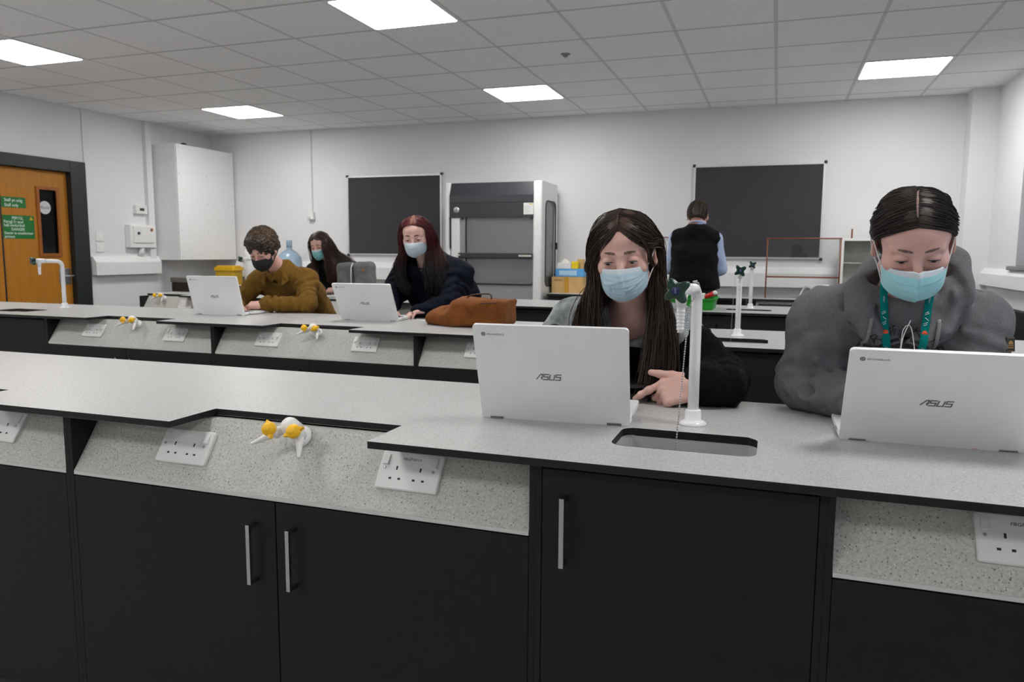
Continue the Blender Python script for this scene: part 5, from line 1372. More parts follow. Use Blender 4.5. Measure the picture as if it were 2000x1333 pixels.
# ---- long-haired student at the near bench
def person_long_hair():
    hc, R = head_frame((-.391, 2.040, 1.294), 4, 13, 4, (1.01, .97, .95))
    J = dict(pelvis=(-.40, 2.50, .72), waist=(-.40, 2.44, .85), chest=(-.40, 2.32, .99), neck=(-.388, 2.175, 1.125), shR=(-.580, 2.22, 1.095), shL=(-.268, 2.23, 1.080),
             elR=(-.695, 2.16, .945), wrR=(-.56, 1.93, .945), elL=(-.130, 2.17, .948), wrL=(-.186, 1.985, .958))
    seated(J)
    root = thing('person', 'long-haired student in a light blue face mask and black fleece at the near bench', 'person', (-.40, 2.50, 0), group='people in the room')
    B = Sdf(); torso_ops(B, J, -.012); leg_ops(B, J, -.012)
    for s in 'LR': arm_ops(B, J, s, -.004)
    neck_ops(B, hc, R, J, .047)
    add_head(B, hc, R, 1.0, openness=.0033, eye_z=-.0018, wide=.97)
    hand_ops(B, J['wrL'], (-.93, -.16, -.30), (-.15, -.86, .42), (-.30, .35, .92), curls=((.10, .22, .15), (1.0, 1.1, .8), (1.15, 1.2, .9), (1.2, 1.25, .9)), thumb=(.25, -.15), thumb_dir=(-.93, -.10, .20), s=.98, aim=((0, -.05, -.22), (0, 0, 0), (0, 0, 0), (0, 0, 0)), fat=1.12)
    hand_ops(B, J['wrR'], (.35, -.93, -.1), (0, 0, 1), (.9, .35, 0), curls=(.35, .4, .42, .45), s=.95)
    lo, hi = bounds([J[n] for n in ALLJ]+[hc+Vector((0, 0, .1))], .16)
    add_body(root, B, lo, hi, .012, [zone(hc, .125, .0024), zone(Vector(J['wrL'])+Vector((-.08, -.01, -.03)), .10, .0026), zone(Vector(J['wrR'])+Vector((.03, -.09, 0)), .08, .004)], skin('skin_fair', (212, 172, 160)))
    eyes(root, hc, R, (44, 48, 40), (.16, .86, -.52), .0033, -.0018, browm=mat('brow_brown', (.17, .11, .085), .7, var=.2))
    face_mask(root, hc, R, M_mask, crease=((0, .12, -.14, .95, .035, .0030), (-.02, .30, .62, .52, .03, .0026), (.28, .55, .36, .85, .03, -.003), (-.75, .45, -.2, .62, .03, .0022)), s=1.0, label='light blue pleated face mask')
    # grey top with black fleece sleeves and lower half
    T = Sdf(); torso_ops(T, J, .012, .07)
    for s in 'LR': T.u(cap(J['sh'+s], Vector(J['sh'+s]).lerp(Vector(J['el'+s]), .35), .060, .056), .04)
    T.sub(cap(Vector(J['neck'])+Vector((0, -.03, -.02)), Vector(hc)+R @ Vector((0, -.03, -.06)), .058, .075), .012)
    T.sub(cap(Vector(J['neck'])+Vector((0, -.10, -.14)), Vector(J['neck'])+Vector((0, -.07, .06)), .035, .080), .02)
    T.disp(lambda P: vnoise(P*np.array([1, 1, .6], F32), 17)*.006+vnoise(P*np.array([1.0, 1.0, 2.2], F32), 36, 5)*.0028)
    for a3 in (((-.62, 2.14, 1.10), (-.57, 2.12, 1.08), (-.54, 2.12, 1.03)), ((-.50, 2.13, 1.12), (-.51, 2.12, 1.07), (-.48, 2.13, 1.02)), ((-.27, 2.13, 1.10), (-.25, 2.12, 1.06), (-.20, 2.13, 1.03)), ((-.30, 2.12, 1.07), (-.27, 2.11, 1.03), (-.22, 2.12, 1.0))): T.groove(a3, .012, .009)
    garment('grey_top', T, [J[n] for n in UP[:8]], .13, .0055, fabric('acid_grey_cloth', (146, 150, 152), coarse=13, fine=30, var=.34, bump=.2), root, label='mottled grey top')
    Fz = Sdf(); torso_ops(Fz, J, .022, .07)
    Fz.sub(lambda P: P[:, 2]-(1.035+.35*(P[:, 0]+.40)**2-.10*np.clip(P[:, 0]+.25, 0, .2)), .012) if False else Fz.inter(lambda P: P[:, 2]-(1.035-.12*(P[:, 0]+.40)), .012)
    Fz2 = Sdf(); Fz2.u(Fz)
    for s in 'LR':
        Fz2.u(cap(Vector(J['sh'+s]).lerp(Vector(J['el'+s]), .34), J['el'+s], .064, .062), .03); Fz2.u(cap(J['el'+s], Vector(J['el'+s]).lerp(Vector(J['wr'+s]), .86), .066, .050), .03)
    wv = Vector(J['wrL']); Fz2.u(chain([J['elL'], wv+Vector((.072, .050, -.006)), wv+Vector((.048, .014, -.002))], [.062, .055, .043]), .03)
    Fz2.disp(lambda P: vnoise(P, 15, 3)*.008+vnoise(P, 70)*.0035+vnoise(P, 170, 9)*.0026)
    garment('fleece', Fz2, [J[n] for n in UP], .13, .005, fabric('black_fleece', (.0042, .0042, .0046), rough=1.0, fine=420, coarse=90, bump=.6, sheen=0), root, label='black fuzzy fleece')
    trousers(root, J, M_jean)
    k = MB(); w = Vector(J['wrL']); e = Vector(J['elL']); d = (w-e).normalized(); c = w-d*.035; a = d.orthogonal().normalized(); b2 = d.cross(a)
    k.tube([c+a*.032*math.cos(q*PI/9)+b2*.032*math.sin(q*PI/9)+Vector((0, 0, -.002)) for q in range(19)], .0011, 5, caps=False); k.build('wrist_band', M_cord, root)
    part = [SP(.03, .80, .60), SP(.03, .42, .90), SP(.02, -.05, 1.0), SP(.0, -.55, .80)]
    W = lambda *p: ('W', p)
    vl = [[SP(.03, .84, .52), ('L', (.024, .0775, .064)), ('L', (.046, .0685, .038)), ('L', (.062, .0555, .010)), ('L', (.0715, .044, -.020)), ('L', (.0755, .044, -.060)), W(-.462, 2.005, 1.170), W(-.456, 2.015, 1.09), W(-.448, 2.03, 1.00), W(-.44, 2.04, .93)],
          [part[1], SP(.50, .52, .72), SP(.90, .35, .35), ('L', (.085, .018, .012)), ('L', (.086, .014, -.025)), ('L', (.083, .020, -.070)), W(-.485, 2.03, 1.165), W(-.492, 2.05, 1.09), W(-.487, 2.06, 1.00), W(-.47, 2.06, .92)],
          [part[2], SP(.62, -.05, .78), SP(.97, -.10, .30), ('L', (.087, -.030, .0)), ('L', (.085, -.035, -.045)), ('L', (.085, -.02, -.10)), W(-.500, 2.06, 1.16), W(-.525, 2.085, 1.09), W(-.52, 2.09, 1.01), W(-.50, 2.09, .93)],
          [part[3], SP(.60, -.70, .45), SP(.80, -.70, .05), ('L', (.068, -.085, -.04)), ('L', (.064, -.085, -.09)), ('L', (.062, -.075, -.13)), W(-.47, 2.16, 1.15), W(-.50, 2.15, 1.10), W(-.51, 2.14, 1.02), W(-.50, 2.12, .94)]]
    vr = [[SP(.03, .84, .52), ('L', (-.028, .0765, .062)), ('L', (-.052, .0660, .040)), ('L', (-.073, .0380, .032)), ('L', (-.0835, .004, .032)), ('L', (-.0865, -.030, .010)), ('L', (-.080, -.040, -.045)), W(-.312, 2.065, 1.17), W(-.312, 2.03, 1.08), W(-.322, 2.01, 1.0), W(-.335, 2.01, .93)],
          [part[1], SP(-.50, .50, .75), SP(-.86, .30, .48), ('L', (-.086, .004, .045)), ('L', (-.088, -.026, .018)), ('L', (-.086, -.042, -.015)), ('L', (-.082, -.045, -.06)), W(-.298, 2.07, 1.16), W(-.288, 2.045, 1.07), W(-.292, 2.03, .99), W(-.305, 2.02, .90)],
          [part[2], SP(-.62, -.05, .80), SP(-.96, -.12, .35), ('L', (-.087, -.040, .010)), ('L', (-.086, -.052, -.03)), ('L', (-.084, -.055, -.06)), ('L', (-.082, -.05, -.10)), W(-.282, 2.09, 1.14), W(-.265, 2.07, 1.06), W(-.262, 2.05, .98), W(-.285, 2.04, .91)],
          [part[3], SP(-.60, -.70, .45), SP(-.80, -.70, .05), ('L', (-.068, -.085, -.04)), ('L', (-.066, -.085, -.07)), ('L', (-.064, -.085, -.10)), ('L', (-.062, -.075, -.13)), W(-.30, 2.15, 1.14), W(-.275, 2.11, 1.08), W(-.27, 2.09, 1.0), W(-.29, 2.07, .93)]]
    loose = [[('L', (-.030, .088, .085)), ('L', (-.055, .080, .060)), ('L', (-.068, .066, .025)), ('L', (-.070, .060, -.002)), ('L', (-.079, .034, -.030)), ('L', (-.084, .016, -.030))],
             [('L', (-.038, .086, .082)), ('L', (-.062, .072, .058)), ('L', (-.073, .056, .025)), ('L', (-.075, .050, .000)), ('L', (-.080, .030, -.022)), ('L', (-.085, .010, -.024))]]
    curl = [[('L', (.060, .060, .055)), ('L', (.083, .040, .020)), ('L', (.096, .038, -.010)), ('L', (.098, .040, -.028)), ('L', (.090, .043, -.036)), ('L', (.083, .045, -.028)), ('L', (.086, .047, -.018))],
            [('L', (.064, .055, .055)), ('L', (.086, .036, .018)), ('L', (.101, .034, -.012)), ('L', (.101, .037, -.034)), ('L', (.090, .041, -.042)), ('L', (.081, .044, -.032)), ('L', (.085, .046, -.022))]]
    hm = hair_mat('hair_brown', (19, 14, 12), (80, 62, 52), .45, spec=.3)
    loops_of_hair(root, hc, R, 'hair', hm, [vl, vr], dict(back=-.07, h=.006, cut=((0, .090, .064), (0, .100, -.012), .004, .055)), n=2300, r=(.0013, .0007), jit=.0032, jit2=.011, wave=.0028, extra=((loose, 34, dict(jit=.0016, jit2=.002, wave=.0006)), (curl, 26, dict(jit=.0015, jit2=.002, wave=.0006))), pts=24, lens=(.80, 1.0), label='long brown hair with a centre part')
    parting(root, hc, R, [SP(.05, .78, .62, .0062), SP(.06, .62, .78, .0074), SP(.05, .35, .94, .0074), SP(.02, .05, 1.0, .007)], mat('scalp_shade', (84, 62, 52), .6, var=.25, vscale=220), .0022)
    p = thing('smartphone', 'dark phone held in the hand beside the near laptop', 'phone', (-.325, 1.93, .93))
    k = MB(); k.M = frame((-.362, 2.018, .948), Vector((.96, .22, .02)).normalized(), Vector((-.22, .96, .12)).normalized(), Vector((0, -.12, .99)).normalized())
    k.prism(rrect(-.070, -.036, .070, .036, .009, 4), -.0045, .0040); k.build('case', M_black, p, bevel=.0015)
    k2 = MB(); k2.M = k.M; k2.prism(rrect(-.068, -.034, .068, .034, .008, 4), .0040, .0048); k2.build('screen', mat('phone_glass', (.012, .012, .013), .1), p)
    return hc, R
person_long_hair()

# ---- student in the grey hoodie
def person_hoodie():
    hc, R = head_frame((.290, 1.921, 1.327), 0, 28, 3, (1.0, .98, .92))
    J = dict(pelvis=(.30, 2.44, .72), waist=(.30, 2.36, .86), chest=(.295, 2.21, 1.00), neck=(.290, 2.075, 1.180), shR=(.122, 2.11, 1.130), shL=(.460, 2.11, 1.135),
             elR=(.085, 2.070, .968), wrR=(.225, 1.890, .948), elL=(.480, 2.05, .970), wrL=(.440, 1.88, .948))
    seated(J)
    root = thing('person', 'student in a grey hoodie, dark hair tied back, bent over the right laptop', 'person', (.30, 2.44, 0), group='people in the room')
    B = Sdf(); torso_ops(B, J, -.012); leg_ops(B, J, -.012)
    for s in 'LR': arm_ops(B, J, s, -.004)
    neck_ops(B, hc, R, J, .050)
    add_head(B, hc, R, 1.0, openness=.0030, eye_z=-.0035, wide=1.08)
    for s, d in (('L', (-.35, -.93, -.1)), ('R', (.35, -.93, -.1))): hand_ops(B, J['wr'+s], d, (0, 0, 1), (-.9 if s == 'L' else .9, -.3, 0), curls=(.4, .45, .45, .5), s=.95)
    lo, hi = bounds([J[n] for n in ALLJ]+[hc+Vector((0, 0, .1))], .16)
    add_body(root, B, lo, hi, .012, [zone(hc, .125, .0024), zone(Vector(J['wrL'])+Vector((-.03, -.09, 0)), .09, .0045), zone(Vector(J['wrR'])+Vector((.03, -.09, 0)), .09, .0045)], skin('skin_pale', (210, 170, 160)))
    eyes(root, hc, R, (60, 50, 42), (0, .72, -.62), .0030, -.0035, browm=mat('brow_dark', (.20, .14, .12), .7, var=.2))
    face_mask(root, hc, R, M_maskc, crease=((0, .0, .02, .95, .05, .0045), (-.35, .05, -.33, .25, .012, -.0012)), s=1.03, zt=-.034, hh=.092, label='cyan pleated face mask')
    G = Sdf(); torso_ops(G, J, .026, .075, w=1.08)
    for s in 'LR':
        sh, el, wr = (Vector(J[n+s]) for n in ('sh', 'el', 'wr')); G.u(cap(sh, el, .072, .068), .045); G.u(cap(el, el.lerp(wr, .95), .066, .046), .03)
    G.sub(cap(Vector(J['neck'])+Vector((0, -.02, -.03)), Vector(hc)+R @ Vector((0, -.02, -.06)), .046, .062), .012)
    # hood lying round the neck
    hp = [(.268, 1.985, 1.085), (.232, 1.985, 1.115), (.204, 2.0, 1.160), (.208, 2.05, 1.215), (.240, 2.125, 1.250), (.298, 2.15, 1.262), (.358, 2.125, 1.278), (.395, 2.065, 1.278), (.402, 2.015, 1.205), (.372, 1.985, 1.130), (.318, 1.985, 1.085)]
    hr = [.024, .034, .041, .042, .046, .050, .050, .047, .045, .036, .024]
    G.u(cap((.250, 2.005, 1.168), (.335, 2.005, 1.168), .032), .03)
    G.u(chain(hp, hr), .022)
    G.sub(chain([(.235, 2.03, 1.235), (.295, 2.09, 1.262), (.362, 2.04, 1.265)], [.022, .03, .028]), .015)
    fl = [((.075, 2.02, 1.135), (.075, 2.01, 1.06), (.105, 2.015, .985)), ((.135, 1.99, 1.16), (.150, 1.985, 1.08), (.145, 1.99, .98)), ((.495, 2.01, 1.15), (.455, 1.995, 1.10), (.43, 1.99, 1.03)), ((.42, 1.985, 1.16), (.40, 1.975, 1.09), (.385, 1.975, 1.02)),
          ((.0, 2.03, 1.005), (.045, 2.005, .990), (.09, 2.0, 1.01)), ((.05, 1.975, .985), (.10, 1.965, .965), (.15, 1.95, .975)), ((.60, 2.0, 1.02), (.555, 1.985, 1.0), (.51, 1.98, 1.03)), ((.35, 1.965, 1.175), (.395, 1.955, 1.125), (.375, 1.955, 1.09)), ((.385, 2.0, 1.26), (.41, 1.985, 1.20), (.36, 1.95, 1.12))]
    for f3 in fl: G.groove(f3, .014, .017, 14)
    for a3 in (((.03, 2.0, 1.07), (.055, 1.995, 1.03), (.10, 2.0, 1.03)), ((.02, 1.99, .955), (.08, 1.96, .945), (.14, 1.93, .955)), ((.10, 1.955, .99), (.13, 1.93, .975), (.165, 1.92, .985))): G.groove(a3, .016, -.014, 14)
    for s in 'LR':
        G.disp(rings(J['sh'+s], J['el'+s], .050, .006, .15, 1.1, 2.0, (.35, 0, 0) if s == 'R' else (-.35, 0, 0))); G.disp(rings(J['el'+s], J['wr'+s], .042, .006, -.1, .9, 4.0))
    for f3 in (((.105, 2.09, 1.205), (.150, 2.035, 1.160), (.172, 2.01, 1.08), (.175, 2.0, .99)), ((.47, 2.09, 1.215), (.425, 2.04, 1.165), (.405, 2.01, 1.09), (.41, 2.0, 1.0))): G.groove(f3, .0055, .006, 16)
    G.disp(lambda P: vnoise(P*np.array([1, 1, .7], F32), 11, 2)*.005+vnoise(P*np.array([1.6, 1, 1.0], F32), 24, 7)*.0045)
    for f3 in (((.155, 2.035, 1.195), (.185, 1.995, 1.135), (.225, 1.98, 1.085), (.26, 1.975, 1.05)), ((.445, 2.06, 1.25), (.43, 2.0, 1.17), (.385, 1.975, 1.10), (.33, 1.97, 1.05)), ((.222, 2.0, 1.20), (.238, 1.965, 1.15), (.275, 1.955, 1.105)), ((.385, 2.0, 1.25), (.365, 1.965, 1.17), (.32, 1.955, 1.11))): G.groove(f3, .008, .014, 16)
    garment('hoodie', G, [J[n] for n in UP]+hp, .12, .0045, fabric('grey_marl', (100, 100, 103), fine=900, coarse=320, var=.15, bump=.3), root, label='grey marl hoodie')
    trousers(root, J, M_jean)
    # seams, drawstrings, lanyard, earphone cord and the dark print follow the front of the hoodie
    def on(x, z, off=.003, y0=1.80):
        y = march(G, x, z, y0, 2.4); return Vector((x, (y if y is not None else 2.0)-off, z))
    M_tealr = fabric('lanyard_teal', (0, 116, 112), fine=1200, coarse=200, bump=.2, var=.05)
    M_print = mat('print_black', (.010, .010, .011), .8, var=.1)
    ln = thing('lanyard', 'teal lanyard with white marks round the neck of the grey hoodie', 'lanyard', (.288, 1.98, 1.0))
    for xa, za, xb, zb, xm in ((.240, 1.262, .268, .985, .244), (.342, 1.262, .314, .985, .338)):
        k = MB(); L = []
        for q in range(26):
            t = q/25; x = xa+(xb-xa)*t+(xm-(xa+xb)/2)*4*t*(1-t)*.5; z = za+(zb-za)*t; L.append(on(x, z, .0045))
        L = [Vector((p.x, min(p.y, 1.965+.02*i/25), p.z)) for i, p in enumerate(L)]
        dirv = [(L[min(i+1, 25)]-L[max(i-1, 0)]).normalized() for i in range(26)]
        sd = [Vector((d.z, 0, -d.x)).normalized()*.0085 for d in dirv]
        k.grid(lambda i, j: tuple(L[j]+sd[j]*(1-i)), 3, 26)
        st = k.build('strap', M_tealr, ln, solid=.0012)
        def mark(q, pts, m, w=.0014):
            base = L[q]; ex = -sd[q].normalized(); ez = -dirv[q]
            if ex.x < 0: ex = -ex
            kk = MB(); kk.tube([base+ex*a+ez*b+Vector((0, -.0014, 0)) for a, b in pts], w, 5); return kk.build('mark', m, st)
        M_mw = mat('lanyard_white', (.55, .66, .66), .6); M_mo = mat('lanyard_orange', (210, 76, 30), .6)
        for q, pts in ((9, [(-.005, .002), (.002, .006)]), (9, [(-.005, -.002), (.004, .003)]), (10, [(-.003, .003), (.005, -.004)]), (11, [(-.005, -.001), (.004, .004)]), (11, [(-.004, -.005), (.003, -.001)])): mark(q, pts, M_mw, .0008)
        kk = MB(); kk.lathe([(.0062, 0), (.0060, .0006), (0, .0006)], L[13]+Vector((0, -.0012, 0)), (0, -1, 0), 20); kk.build('orange_dot', M_mo, st)
        fr = frame(L[17]+Vector((0, -.0014, 0)), -dirv[17], Vector((dirv[17].z, 0, -dirv[17].x)).normalized()*(1), (0, -1, 0))
        text('lettering', 'STUDENT', .009, fr, M_mw, st, .0002)
        text('lettering', 'college', .005, frame(L[6]+Vector((0, -.0014, 0)), -dirv[6], Vector((dirv[6].z, 0, -dirv[6].x)).normalized(), (0, -1, 0)), M_mw, st, .0002)
    k = MB(); pts = catmull([(.297, 1.93, 1.150), (.283, 1.925, 1.110), (.281, 1.925, 1.07), (.292, 1.925, 1.045), (.306, 1.925, 1.047), (.309, 1.925, 1.075), (.298, 1.93, 1.135), (.284, 1.935, 1.128), (.281, 1.94, 1.08), (.276, 1.95, 1.03), (.275, 1.955, .96)], 60)
    k.tube([tuple(p) for p in pts], .0011, 6); tag(k.build('earphone_cord', M_cord), 'thin white earphone cord looped below the mask of the hoodie student', 'cord')
    for x0, z0, x1, z1 in ((.218, 1.150, .200, 1.02), (.362, 1.150, .352, 1.02)):
        k = MB(); k.tube([on(x0+(x1-x0)*q/14, z0+(z1-z0)*q/14, .006) for q in range(15)], .0042, 8); k.build('drawstring', M_dstr, root)
    k = MB(); cx, cz = .290, 1.024
    def parc(r, a0, a1, w, n=26):
        for q in range(n):
            a = math.radians(a0+(a1-a0)*q/n); b = math.radians(a0+(a1-a0)*(q+1)/n)
            k.add([on(cx+rr*math.cos(t), cz+rr*math.sin(t), .0022) for t, rr in ((a, r-w), (a, r+w), (b, r+w), (b, r-w))], [(0, 1, 2, 3)])
    for r, w in ((.078, .0035), (.064, .0050), (.050, .0022), (.038, .004), (.022, .003)): parc(r, 12, 168, w)
    for ang, st in ((152, ((-1, .6, 1, .6), (-.2, 1, -.6, -1), (.6, .3, .9, -1), (-.9, -.2, .7, -.4))), (128, ((-.7, 1, .5, .9), (-.7, .2, .6, .1), (-.7, 1, -.7, -.6), (.5, .9, .4, .1), (-.2, .1, .8, -1), (-.2, .1, -.9, -1))), (104, ((-.9, .5, 0, .5), (-.5, 1, -.5, -1), (-.9, -.3, 0, -.2), (.2, .9, .9, .8), (.5, .9, .2, -.2), (.9, .2, .1, -1))),
                      (74, ((-.9, .3, .9, .3), (0, 1, -.1, .2), (-.1, .2, -.8, -1), (0, .2, .9, -1))), (50, ((-.8, .9, .8, .9), (-.6, .2, .7, .2), (0, .9, -.7, -.9), (.3, .2, .6, -.8))), (28, ((-.7, .9, .7, .9), (-.7, .9, -.7, -.9), (.7, .9, .3, -.4), (-.7, 0, .5, 0), (0, .4, -.2, -1)))):
        a = math.radians(ang); c = Vector((cx+.100*math.cos(a), cz+.100*math.sin(a))); tx = Vector((math.sin(a), -math.cos(a))); ty = Vector((math.cos(a), math.sin(a)))
        for x0, y0, x1, y1 in st:
            p0 = c+(tx*x0+ty*y0)*.0105; p1 = c+(tx*x1+ty*y1)*.0105; n2 = (p1-p0).orthogonal().normalized()*.0011
            m2 = 4
            for q in range(m2):
                a2, b2 = p0.lerp(p1, q/m2), p0.lerp(p1, (q+1)/m2)
                k.add([on(v.x, v.y, .0022) for v in (a2-n2, a2+n2, b2+n2, b2-n2)], [(0, 1, 2, 3)])
    k.build('print', M_print, root, label='black printed emblem')
    px_ = .55
    while march(G, px_, 1.092, 1.8, 2.4) is None: px_ -= .004
    pc = on(px_-.016, 1.092, .0015); k = MB(); n_ = Vector((.55, -.83, .1)).normalized(); ex = Vector((.83, .55, 0)).normalized(); ey = n_.cross(ex) if n_.cross(ex).z > 0 else -n_.cross(ex)
    pc = Vector((pc.x, pc.y, pc.z)); k.M = frame(pc, ex, ey, n_)
    k.box(-.012, -.017, -.003, .012, .017, .0016); pb = k.build('sleeve_patch', mat('patch_black', (.02, .02, .02), .8), root, label='small black and gold sleeve patch')
    k = MB(); k.M = frame(pc, ex, ey, n_); mg = mat('patch_gold', (150, 118, 60), .6)
    k.prism([(-.007, 0), (.007, 0), (.006, .006), (0, .010), (-.006, .006)], .0016, .0022); k.box(-.008, -.004, .0016, .008, -.002, .0022); k.box(-.008, -.009, .0016, .008, -.0065, .0022); k.box(-.011, -.016, .0016, .011, -.0150, .0022); k.box(-.011, .0150, .0016, .011, .016, .0022); k.build('patch_emblem', mg, pb)
    pa = [SP(.04, .80, .62), SP(.02, .45, .90), SP(.0, .05, 1.0), SP(-.05, -.45, .88)]
    hs = []
    for s in (1, -1):
        hs.append([[SP(.02, .89, .40, .010), SP(s*.42, .85, .27, .010), SP(s*.78, .60, .02, .010), SP(s*.95, .24, -.28, .011), SP(s*.94, -.22, -.28, .010), SP(s*.60, -.85, -.25, .012), ('L', (s*.012, -.128, -.018))],
                   [SP(.03, .55, .84), SP(s*.55, .55, .66), SP(s*.92, .32, .25), SP(s*1.0, -.05, .06, .009), SP(s*.85, -.52, -.05, .010), SP(s*.45, -.95, -.12, .012), ('L', (s*.010, -.130, -.010))],
                   [SP(.02, .25, .98), SP(s*.62, .20, .78), SP(s*.95, .02, .36), SP(s*.93, -.35, .16, .009), SP(s*.66, -.78, .06, .010), SP(s*.30, -1.0, .02, .012), ('L', (s*.008, -.132, -.004))],
                   [SP(-.01, -.12, 1.0), SP(s*.60, -.18, .80), SP(s*.80, -.40, .45), SP(s*.65, -.74, .25, .009), SP(s*.40, -.95, .15, .010), SP(s*.18, -1.0, .10, .012), ('L', (0, -.130, .0))],
                   [SP(-.03, -.40, .92), SP(s*.40, -.45, .80), SP(s*.58, -.62, .50), SP(s*.50, -.80, .32, .009), SP(s*.30, -.95, .22, .010), SP(s*.12, -1.0, .15, .012), ('L', (0, -.128, .006))],
                   [SP(-.03, -.66, .75), SP(s*.20, -.72, .68), SP(s*.28, -.84, .48), SP(s*.24, -.92, .35, .009), SP(s*.15, -1.0, .26, .010), SP(s*.06, -1.0, .20, .012), ('L', (0, -.126, .012))]])
    bun = [[('L', (-.01, -.125, -.005)), ('L', (-.02, -.150, -.03)), ('L', (-.015, -.155, -.09)), ('L', (-.01, -.145, -.16))], [('L', (.01, -.125, -.005)), ('L', (.02, -.150, -.03)), ('L', (.015, -.155, -.09)), ('L', (.01, -.145, -.16))]]
    wisps = [[('L', (-.02, .090, .080)), ('L', (-.045, .092, .055)), ('L', (-.062, .078, .030))], [('L', (-.03, .088, .080)), ('L', (-.055, .084, .055)), ('L', (-.068, .066, .028))]]
    loops_of_hair(root, hc, R, 'hair', hair_mat('hair_black', (9, 7, 7), (52, 40, 35), .50, spec=.35), hs, dict(back=-.045, h=.0062, cut=((0, .088, .048), (0, .098, -.012), .020, .063)), n=1700, r=(.0012, .0009), jit=.0022, jit2=.0028, wave=.0010, extra=((bun, 350, dict(jit=.008, jit2=.012)),), pts=20, lens=(.97, 1.0), label='smooth dark hair tied back from a centre part')
    parting(root, hc, R, [SP(.035, .80, .60, .0062), SP(.04, .62, .78, .0072), SP(.02, .40, .92, .0076), SP(-.01, .1, 1.0, .0076), SP(-.08, -.15, 1.0, .007)], M_scalp)
M_dstr = fabric('drawstring', (.20, .20, .205), fine=600, coarse=200, bump=.4)
person_hoodie()

# ---- student in the brown jacket
def person_brown():
    hc, R = head_frame((-3.153, 4.11, 1.309), 7, 32, 1)
    J = dict(pelvis=(-3.13, 4.62, .72), waist=(-3.13, 4.55, .86), chest=(-3.13, 4.44, 1.0), neck=(-3.14, 4.275, 1.155), shR=(-3.345, 4.32, 1.10), shL=(-2.960, 4.30, 1.105), elR=(-3.43, 4.22, .955), wrR=(-3.28, 4.0, .95), elL=(-2.875, 4.17, .955), wrL=(-3.120, 4.055, .958))
    seated(J)
    root = thing('person', 'student with curly brown hair, black mask and brown jacket at the middle bench', 'person', (-3.13, 4.62, 0), group='people in the room')
    B = Sdf(); torso_ops(B, J, -.012); leg_ops(B, J, -.012)
    for s in 'LR': arm_ops(B, J, s, -.004)
    neck_ops(B, hc, R, J, .052); add_head(B, hc, R, 1.02, openness=.0028, eye_z=-.0035, wide=1.05)
    hand_ops(B, J['wrL'], (-.93, -.33, -.12), (.1, -.35, .93), (-.3, .75, .3), curls=((.45, .6, .4), (.55, .65, .4), (.6, .7, .4), (.65, .7, .5)), s=1.02)
    hand_ops(B, J['wrR'], (.3, -.93, -.1), (0, 0, 1), (.9, .3, 0), curls=(.35, .4, .42, .45), s=1.0)
    lo, hi = bounds([J[n] for n in ALLJ]+[hc+Vector((0, 0, .1))], .16)
    add_body(root, B, lo, hi, .013, [zone(hc, .13, .0034), zone(Vector(J['wrL'])+Vector((-.08, -.03, -.01)), .09, .0036)], skin('skin_fair2', (212, 170, 156)))
    eyes(root, hc, R, (60, 50, 40), (0, .75, -.6), .0028, -.0035, s=1.02, browm=mat('brow_brown', (.17, .11, .085), .7, var=.2))
    face_mask(root, hc, R, M_maskb, cloth=True, border=False, s=1.05, label='black cloth face mask')
    G = Sdf(); torso_ops(G, J, .020, .07, w=1.08)
    for s in 'LR':
        sh, el, wr = (Vector(J[n+s]) for n in ('sh', 'el', 'wr')); G.u(cap(sh, el, .068, .062), .04); G.u(cap(el, el.lerp(wr, .93), .060, .046), .02)
    G.sub(cap(Vector(J['neck'])+Vector((0, -.03, -.02)), Vector(hc)+R @ Vector((0, -.03, -.06)), .046, .062), .01)
    G.groove([(-3.150, 4.18, 1.10), (-3.152, 4.21, 1.0), (-3.150, 4.25, .92)], .005, .005, 14); G.groove([(-3.07, 4.20, 1.03), (-3.02, 4.205, 1.035), (-2.99, 4.21, 1.03)], .005, .005)
    for f3 in (((-2.93, 4.20, 1.09), (-2.98, 4.19, 1.03), (-2.97, 4.19, .98)), ((-2.89, 4.15, 1.05), (-2.94, 4.13, 1.04), (-2.97, 4.14, 1.05)), ((-2.86, 4.12, 1.01), (-2.91, 4.10, 1.0), (-2.95, 4.12, 1.015)), ((-3.36, 4.22, 1.08), (-3.31, 4.21, 1.02), (-3.32, 4.2, .97)), ((-3.03, 4.23, 1.02), (-2.99, 4.235, 1.00), (-2.955, 4.24, .985)), ((-2.93, 4.04, .975), (-2.97, 4.03, .965), (-2.99, 4.02, .94)), ((-3.14, 4.22, 1.08), (-3.15, 4.25, 1.0), (-3.15, 4.27, .93))):
        G.groove(f3, .014, .010)
    for s in 'LR': G.disp(rings(J['sh'+s], J['el'+s], .055, .008, .1, 1.1, 1.0, (.3, 0, 0))); G.disp(rings(J['el'+s], J['wr'+s], .05, .008, -.1, .95, 6.0))
    G.disp(lambda P: vnoise(P*np.array([1, 1, .8], F32), 13, 4)*.010+vnoise(P, 30, 1)*.0045)
    garment('jacket', G, [J[n] for n in UP], .13, .0065, fabric('brown_canvas', (112, 82, 32), fine=500, coarse=40, var=.16, bump=.35), root, label='mustard brown jacket')
    Cl = Sdf(); Cl.u(chain(catmull([(-3.205, 4.205, 1.140), (-3.222, 4.26, 1.180), (-3.185, 4.335, 1.205), (-3.12, 4.34, 1.205), (-3.072, 4.285, 1.190), (-3.075, 4.215, 1.150)], 24), .015), .0)
    for q in ([(-3.075, 4.212, 1.150), (-3.035, 4.196, 1.105), (-3.060, 4.180, 1.080)], [(-3.205, 4.205, 1.140), (-3.235, 4.200, 1.100), (-3.205, 4.180, 1.085)]): Cl.u(chain(q, [.014, .010, .007]), .012); Cl.u(cap(q[0], q[2], .012, .007), .012)
    garment('collar', Cl, [(-3.14, 4.26, 1.15)], .16, .0045, bpy.data.materials['brown_canvas'], root)
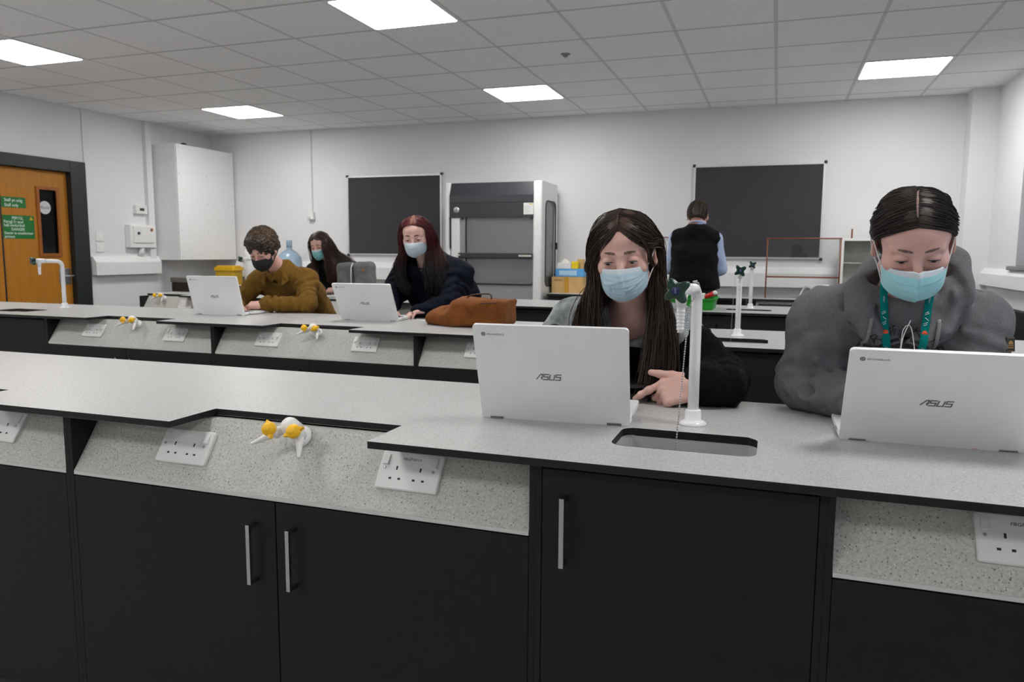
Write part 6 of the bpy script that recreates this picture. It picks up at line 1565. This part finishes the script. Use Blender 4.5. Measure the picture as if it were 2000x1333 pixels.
    trousers(root, J, M_jean)
    C = hair_cap(h=.016, back=-.03, cut=((0, .092, .050), (0, .100, -.01), .020, .060)); C.u(ell((0, .055, .088), (.062, .045, .034)), .02)
    C.disp(lambda P: -np.abs(vnoise(P, 62, 3))*.012-np.abs(vnoise(P, 110, 1))*.005)
    V, Q = sdf_mesh(C, np.array((-.14, -.16, -.10)), np.array((.14, .15, .18)), .004); V = V @ np.array(R).T*1.02+np.array(hc); parts = [(V, Q)]
    rr = random.Random(4); K = MB()
    for q in range(420):
        d = Vector((rr.gauss(0, 1), rr.gauss(.1, 1), rr.gauss(.7, .9))).normalized()
        if d.y > .55 and d.z < .42: continue
        if d.z < -.25: continue
        p = Vector(SP(d.x, d.y, d.z, .022)[1]); a = d.orthogonal().normalized(); b2 = d.cross(a); ph = rr.random()*6.28; rad = .006+.006*rr.random(); tw = rr.choice((-1, 1))
        pts = [hc+R @ ((p+d*(.010*t/7-.006)+(a*math.cos(ph+tw*t*.75)+b2*math.sin(ph+tw*t*.75))*rad)*1.02) for t in range(8)]
        K.tube(pts, [.0022, .0026, .0026, .0025, .0023, .002, .0015, .0008], 5)
    Vk = np.array(K.v); Qk = np.array([f for f in K.f if len(f) == 4]); parts.append((Vk, Qk)); V, Q = merge_np(parts)
    np_mesh('hair', V, Q, hair_mat('hair_curly', (40, 28, 17), (134, 102, 70), .55), root)['label'] = 'short curly brown hair'
person_brown()

# ---- student with dyed red hair
def person_red():
    hc, R = head_frame((-2.113, 4.24, 1.397), 12, 17, 3, (1.05, 1.0, .94))
    J = dict(pelvis=(-2.05, 4.72, .74), waist=(-2.05, 4.64, .88), chest=(-2.05, 4.52, 1.02), neck=(-2.09, 4.365, 1.215), shR=(-2.275, 4.42, 1.145), shL=(-1.895, 4.38, 1.150), elR=(-2.34, 4.28, .985), wrR=(-2.22, 4.07, .955), elL=(-1.860, 4.22, .985), wrL=(-1.985, 4.12, .955))
    seated(J)
    root = thing('person', 'student with long dyed red hair, pale mask and navy jacket at the middle bench', 'person', (-2.05, 4.72, 0), group='people in the room')
    B = Sdf(); torso_ops(B, J, -.012); leg_ops(B, J, -.012)
    for s in 'LR': arm_ops(B, J, s, -.004)
    neck_ops(B, hc, R, J, .052); add_head(B, hc, R, 1.03, openness=.0026, eye_z=-.0035, wide=1.08)
    hand_ops(B, J['wrL'], (-.6, -.78, -.15), (0, 0, 1), (-.8, .5, 0), curls=(.4, .45, .45, .5)); hand_ops(B, J['wrR'], (.3, -.93, -.1), (0, 0, 1), (.9, .3, 0), curls=(.35, .4, .42, .45))
    lo, hi = bounds([J[n] for n in ALLJ]+[hc+Vector((0, 0, .1))], .16)
    add_body(root, B, lo, hi, .013, [zone(hc, .13, .0034)], skin('skin_fair3', (218, 180, 168)))
    eyes(root, hc, R, (60, 60, 60), (0, .75, -.6), .0026, -.0035, s=1.03, browm=mat('brow_red', (.11, .055, .045), .7))
    face_mask(root, hc, R, M_maskp, s=1.06, label='pale blue face mask')
    G = Sdf(); torso_ops(G, J, .045, .09, w=1.12)
    for s in 'LR':
        sh, el, wr = (Vector(J[n+s]) for n in ('sh', 'el', 'wr')); G.u(cap(sh, el, .088, .082), .05); G.u(cap(el, el.lerp(wr, 1.30), .074, .050), .03)
    G.sub(cap(Vector(J['neck'])+Vector((0, -.05, .0)), Vector(hc)+R @ Vector((0, -.02, -.06)), .062, .09), .015)
    for f3 in (((-1.83, 4.25, 1.11), (-1.87, 4.23, 1.05), (-1.88, 4.23, 1.0)), ((-1.76, 4.18, 1.06), (-1.82, 4.15, 1.04), (-1.86, 4.15, 1.06)), ((-1.75, 4.15, 1.0), (-1.80, 4.12, .99), (-1.86, 4.10, 1.0)), ((-2.29, 4.30, 1.12), (-2.25, 4.29, 1.05), (-2.24, 4.28, .99))): G.groove(f3, .02, .014)
    for s in 'LR': G.disp(rings(J['sh'+s], J['el'+s], .075, .014, .1, 1.1, 1.0, (.3, 0, 0))); G.disp(rings(J['el'+s], J['wr'+s], .06, .012, -.1, .95, 6.0))
    G.disp(lambda P: vnoise(P, 9, 2)*.012+vnoise(P*np.array([1, 1, 1.8], F32), 18, 8)*.006)
    garment('jacket', G, [J[n] for n in UP], .15, .0075, fabric('navy_shell', (14, 17, 29), rough=.75, fine=600, coarse=25, bump=.3, sheen=0, spec=.08), root, label='bulky navy jacket')
    trousers(root, J, M_jean)
    part = [SP(-.06, .80, .60), SP(-.02, .42, .90), SP(.0, -.05, 1.0), SP(.0, -.55, .80)]; W = lambda *p: ('W', p)
    vl = [[SP(-.05, .82, .54, .010), SP(.35, .82, .46, .010), SP(.70, .64, .30, .010), ('L', (.078, .045, .02)), ('L', (.082, .036, -.03)), ('L', (.078, .04, -.09)), W(-2.21, 4.22, 1.22), W(-2.20, 4.23, 1.12), W(-2.17, 4.25, 1.03)],
          [part[1], SP(.55, .45, .72), SP(.92, .28, .35), ('L', (.09, .005, .01)), ('L', (.092, .0, -.04)), ('L', (.092, .0, -.10)), W(-2.265, 4.28, 1.21), W(-2.27, 4.30, 1.14), W(-2.25, 4.29, 1.06)],
          [part[2], SP(.66, -.1, .74), SP(.95, -.2, .25), ('L', (.09, -.04, -.02)), ('L', (.09, -.05, -.07)), ('L', (.09, -.05, -.12)), W(-2.27, 4.35, 1.20), W(-2.29, 4.36, 1.14), W(-2.27, 4.34, 1.08)],
          [part[3], SP(.60, -.70, .45), SP(.80, -.70, .05), ('L', (.07, -.09, -.04)), ('L', (.066, -.09, -.09)), ('L', (.06, -.085, -.13)), W(-2.15, 4.46, 1.2), W(-2.15, 4.47, 1.1), W(-2.15, 4.48, 1.0)]]
    vr = [[SP(-.05, .82, .54, .010), SP(-.42, .80, .42, .010), SP(-.74, .60, .24, .010), ('L', (-.080, .045, .01)), ('L', (-.083, .040, -.04)), ('L', (-.080, .042, -.09)), W(-2.035, 4.20, 1.20), W(-2.02, 4.21, 1.10), W(-2.04, 4.24, 1.00)],
          [part[1], SP(-.58, .45, .70), SP(-.93, .28, .32), ('L', (-.092, .01, .0)), ('L', (-.096, .0, -.05)), ('L', (-.10, .0, -.10)), W(-1.97, 4.25, 1.20), W(-1.94, 4.25, 1.11), W(-1.96, 4.25, 1.02)],
          [part[2], SP(-.66, -.1, .76), SP(-.96, -.2, .28), ('L', (-.095, -.04, -.01)), ('L', (-.10, -.05, -.06)), ('L', (-.11, -.05, -.11)), W(-1.935, 4.31, 1.21), W(-1.89, 4.31, 1.15), W(-1.90, 4.29, 1.07)],
          [part[3], SP(-.60, -.70, .45), SP(-.80, -.70, .05), ('L', (-.07, -.09, -.04)), ('L', (-.07, -.09, -.09)), ('L', (-.075, -.085, -.13)), W(-2.0, 4.44, 1.22), W(-1.97, 4.46, 1.1), W(-1.97, 4.48, 1.0)]]
    loops_of_hair(root, hc, R, 'hair', hair_mat('hair_red', (44, 5, 9), (116, 18, 26), .42, zgrad=(1.18, 1.40, (10, 6, 8))), [vl, vr], dict(back=-.07, h=.008, cut=((.006, .092, .044), (.004, .100, -.014), .008, .054)), n=1100, r=(.0022, .0012), jit=.004, jit2=.014, wave=.004, pts=18, h=.0045, label='long dyed red hair darkening to the ends')
    blond = [[SP(-.16, .83, .54, .010), SP(-.14, .62, .78, .011), SP(-.08, .30, .95, .011), SP(-.03, -.05, 1.0, .011)], [SP(.08, .83, .54, .010), SP(.12, .60, .78, .011), SP(.10, .30, .95, .011), SP(.05, -.05, 1.0, .011)]]
    V, Q = strands('s', [wpts(hc, R, g) for g in blond], 190, None, None, 12, (.0018, .0008), .0012, .002, .0008, 9, lens=(.6, 1.0))
    np_mesh('hair_roots', V, Q, hair_mat('hair_blond', (110, 66, 52), (176, 132, 108), .6, spec=.25), root)['label'] = 'blond grown-out roots along the parting'
person_red()

# ---- student in black at the far bench
def person_black():
    hc, R = head_frame((-4.010, 6.06, 1.352), 4, 17, 6)
    J = dict(pelvis=(-3.86, 6.60, .72), waist=(-3.88, 6.52, .86), chest=(-3.92, 6.38, 1.0), neck=(-3.96, 6.20, 1.185), shR=(-4.19, 6.22, 1.115), shL=(-3.76, 6.30, 1.115), elR=(-4.24, 6.06, .96), wrR=(-4.02, 5.88, .95), elL=(-3.62, 6.12, .96), wrL=(-3.735, 5.90, .957))
    seated(J)
    root = thing('person', 'student with long dark hair in black, wearing a teal mask, at the far bench', 'person', (-3.86, 6.60, 0), group='people in the room')
    B = Sdf(); torso_ops(B, J, -.012); leg_ops(B, J, -.012)
    for s in 'LR': arm_ops(B, J, s, -.004)
    neck_ops(B, hc, R, J, .050); add_head(B, hc, R, 1.0, openness=.0030, eye_z=-.003)
    hand_ops(B, J['wrL'], (-.90, -.30, -.15), (.1, -.4, .9), (-.3, .8, .3), curls=(.5, .55, .6, .65)); hand_ops(B, J['wrR'], (.6, -.75, -.1), (0, 0, 1), (.8, .6, 0), curls=(.4, .45, .5, .5))
    lo, hi = bounds([J[n] for n in ALLJ]+[hc+Vector((0, 0, .1))], .16)
    add_body(root, B, lo, hi, .014, [zone(hc, .13, .004), zone(Vector(J['wrL'])+Vector((-.08, -.03, -.01)), .09, .0042)], skin('skin_fair4', (210, 168, 154)))
    eyes(root, hc, R, (60, 50, 40), (0, .75, -.6), .0030, -.003)
    face_mask(root, hc, R, mat('mask_teal', (118, 178, 180), .75, var=.03), s=1.04, label='teal face mask')
    G = Sdf(); torso_ops(G, J, .022, .07, w=1.06)
    for s in 'LR':
        sh, el, wr = (Vector(J[n+s]) for n in ('sh', 'el', 'wr')); G.u(cap(sh, el, .068, .062), .04); G.u(cap(el, el.lerp(wr, .93), .058, .044), .02)
    G.sub(cap(Vector(J['neck'])+Vector((0, -.03, -.0)), Vector(hc)+R @ Vector((0, -.03, -.06)), .058, .075), .01)
    G.disp(lambda P: vnoise(P, 12, 2)*.010)
    garment('jumper', G, [J[n] for n in UP], .13, .009, fabric('black_knit', (.007, .007, .008), coarse=30), root, label='black jumper')
    trousers(root, J, M_jean)
    part = [SP(.05, .80, .60), SP(.03, .42, .90), SP(.0, -.05, 1.0), SP(.0, -.55, .80)]; W = lambda *p: ('W', p)
    vl = [[part[0], SP(.35, .82, .50), SP(.70, .64, .34), ('L', (.078, .045, .02)), ('L', (.082, .036, -.03)), ('L', (.08, .04, -.09)), W(-4.10, 6.10, 1.2), W(-4.10, 6.12, 1.1)],
          [part[1], SP(.55, .45, .72), SP(.92, .28, .35), ('L', (.088, .005, .01)), ('L', (.09, .0, -.04)), ('L', (.095, .0, -.10)), W(-4.13, 6.15, 1.2), W(-4.15, 6.16, 1.1)],
          [part[2], SP(.66, -.1, .74), SP(.95, -.2, .25), ('L', (.09, -.04, -.02)), ('L', (.09, -.05, -.07)), ('L', (.095, -.05, -.12)), W(-4.16, 6.20, 1.2), W(-4.20, 6.18, 1.12)],
          [part[3], SP(.60, -.70, .45), SP(.80, -.70, .05), ('L', (.07, -.09, -.04)), ('L', (.066, -.09, -.09)), ('L', (.06, -.085, -.13)), W(-4.02, 6.30, 1.2), W(-4.02, 6.32, 1.1)]]
    vr = [[part[0], SP(-.45, .80, .46), SP(-.72, .66, .20), ('L', (-.066, .075, -.01)), ('L', (-.068, .075, -.05)), ('L', (-.07, .07, -.10)), W(-3.93, 6.03, 1.17), W(-3.92, 6.05, 1.08), W(-3.93, 6.08, 1.0)],
          [part[1], SP(-.58, .45, .70), SP(-.93, .30, .25), ('L', (-.088, .03, -.02)), ('L', (-.095, .02, -.07)), ('L', (-.10, .02, -.12)), W(-3.86, 6.09, 1.18), W(-3.84, 6.10, 1.08), W(-3.86, 6.12, 1.0)],
          [part[2], SP(-.66, -.1, .76), SP(-.96, -.2, .28), ('L', (-.105, -.04, -.02)), ('L', (-.12, -.05, -.07)), ('L', (-.135, -.05, -.12)), W(-3.80, 6.17, 1.19), W(-3.77, 6.18, 1.10), W(-3.79, 6.18, 1.02)],
          [part[3], SP(-.60, -.70, .45), SP(-.80, -.70, .05), ('L', (-.08, -.09, -.04)), ('L', (-.09, -.10, -.09)), ('L', (-.105, -.10, -.13)), W(-3.80, 6.27, 1.2), W(-3.77, 6.28, 1.1), W(-3.78, 6.28, 1.02)]]
    loops_of_hair(root, hc, R, 'hair', hair_mat('hair_dark_brown', (32, 20, 15), (92, 62, 46), .42), [vl, vr], dict(back=-.07, h=.009), n=900, r=(.0026, .0014), jit=.004, jit2=.014, wave=.004, pts=16, h=.005, label='long dark brown hair')
person_black()

# ---- man standing with his back to the room
def person_man():
    hc, R = head_frame((-.655, 6.69, 1.612), 178, 26, 0)
    J = dict(pelvis=(-.665, 6.60, .96), waist=(-.66, 6.585, 1.10), chest=(-.66, 6.59, 1.28), neck=(-.655, 6.610, 1.485), shR=(-.498, 6.60, 1.425), shL=(-.822, 6.60, 1.425), elR=(-.455, 6.66, 1.165), elL=(-.868, 6.66, 1.175), wrR=(-.575, 6.88, 1.09), wrL=(-.745, 6.88, 1.09))
    for s, sg in (('R', 1), ('L', -1)):
        J['hip'+s] = (-.665+.09*sg, 6.60, .90); J['kn'+s] = (-.665+.10*sg, 6.60, .50); J['an'+s] = (-.665+.11*sg, 6.58, .09); J['toe'+s] = (-.665+.125*sg, 6.74, .035)
    root = thing('person', 'man in a black sleeveless pullover standing with his back turned at the far worktop', 'person', (-.665, 6.60, 0), group='people in the room')
    B = Sdf(); torso_ops(B, J, -.012); leg_ops(B, J, -.012)
    for s in 'LR': arm_ops(B, J, s, -.004)
    neck_ops(B, hc, R, J, .056); add_head(B, hc, R, 1.03, wide=1.1)
    for s, d in (('R', (-.35, .9, -.2)), ('L', (.35, .9, -.2))): hand_ops(B, J['wr'+s], d, (0, .2, 1), (-.9 if s == 'R' else .9, -.3, .1), curls=(.5, .6, .6, .7), s=1.05)
    lo, hi = bounds([J[n] for n in ALLJ]+[hc+Vector((0, 0, .1))], .16)
    add_body(root, B, lo, hi, .014, [zone(hc, .13, .004), zone((-.66, 6.95, 1.08), .13, .0055)], skin('skin_ruddy', (204, 154, 140)))
    Sh = Sdf(); torso_ops(Sh, J, .008, .06)
    for s in 'LR':
        sh, el, wr = (Vector(J[n+s]) for n in ('sh', 'el', 'wr')); Sh.u(cap(sh, el, .060, .058), .03); Sh.u(cap(el, el.lerp(wr, .9), .056, .040), .02)
    Sh.u(chain(catmull([(-.655+.062*math.sin(q*PI/6), 6.632-.062*math.cos(q*PI/6), 1.548+.022*math.cos(q*PI/6)) for q in range(13)], 30), .011), .012)
    Sh.sub(cap((-.655, 6.635, 1.54), hc, .054, .066), .006); Sh.inter(lambda P: 1.07-P[:, 2], .01)
    Sh.disp(lambda P: vnoise(P*np.array([1, 1, .6], F32), 18, 2)*.007)
    garment('shirt', Sh, [J[n] for n in UP], .13, .008, fabric('shirt_blue', (168, 182, 212), coarse=40, var=.06, bump=.2), root, label='pale blue shirt')
    Vt = Sdf(); torso_ops(Vt, J, .025, .06)
    Vt.sub(cap((-.655, 6.645, 1.520), hc, .064, .078), .008); Vt.sub(ell((-.655, 6.60, 1.605), (.085, .11, .070)), .01)
    for sg in (-1, 1): Vt.sub(ell((-.66+sg*.205, 6.62, 1.36), (.030, .085, .15)), .012)
    pe = Vector(J['pelvis'])
    for sg in (-1, 1): Vt.u(cap(pe+Vector((sg*.080, .0, .07)), pe+Vector((sg*.062, 0, .2)), .125, .108), .05)
    Vt.inter(lambda P: 1.005-P[:, 2], .01)
    Vt.disp(lambda P: vnoise(P*np.array([1, 1, 1.6], F32), 15, 6)*.006)
    garment('pullover', Vt, [J[n] for n in ('pelvis', 'waist', 'chest', 'neck', 'shL', 'shR')], .16, .008, fabric('black_pullover', (.006, .006, .007), coarse=40), root, label='black sleeveless pullover')
    trousers(root, J, mat('black_trousers', (.006, .006, .0065), .9, var=.1))
    C = hair_cap(h=.0075, back=-.045, cut=((0, .085, .055), (0, .10, -.01), .03, .075)); C.disp(lambda P: vnoise(P, 120, 3)*.002)
    V, Q = sdf_mesh(C, np.array((-.12, -.15, -.12)), np.array((.12, .12, .16)), .004); V = V @ np.array(R).T*1.03+np.array(hc); parts = [(V, Q)]
    g = []
    for s in (-1, 1):
        parts.append(strands('s', [wpts(hc, R, [SP(s*.1, .1, 1, .009), SP(s*.5, -.5, .8, .010), SP(s*.5, -.9, .1, .010), ('L', (s*.045, -.095, -.05))], 1.03), wpts(hc, R, [SP(s*.2, .3, 1, .009), SP(s*.8, .0, .6, .010), SP(s*.95, -.3, .0, .010), ('L', (s*.076, -.045, -.04))], 1.03)], 350, None, None, 10, (.0014, .0008), .004, .004, .001, 3+s))
    parts.append(strands('s', [wpts(hc, R, [SP(x, .1, 1, .009), SP(x*1.6, -.55, .85, .010), SP(x*1.8, -.95, .2, .010), ('L', (x*.10, -.100, -.055))], 1.03) for x in (-.5, -.2, .1, .4, .55)], 500, None, None, 10, (.0014, .0008), .003, .004, .001, 8))
    V, Q = merge_np(parts); np_mesh('hair', V, Q, hair_mat('hair_short', (30, 22, 16), (74, 56, 42), .5), root)['label'] = 'short brown hair'
    k = MB(); k.tube(wpts(hc, R, [('L', (-.083, .03, .012)), ('L', (-.088, -.005, .014)), ('L', (-.086, -.022, .004))], 1.03), .0022, 6); k.tube(wpts(hc, R, [('L', (-.083, .03, .012)), ('L', (-.075, .085, .010)), ('L', (0, .105, .012)), ('L', (.075, .085, .010)), ('L', (.083, .03, .012)), ('L', (.088, -.005, .014)), ('L', (.086, -.022, .004))], 1.03), .0018, 6); k.build('glasses', M_black, root)
person_man()
for lb, x, y, z in (('stool under the long-haired student', -.40, 2.55, .60), ('stool under the hoodie student', .30, 2.49, .60), ('stool under the brown-jacket student', -3.13, 4.67, .60), ('stool under the red-haired student', -2.05, 4.77, .62), ('stool under the student in black', -3.86, 6.65, .60)):
    stool(lb, x, y, z)
# ------------------------------------------------------------------ soft bags
def brown_bag():
    t = thing('shoulder_bag', 'soft brown bag with a thin handle lying on the middle bench', 'bag', (-1.60, 3.83, ZT))
    S = Sdf()
    R = np.array(Matrix.Rotation(math.radians(2), 3, 'Z'), F32)
    S.u(rbx((-1.490, 3.80, ZT+.074), (.155, .125, .072), .034, R)); S.u(ell((-1.635, 3.81, ZT+.046), (.165, .120, .066)), .09); S.u(ell((-1.745, 3.82, ZT+.026), (.085, .085, .030)), .07)
    S.u(cap((-1.36, 3.70, ZT+.13), (-1.345, 3.90, ZT+.135), .012), .02); S.u(cap((-1.60, 3.73, ZT+.10), (-1.37, 3.71, ZT+.13), .012), .02)
    for f3 in (((-1.78, 3.76, ZT+.045), (-1.64, 3.70, ZT+.07), (-1.45, 3.675, ZT+.075)), ((-1.70, 3.74, ZT+.085), (-1.58, 3.73, ZT+.115), (-1.46, 3.72, ZT+.125)), ((-1.60, 3.70, ZT+.02), (-1.50, 3.672, ZT+.05), (-1.40, 3.672, ZT+.04)), ((-1.66, 3.78, ZT+.11), (-1.55, 3.82, ZT+.13), (-1.45, 3.86, ZT+.145))): S.groove(f3, .014, .010)
    S.inter(lambda P: ZT+.0015-P[:, 2], .004)
    S.disp(lambda P: vnoise(P, 16, 2)*.006+vnoise(P, 40, 6)*.002)
    o = sdf_obj('body', S, np.array((-1.90, 3.62, ZT-.02)), np.array((-1.28, 4.0, ZT+.20)), .0055, fabric('brown_suede', (118, 70, 32), rough=.8, fine=300, coarse=14, var=.20, bump=.25), t)
    k = MB(); k.tube([tuple(p) for p in catmull([(-1.60, 3.78, ZT+.120), (-1.57, 3.775, ZT+.160), (-1.52, 3.77, ZT+.172), (-1.44, 3.765, ZT+.174), (-1.435, 3.765, ZT+.130)], 20)], .0042, 8); k.build('handle', mat('leather_dark', (70, 34, 16), .6), t)
    k = MB(); k.tube([tuple(p) for p in catmull([(-1.62, 3.712, ZT+.098), (-1.48, 3.682, ZT+.128), (-1.37, 3.685, ZT+.136), (-1.335, 3.72, ZT+.13)], 16)], .003, 6); k.build('seam', mat('leather_dark', (70, 34, 16), .6), t)
brown_bag()
def grey_pack():
    t = thing('rucksack', 'grey mesh rucksack standing on the far bench behind the red-haired student\'s laptop', 'bag', (-3.47, 5.80, ZT))
    m = fabric('pack_grey', (.15, .152, .153), fine=300, coarse=18, var=.16, bump=.4)
    S = Sdf(); S.u(rbx((-3.555, 5.80, ZT+.15), (.085, .09, .148), .05)); S.u(rbx((-3.385, 5.79, ZT+.155), (.082, .085, .153), .045), .012)
    S.disp(lambda P: vnoise(P, 14, 3)*.008+vnoise(P, 40, 3)*.003); S.inter(lambda P: ZT+.0015-P[:, 2], .004)
    sdf_obj('body', S, np.array((-3.68, 5.66, ZT-.02)), np.array((-3.27, 5.92, ZT+.34)), .008, m, t)
    MB().tube([(-3.468, 5.705, ZT+.02), (-3.470, 5.700, ZT+.15), (-3.470, 5.705, ZT+.26), (-3.472, 5.74, ZT+.30)], .0055, 8).build('piping', M_alu, t)
    k = MB(); k.lathe([(.010, 0), (.010, .004), (0, .005)], (-3.345, 5.703, ZT+.235), (0, -1, 0), 14); k.build('orange_badge', mat('pack_orange', (170, 100, 40), .6), t)
grey_pack()

# ------------------------------------------------------------------ daylight, camera, render look
w = bpy.data.worlds.new('overcast'); SC.world = w; w.use_nodes = True
bg = w.node_tree.nodes['Background']; bg.inputs['Color'].default_value = (.50, .66, .92, 1); bg.inputs['Strength'].default_value = 1.3
cam = bpy.data.cameras.new('camera'); co = bpy.data.objects.new('camera', cam); COL.objects.link(co)
yaw, pitch, roll, fpx = -.336, .1176, .0063, 1468.9
fwd = Vector((math.sin(yaw)*math.cos(pitch), math.cos(yaw)*math.cos(pitch), -math.sin(pitch))); rt = Vector((math.cos(yaw), -math.sin(yaw), 0)); up = rt.cross(fwd)
rt2 = rt*math.cos(roll)+up*math.sin(roll); up2 = up*math.cos(roll)-rt*math.sin(roll)
co.matrix_world = frame((0, 0, 1.30), rt2, up2, -fwd)
cam.sensor_width = 36.0; cam.lens = 36.0*fpx/2000; cam.clip_start = .05; cam.clip_end = 60
cam.dof.use_dof = True; cam.dof.focus_distance = 1.80; cam.dof.aperture_fstop = 8.0
SC.camera = co
SC.view_settings.view_transform = 'Standard'; SC.view_settings.look = 'None'; SC.view_settings.gamma = 1.0; SC.view_settings.use_curve_mapping = False
SC.view_settings.exposure = 0.80
SC.cycles.max_bounces = 10; SC.cycles.diffuse_bounces = 6; SC.cycles.transparent_max_bounces = 12
SC.cycles.caustics_reflective = False; SC.cycles.caustics_refractive = False
SC.cycles.sample_clamp_indirect = 6.0
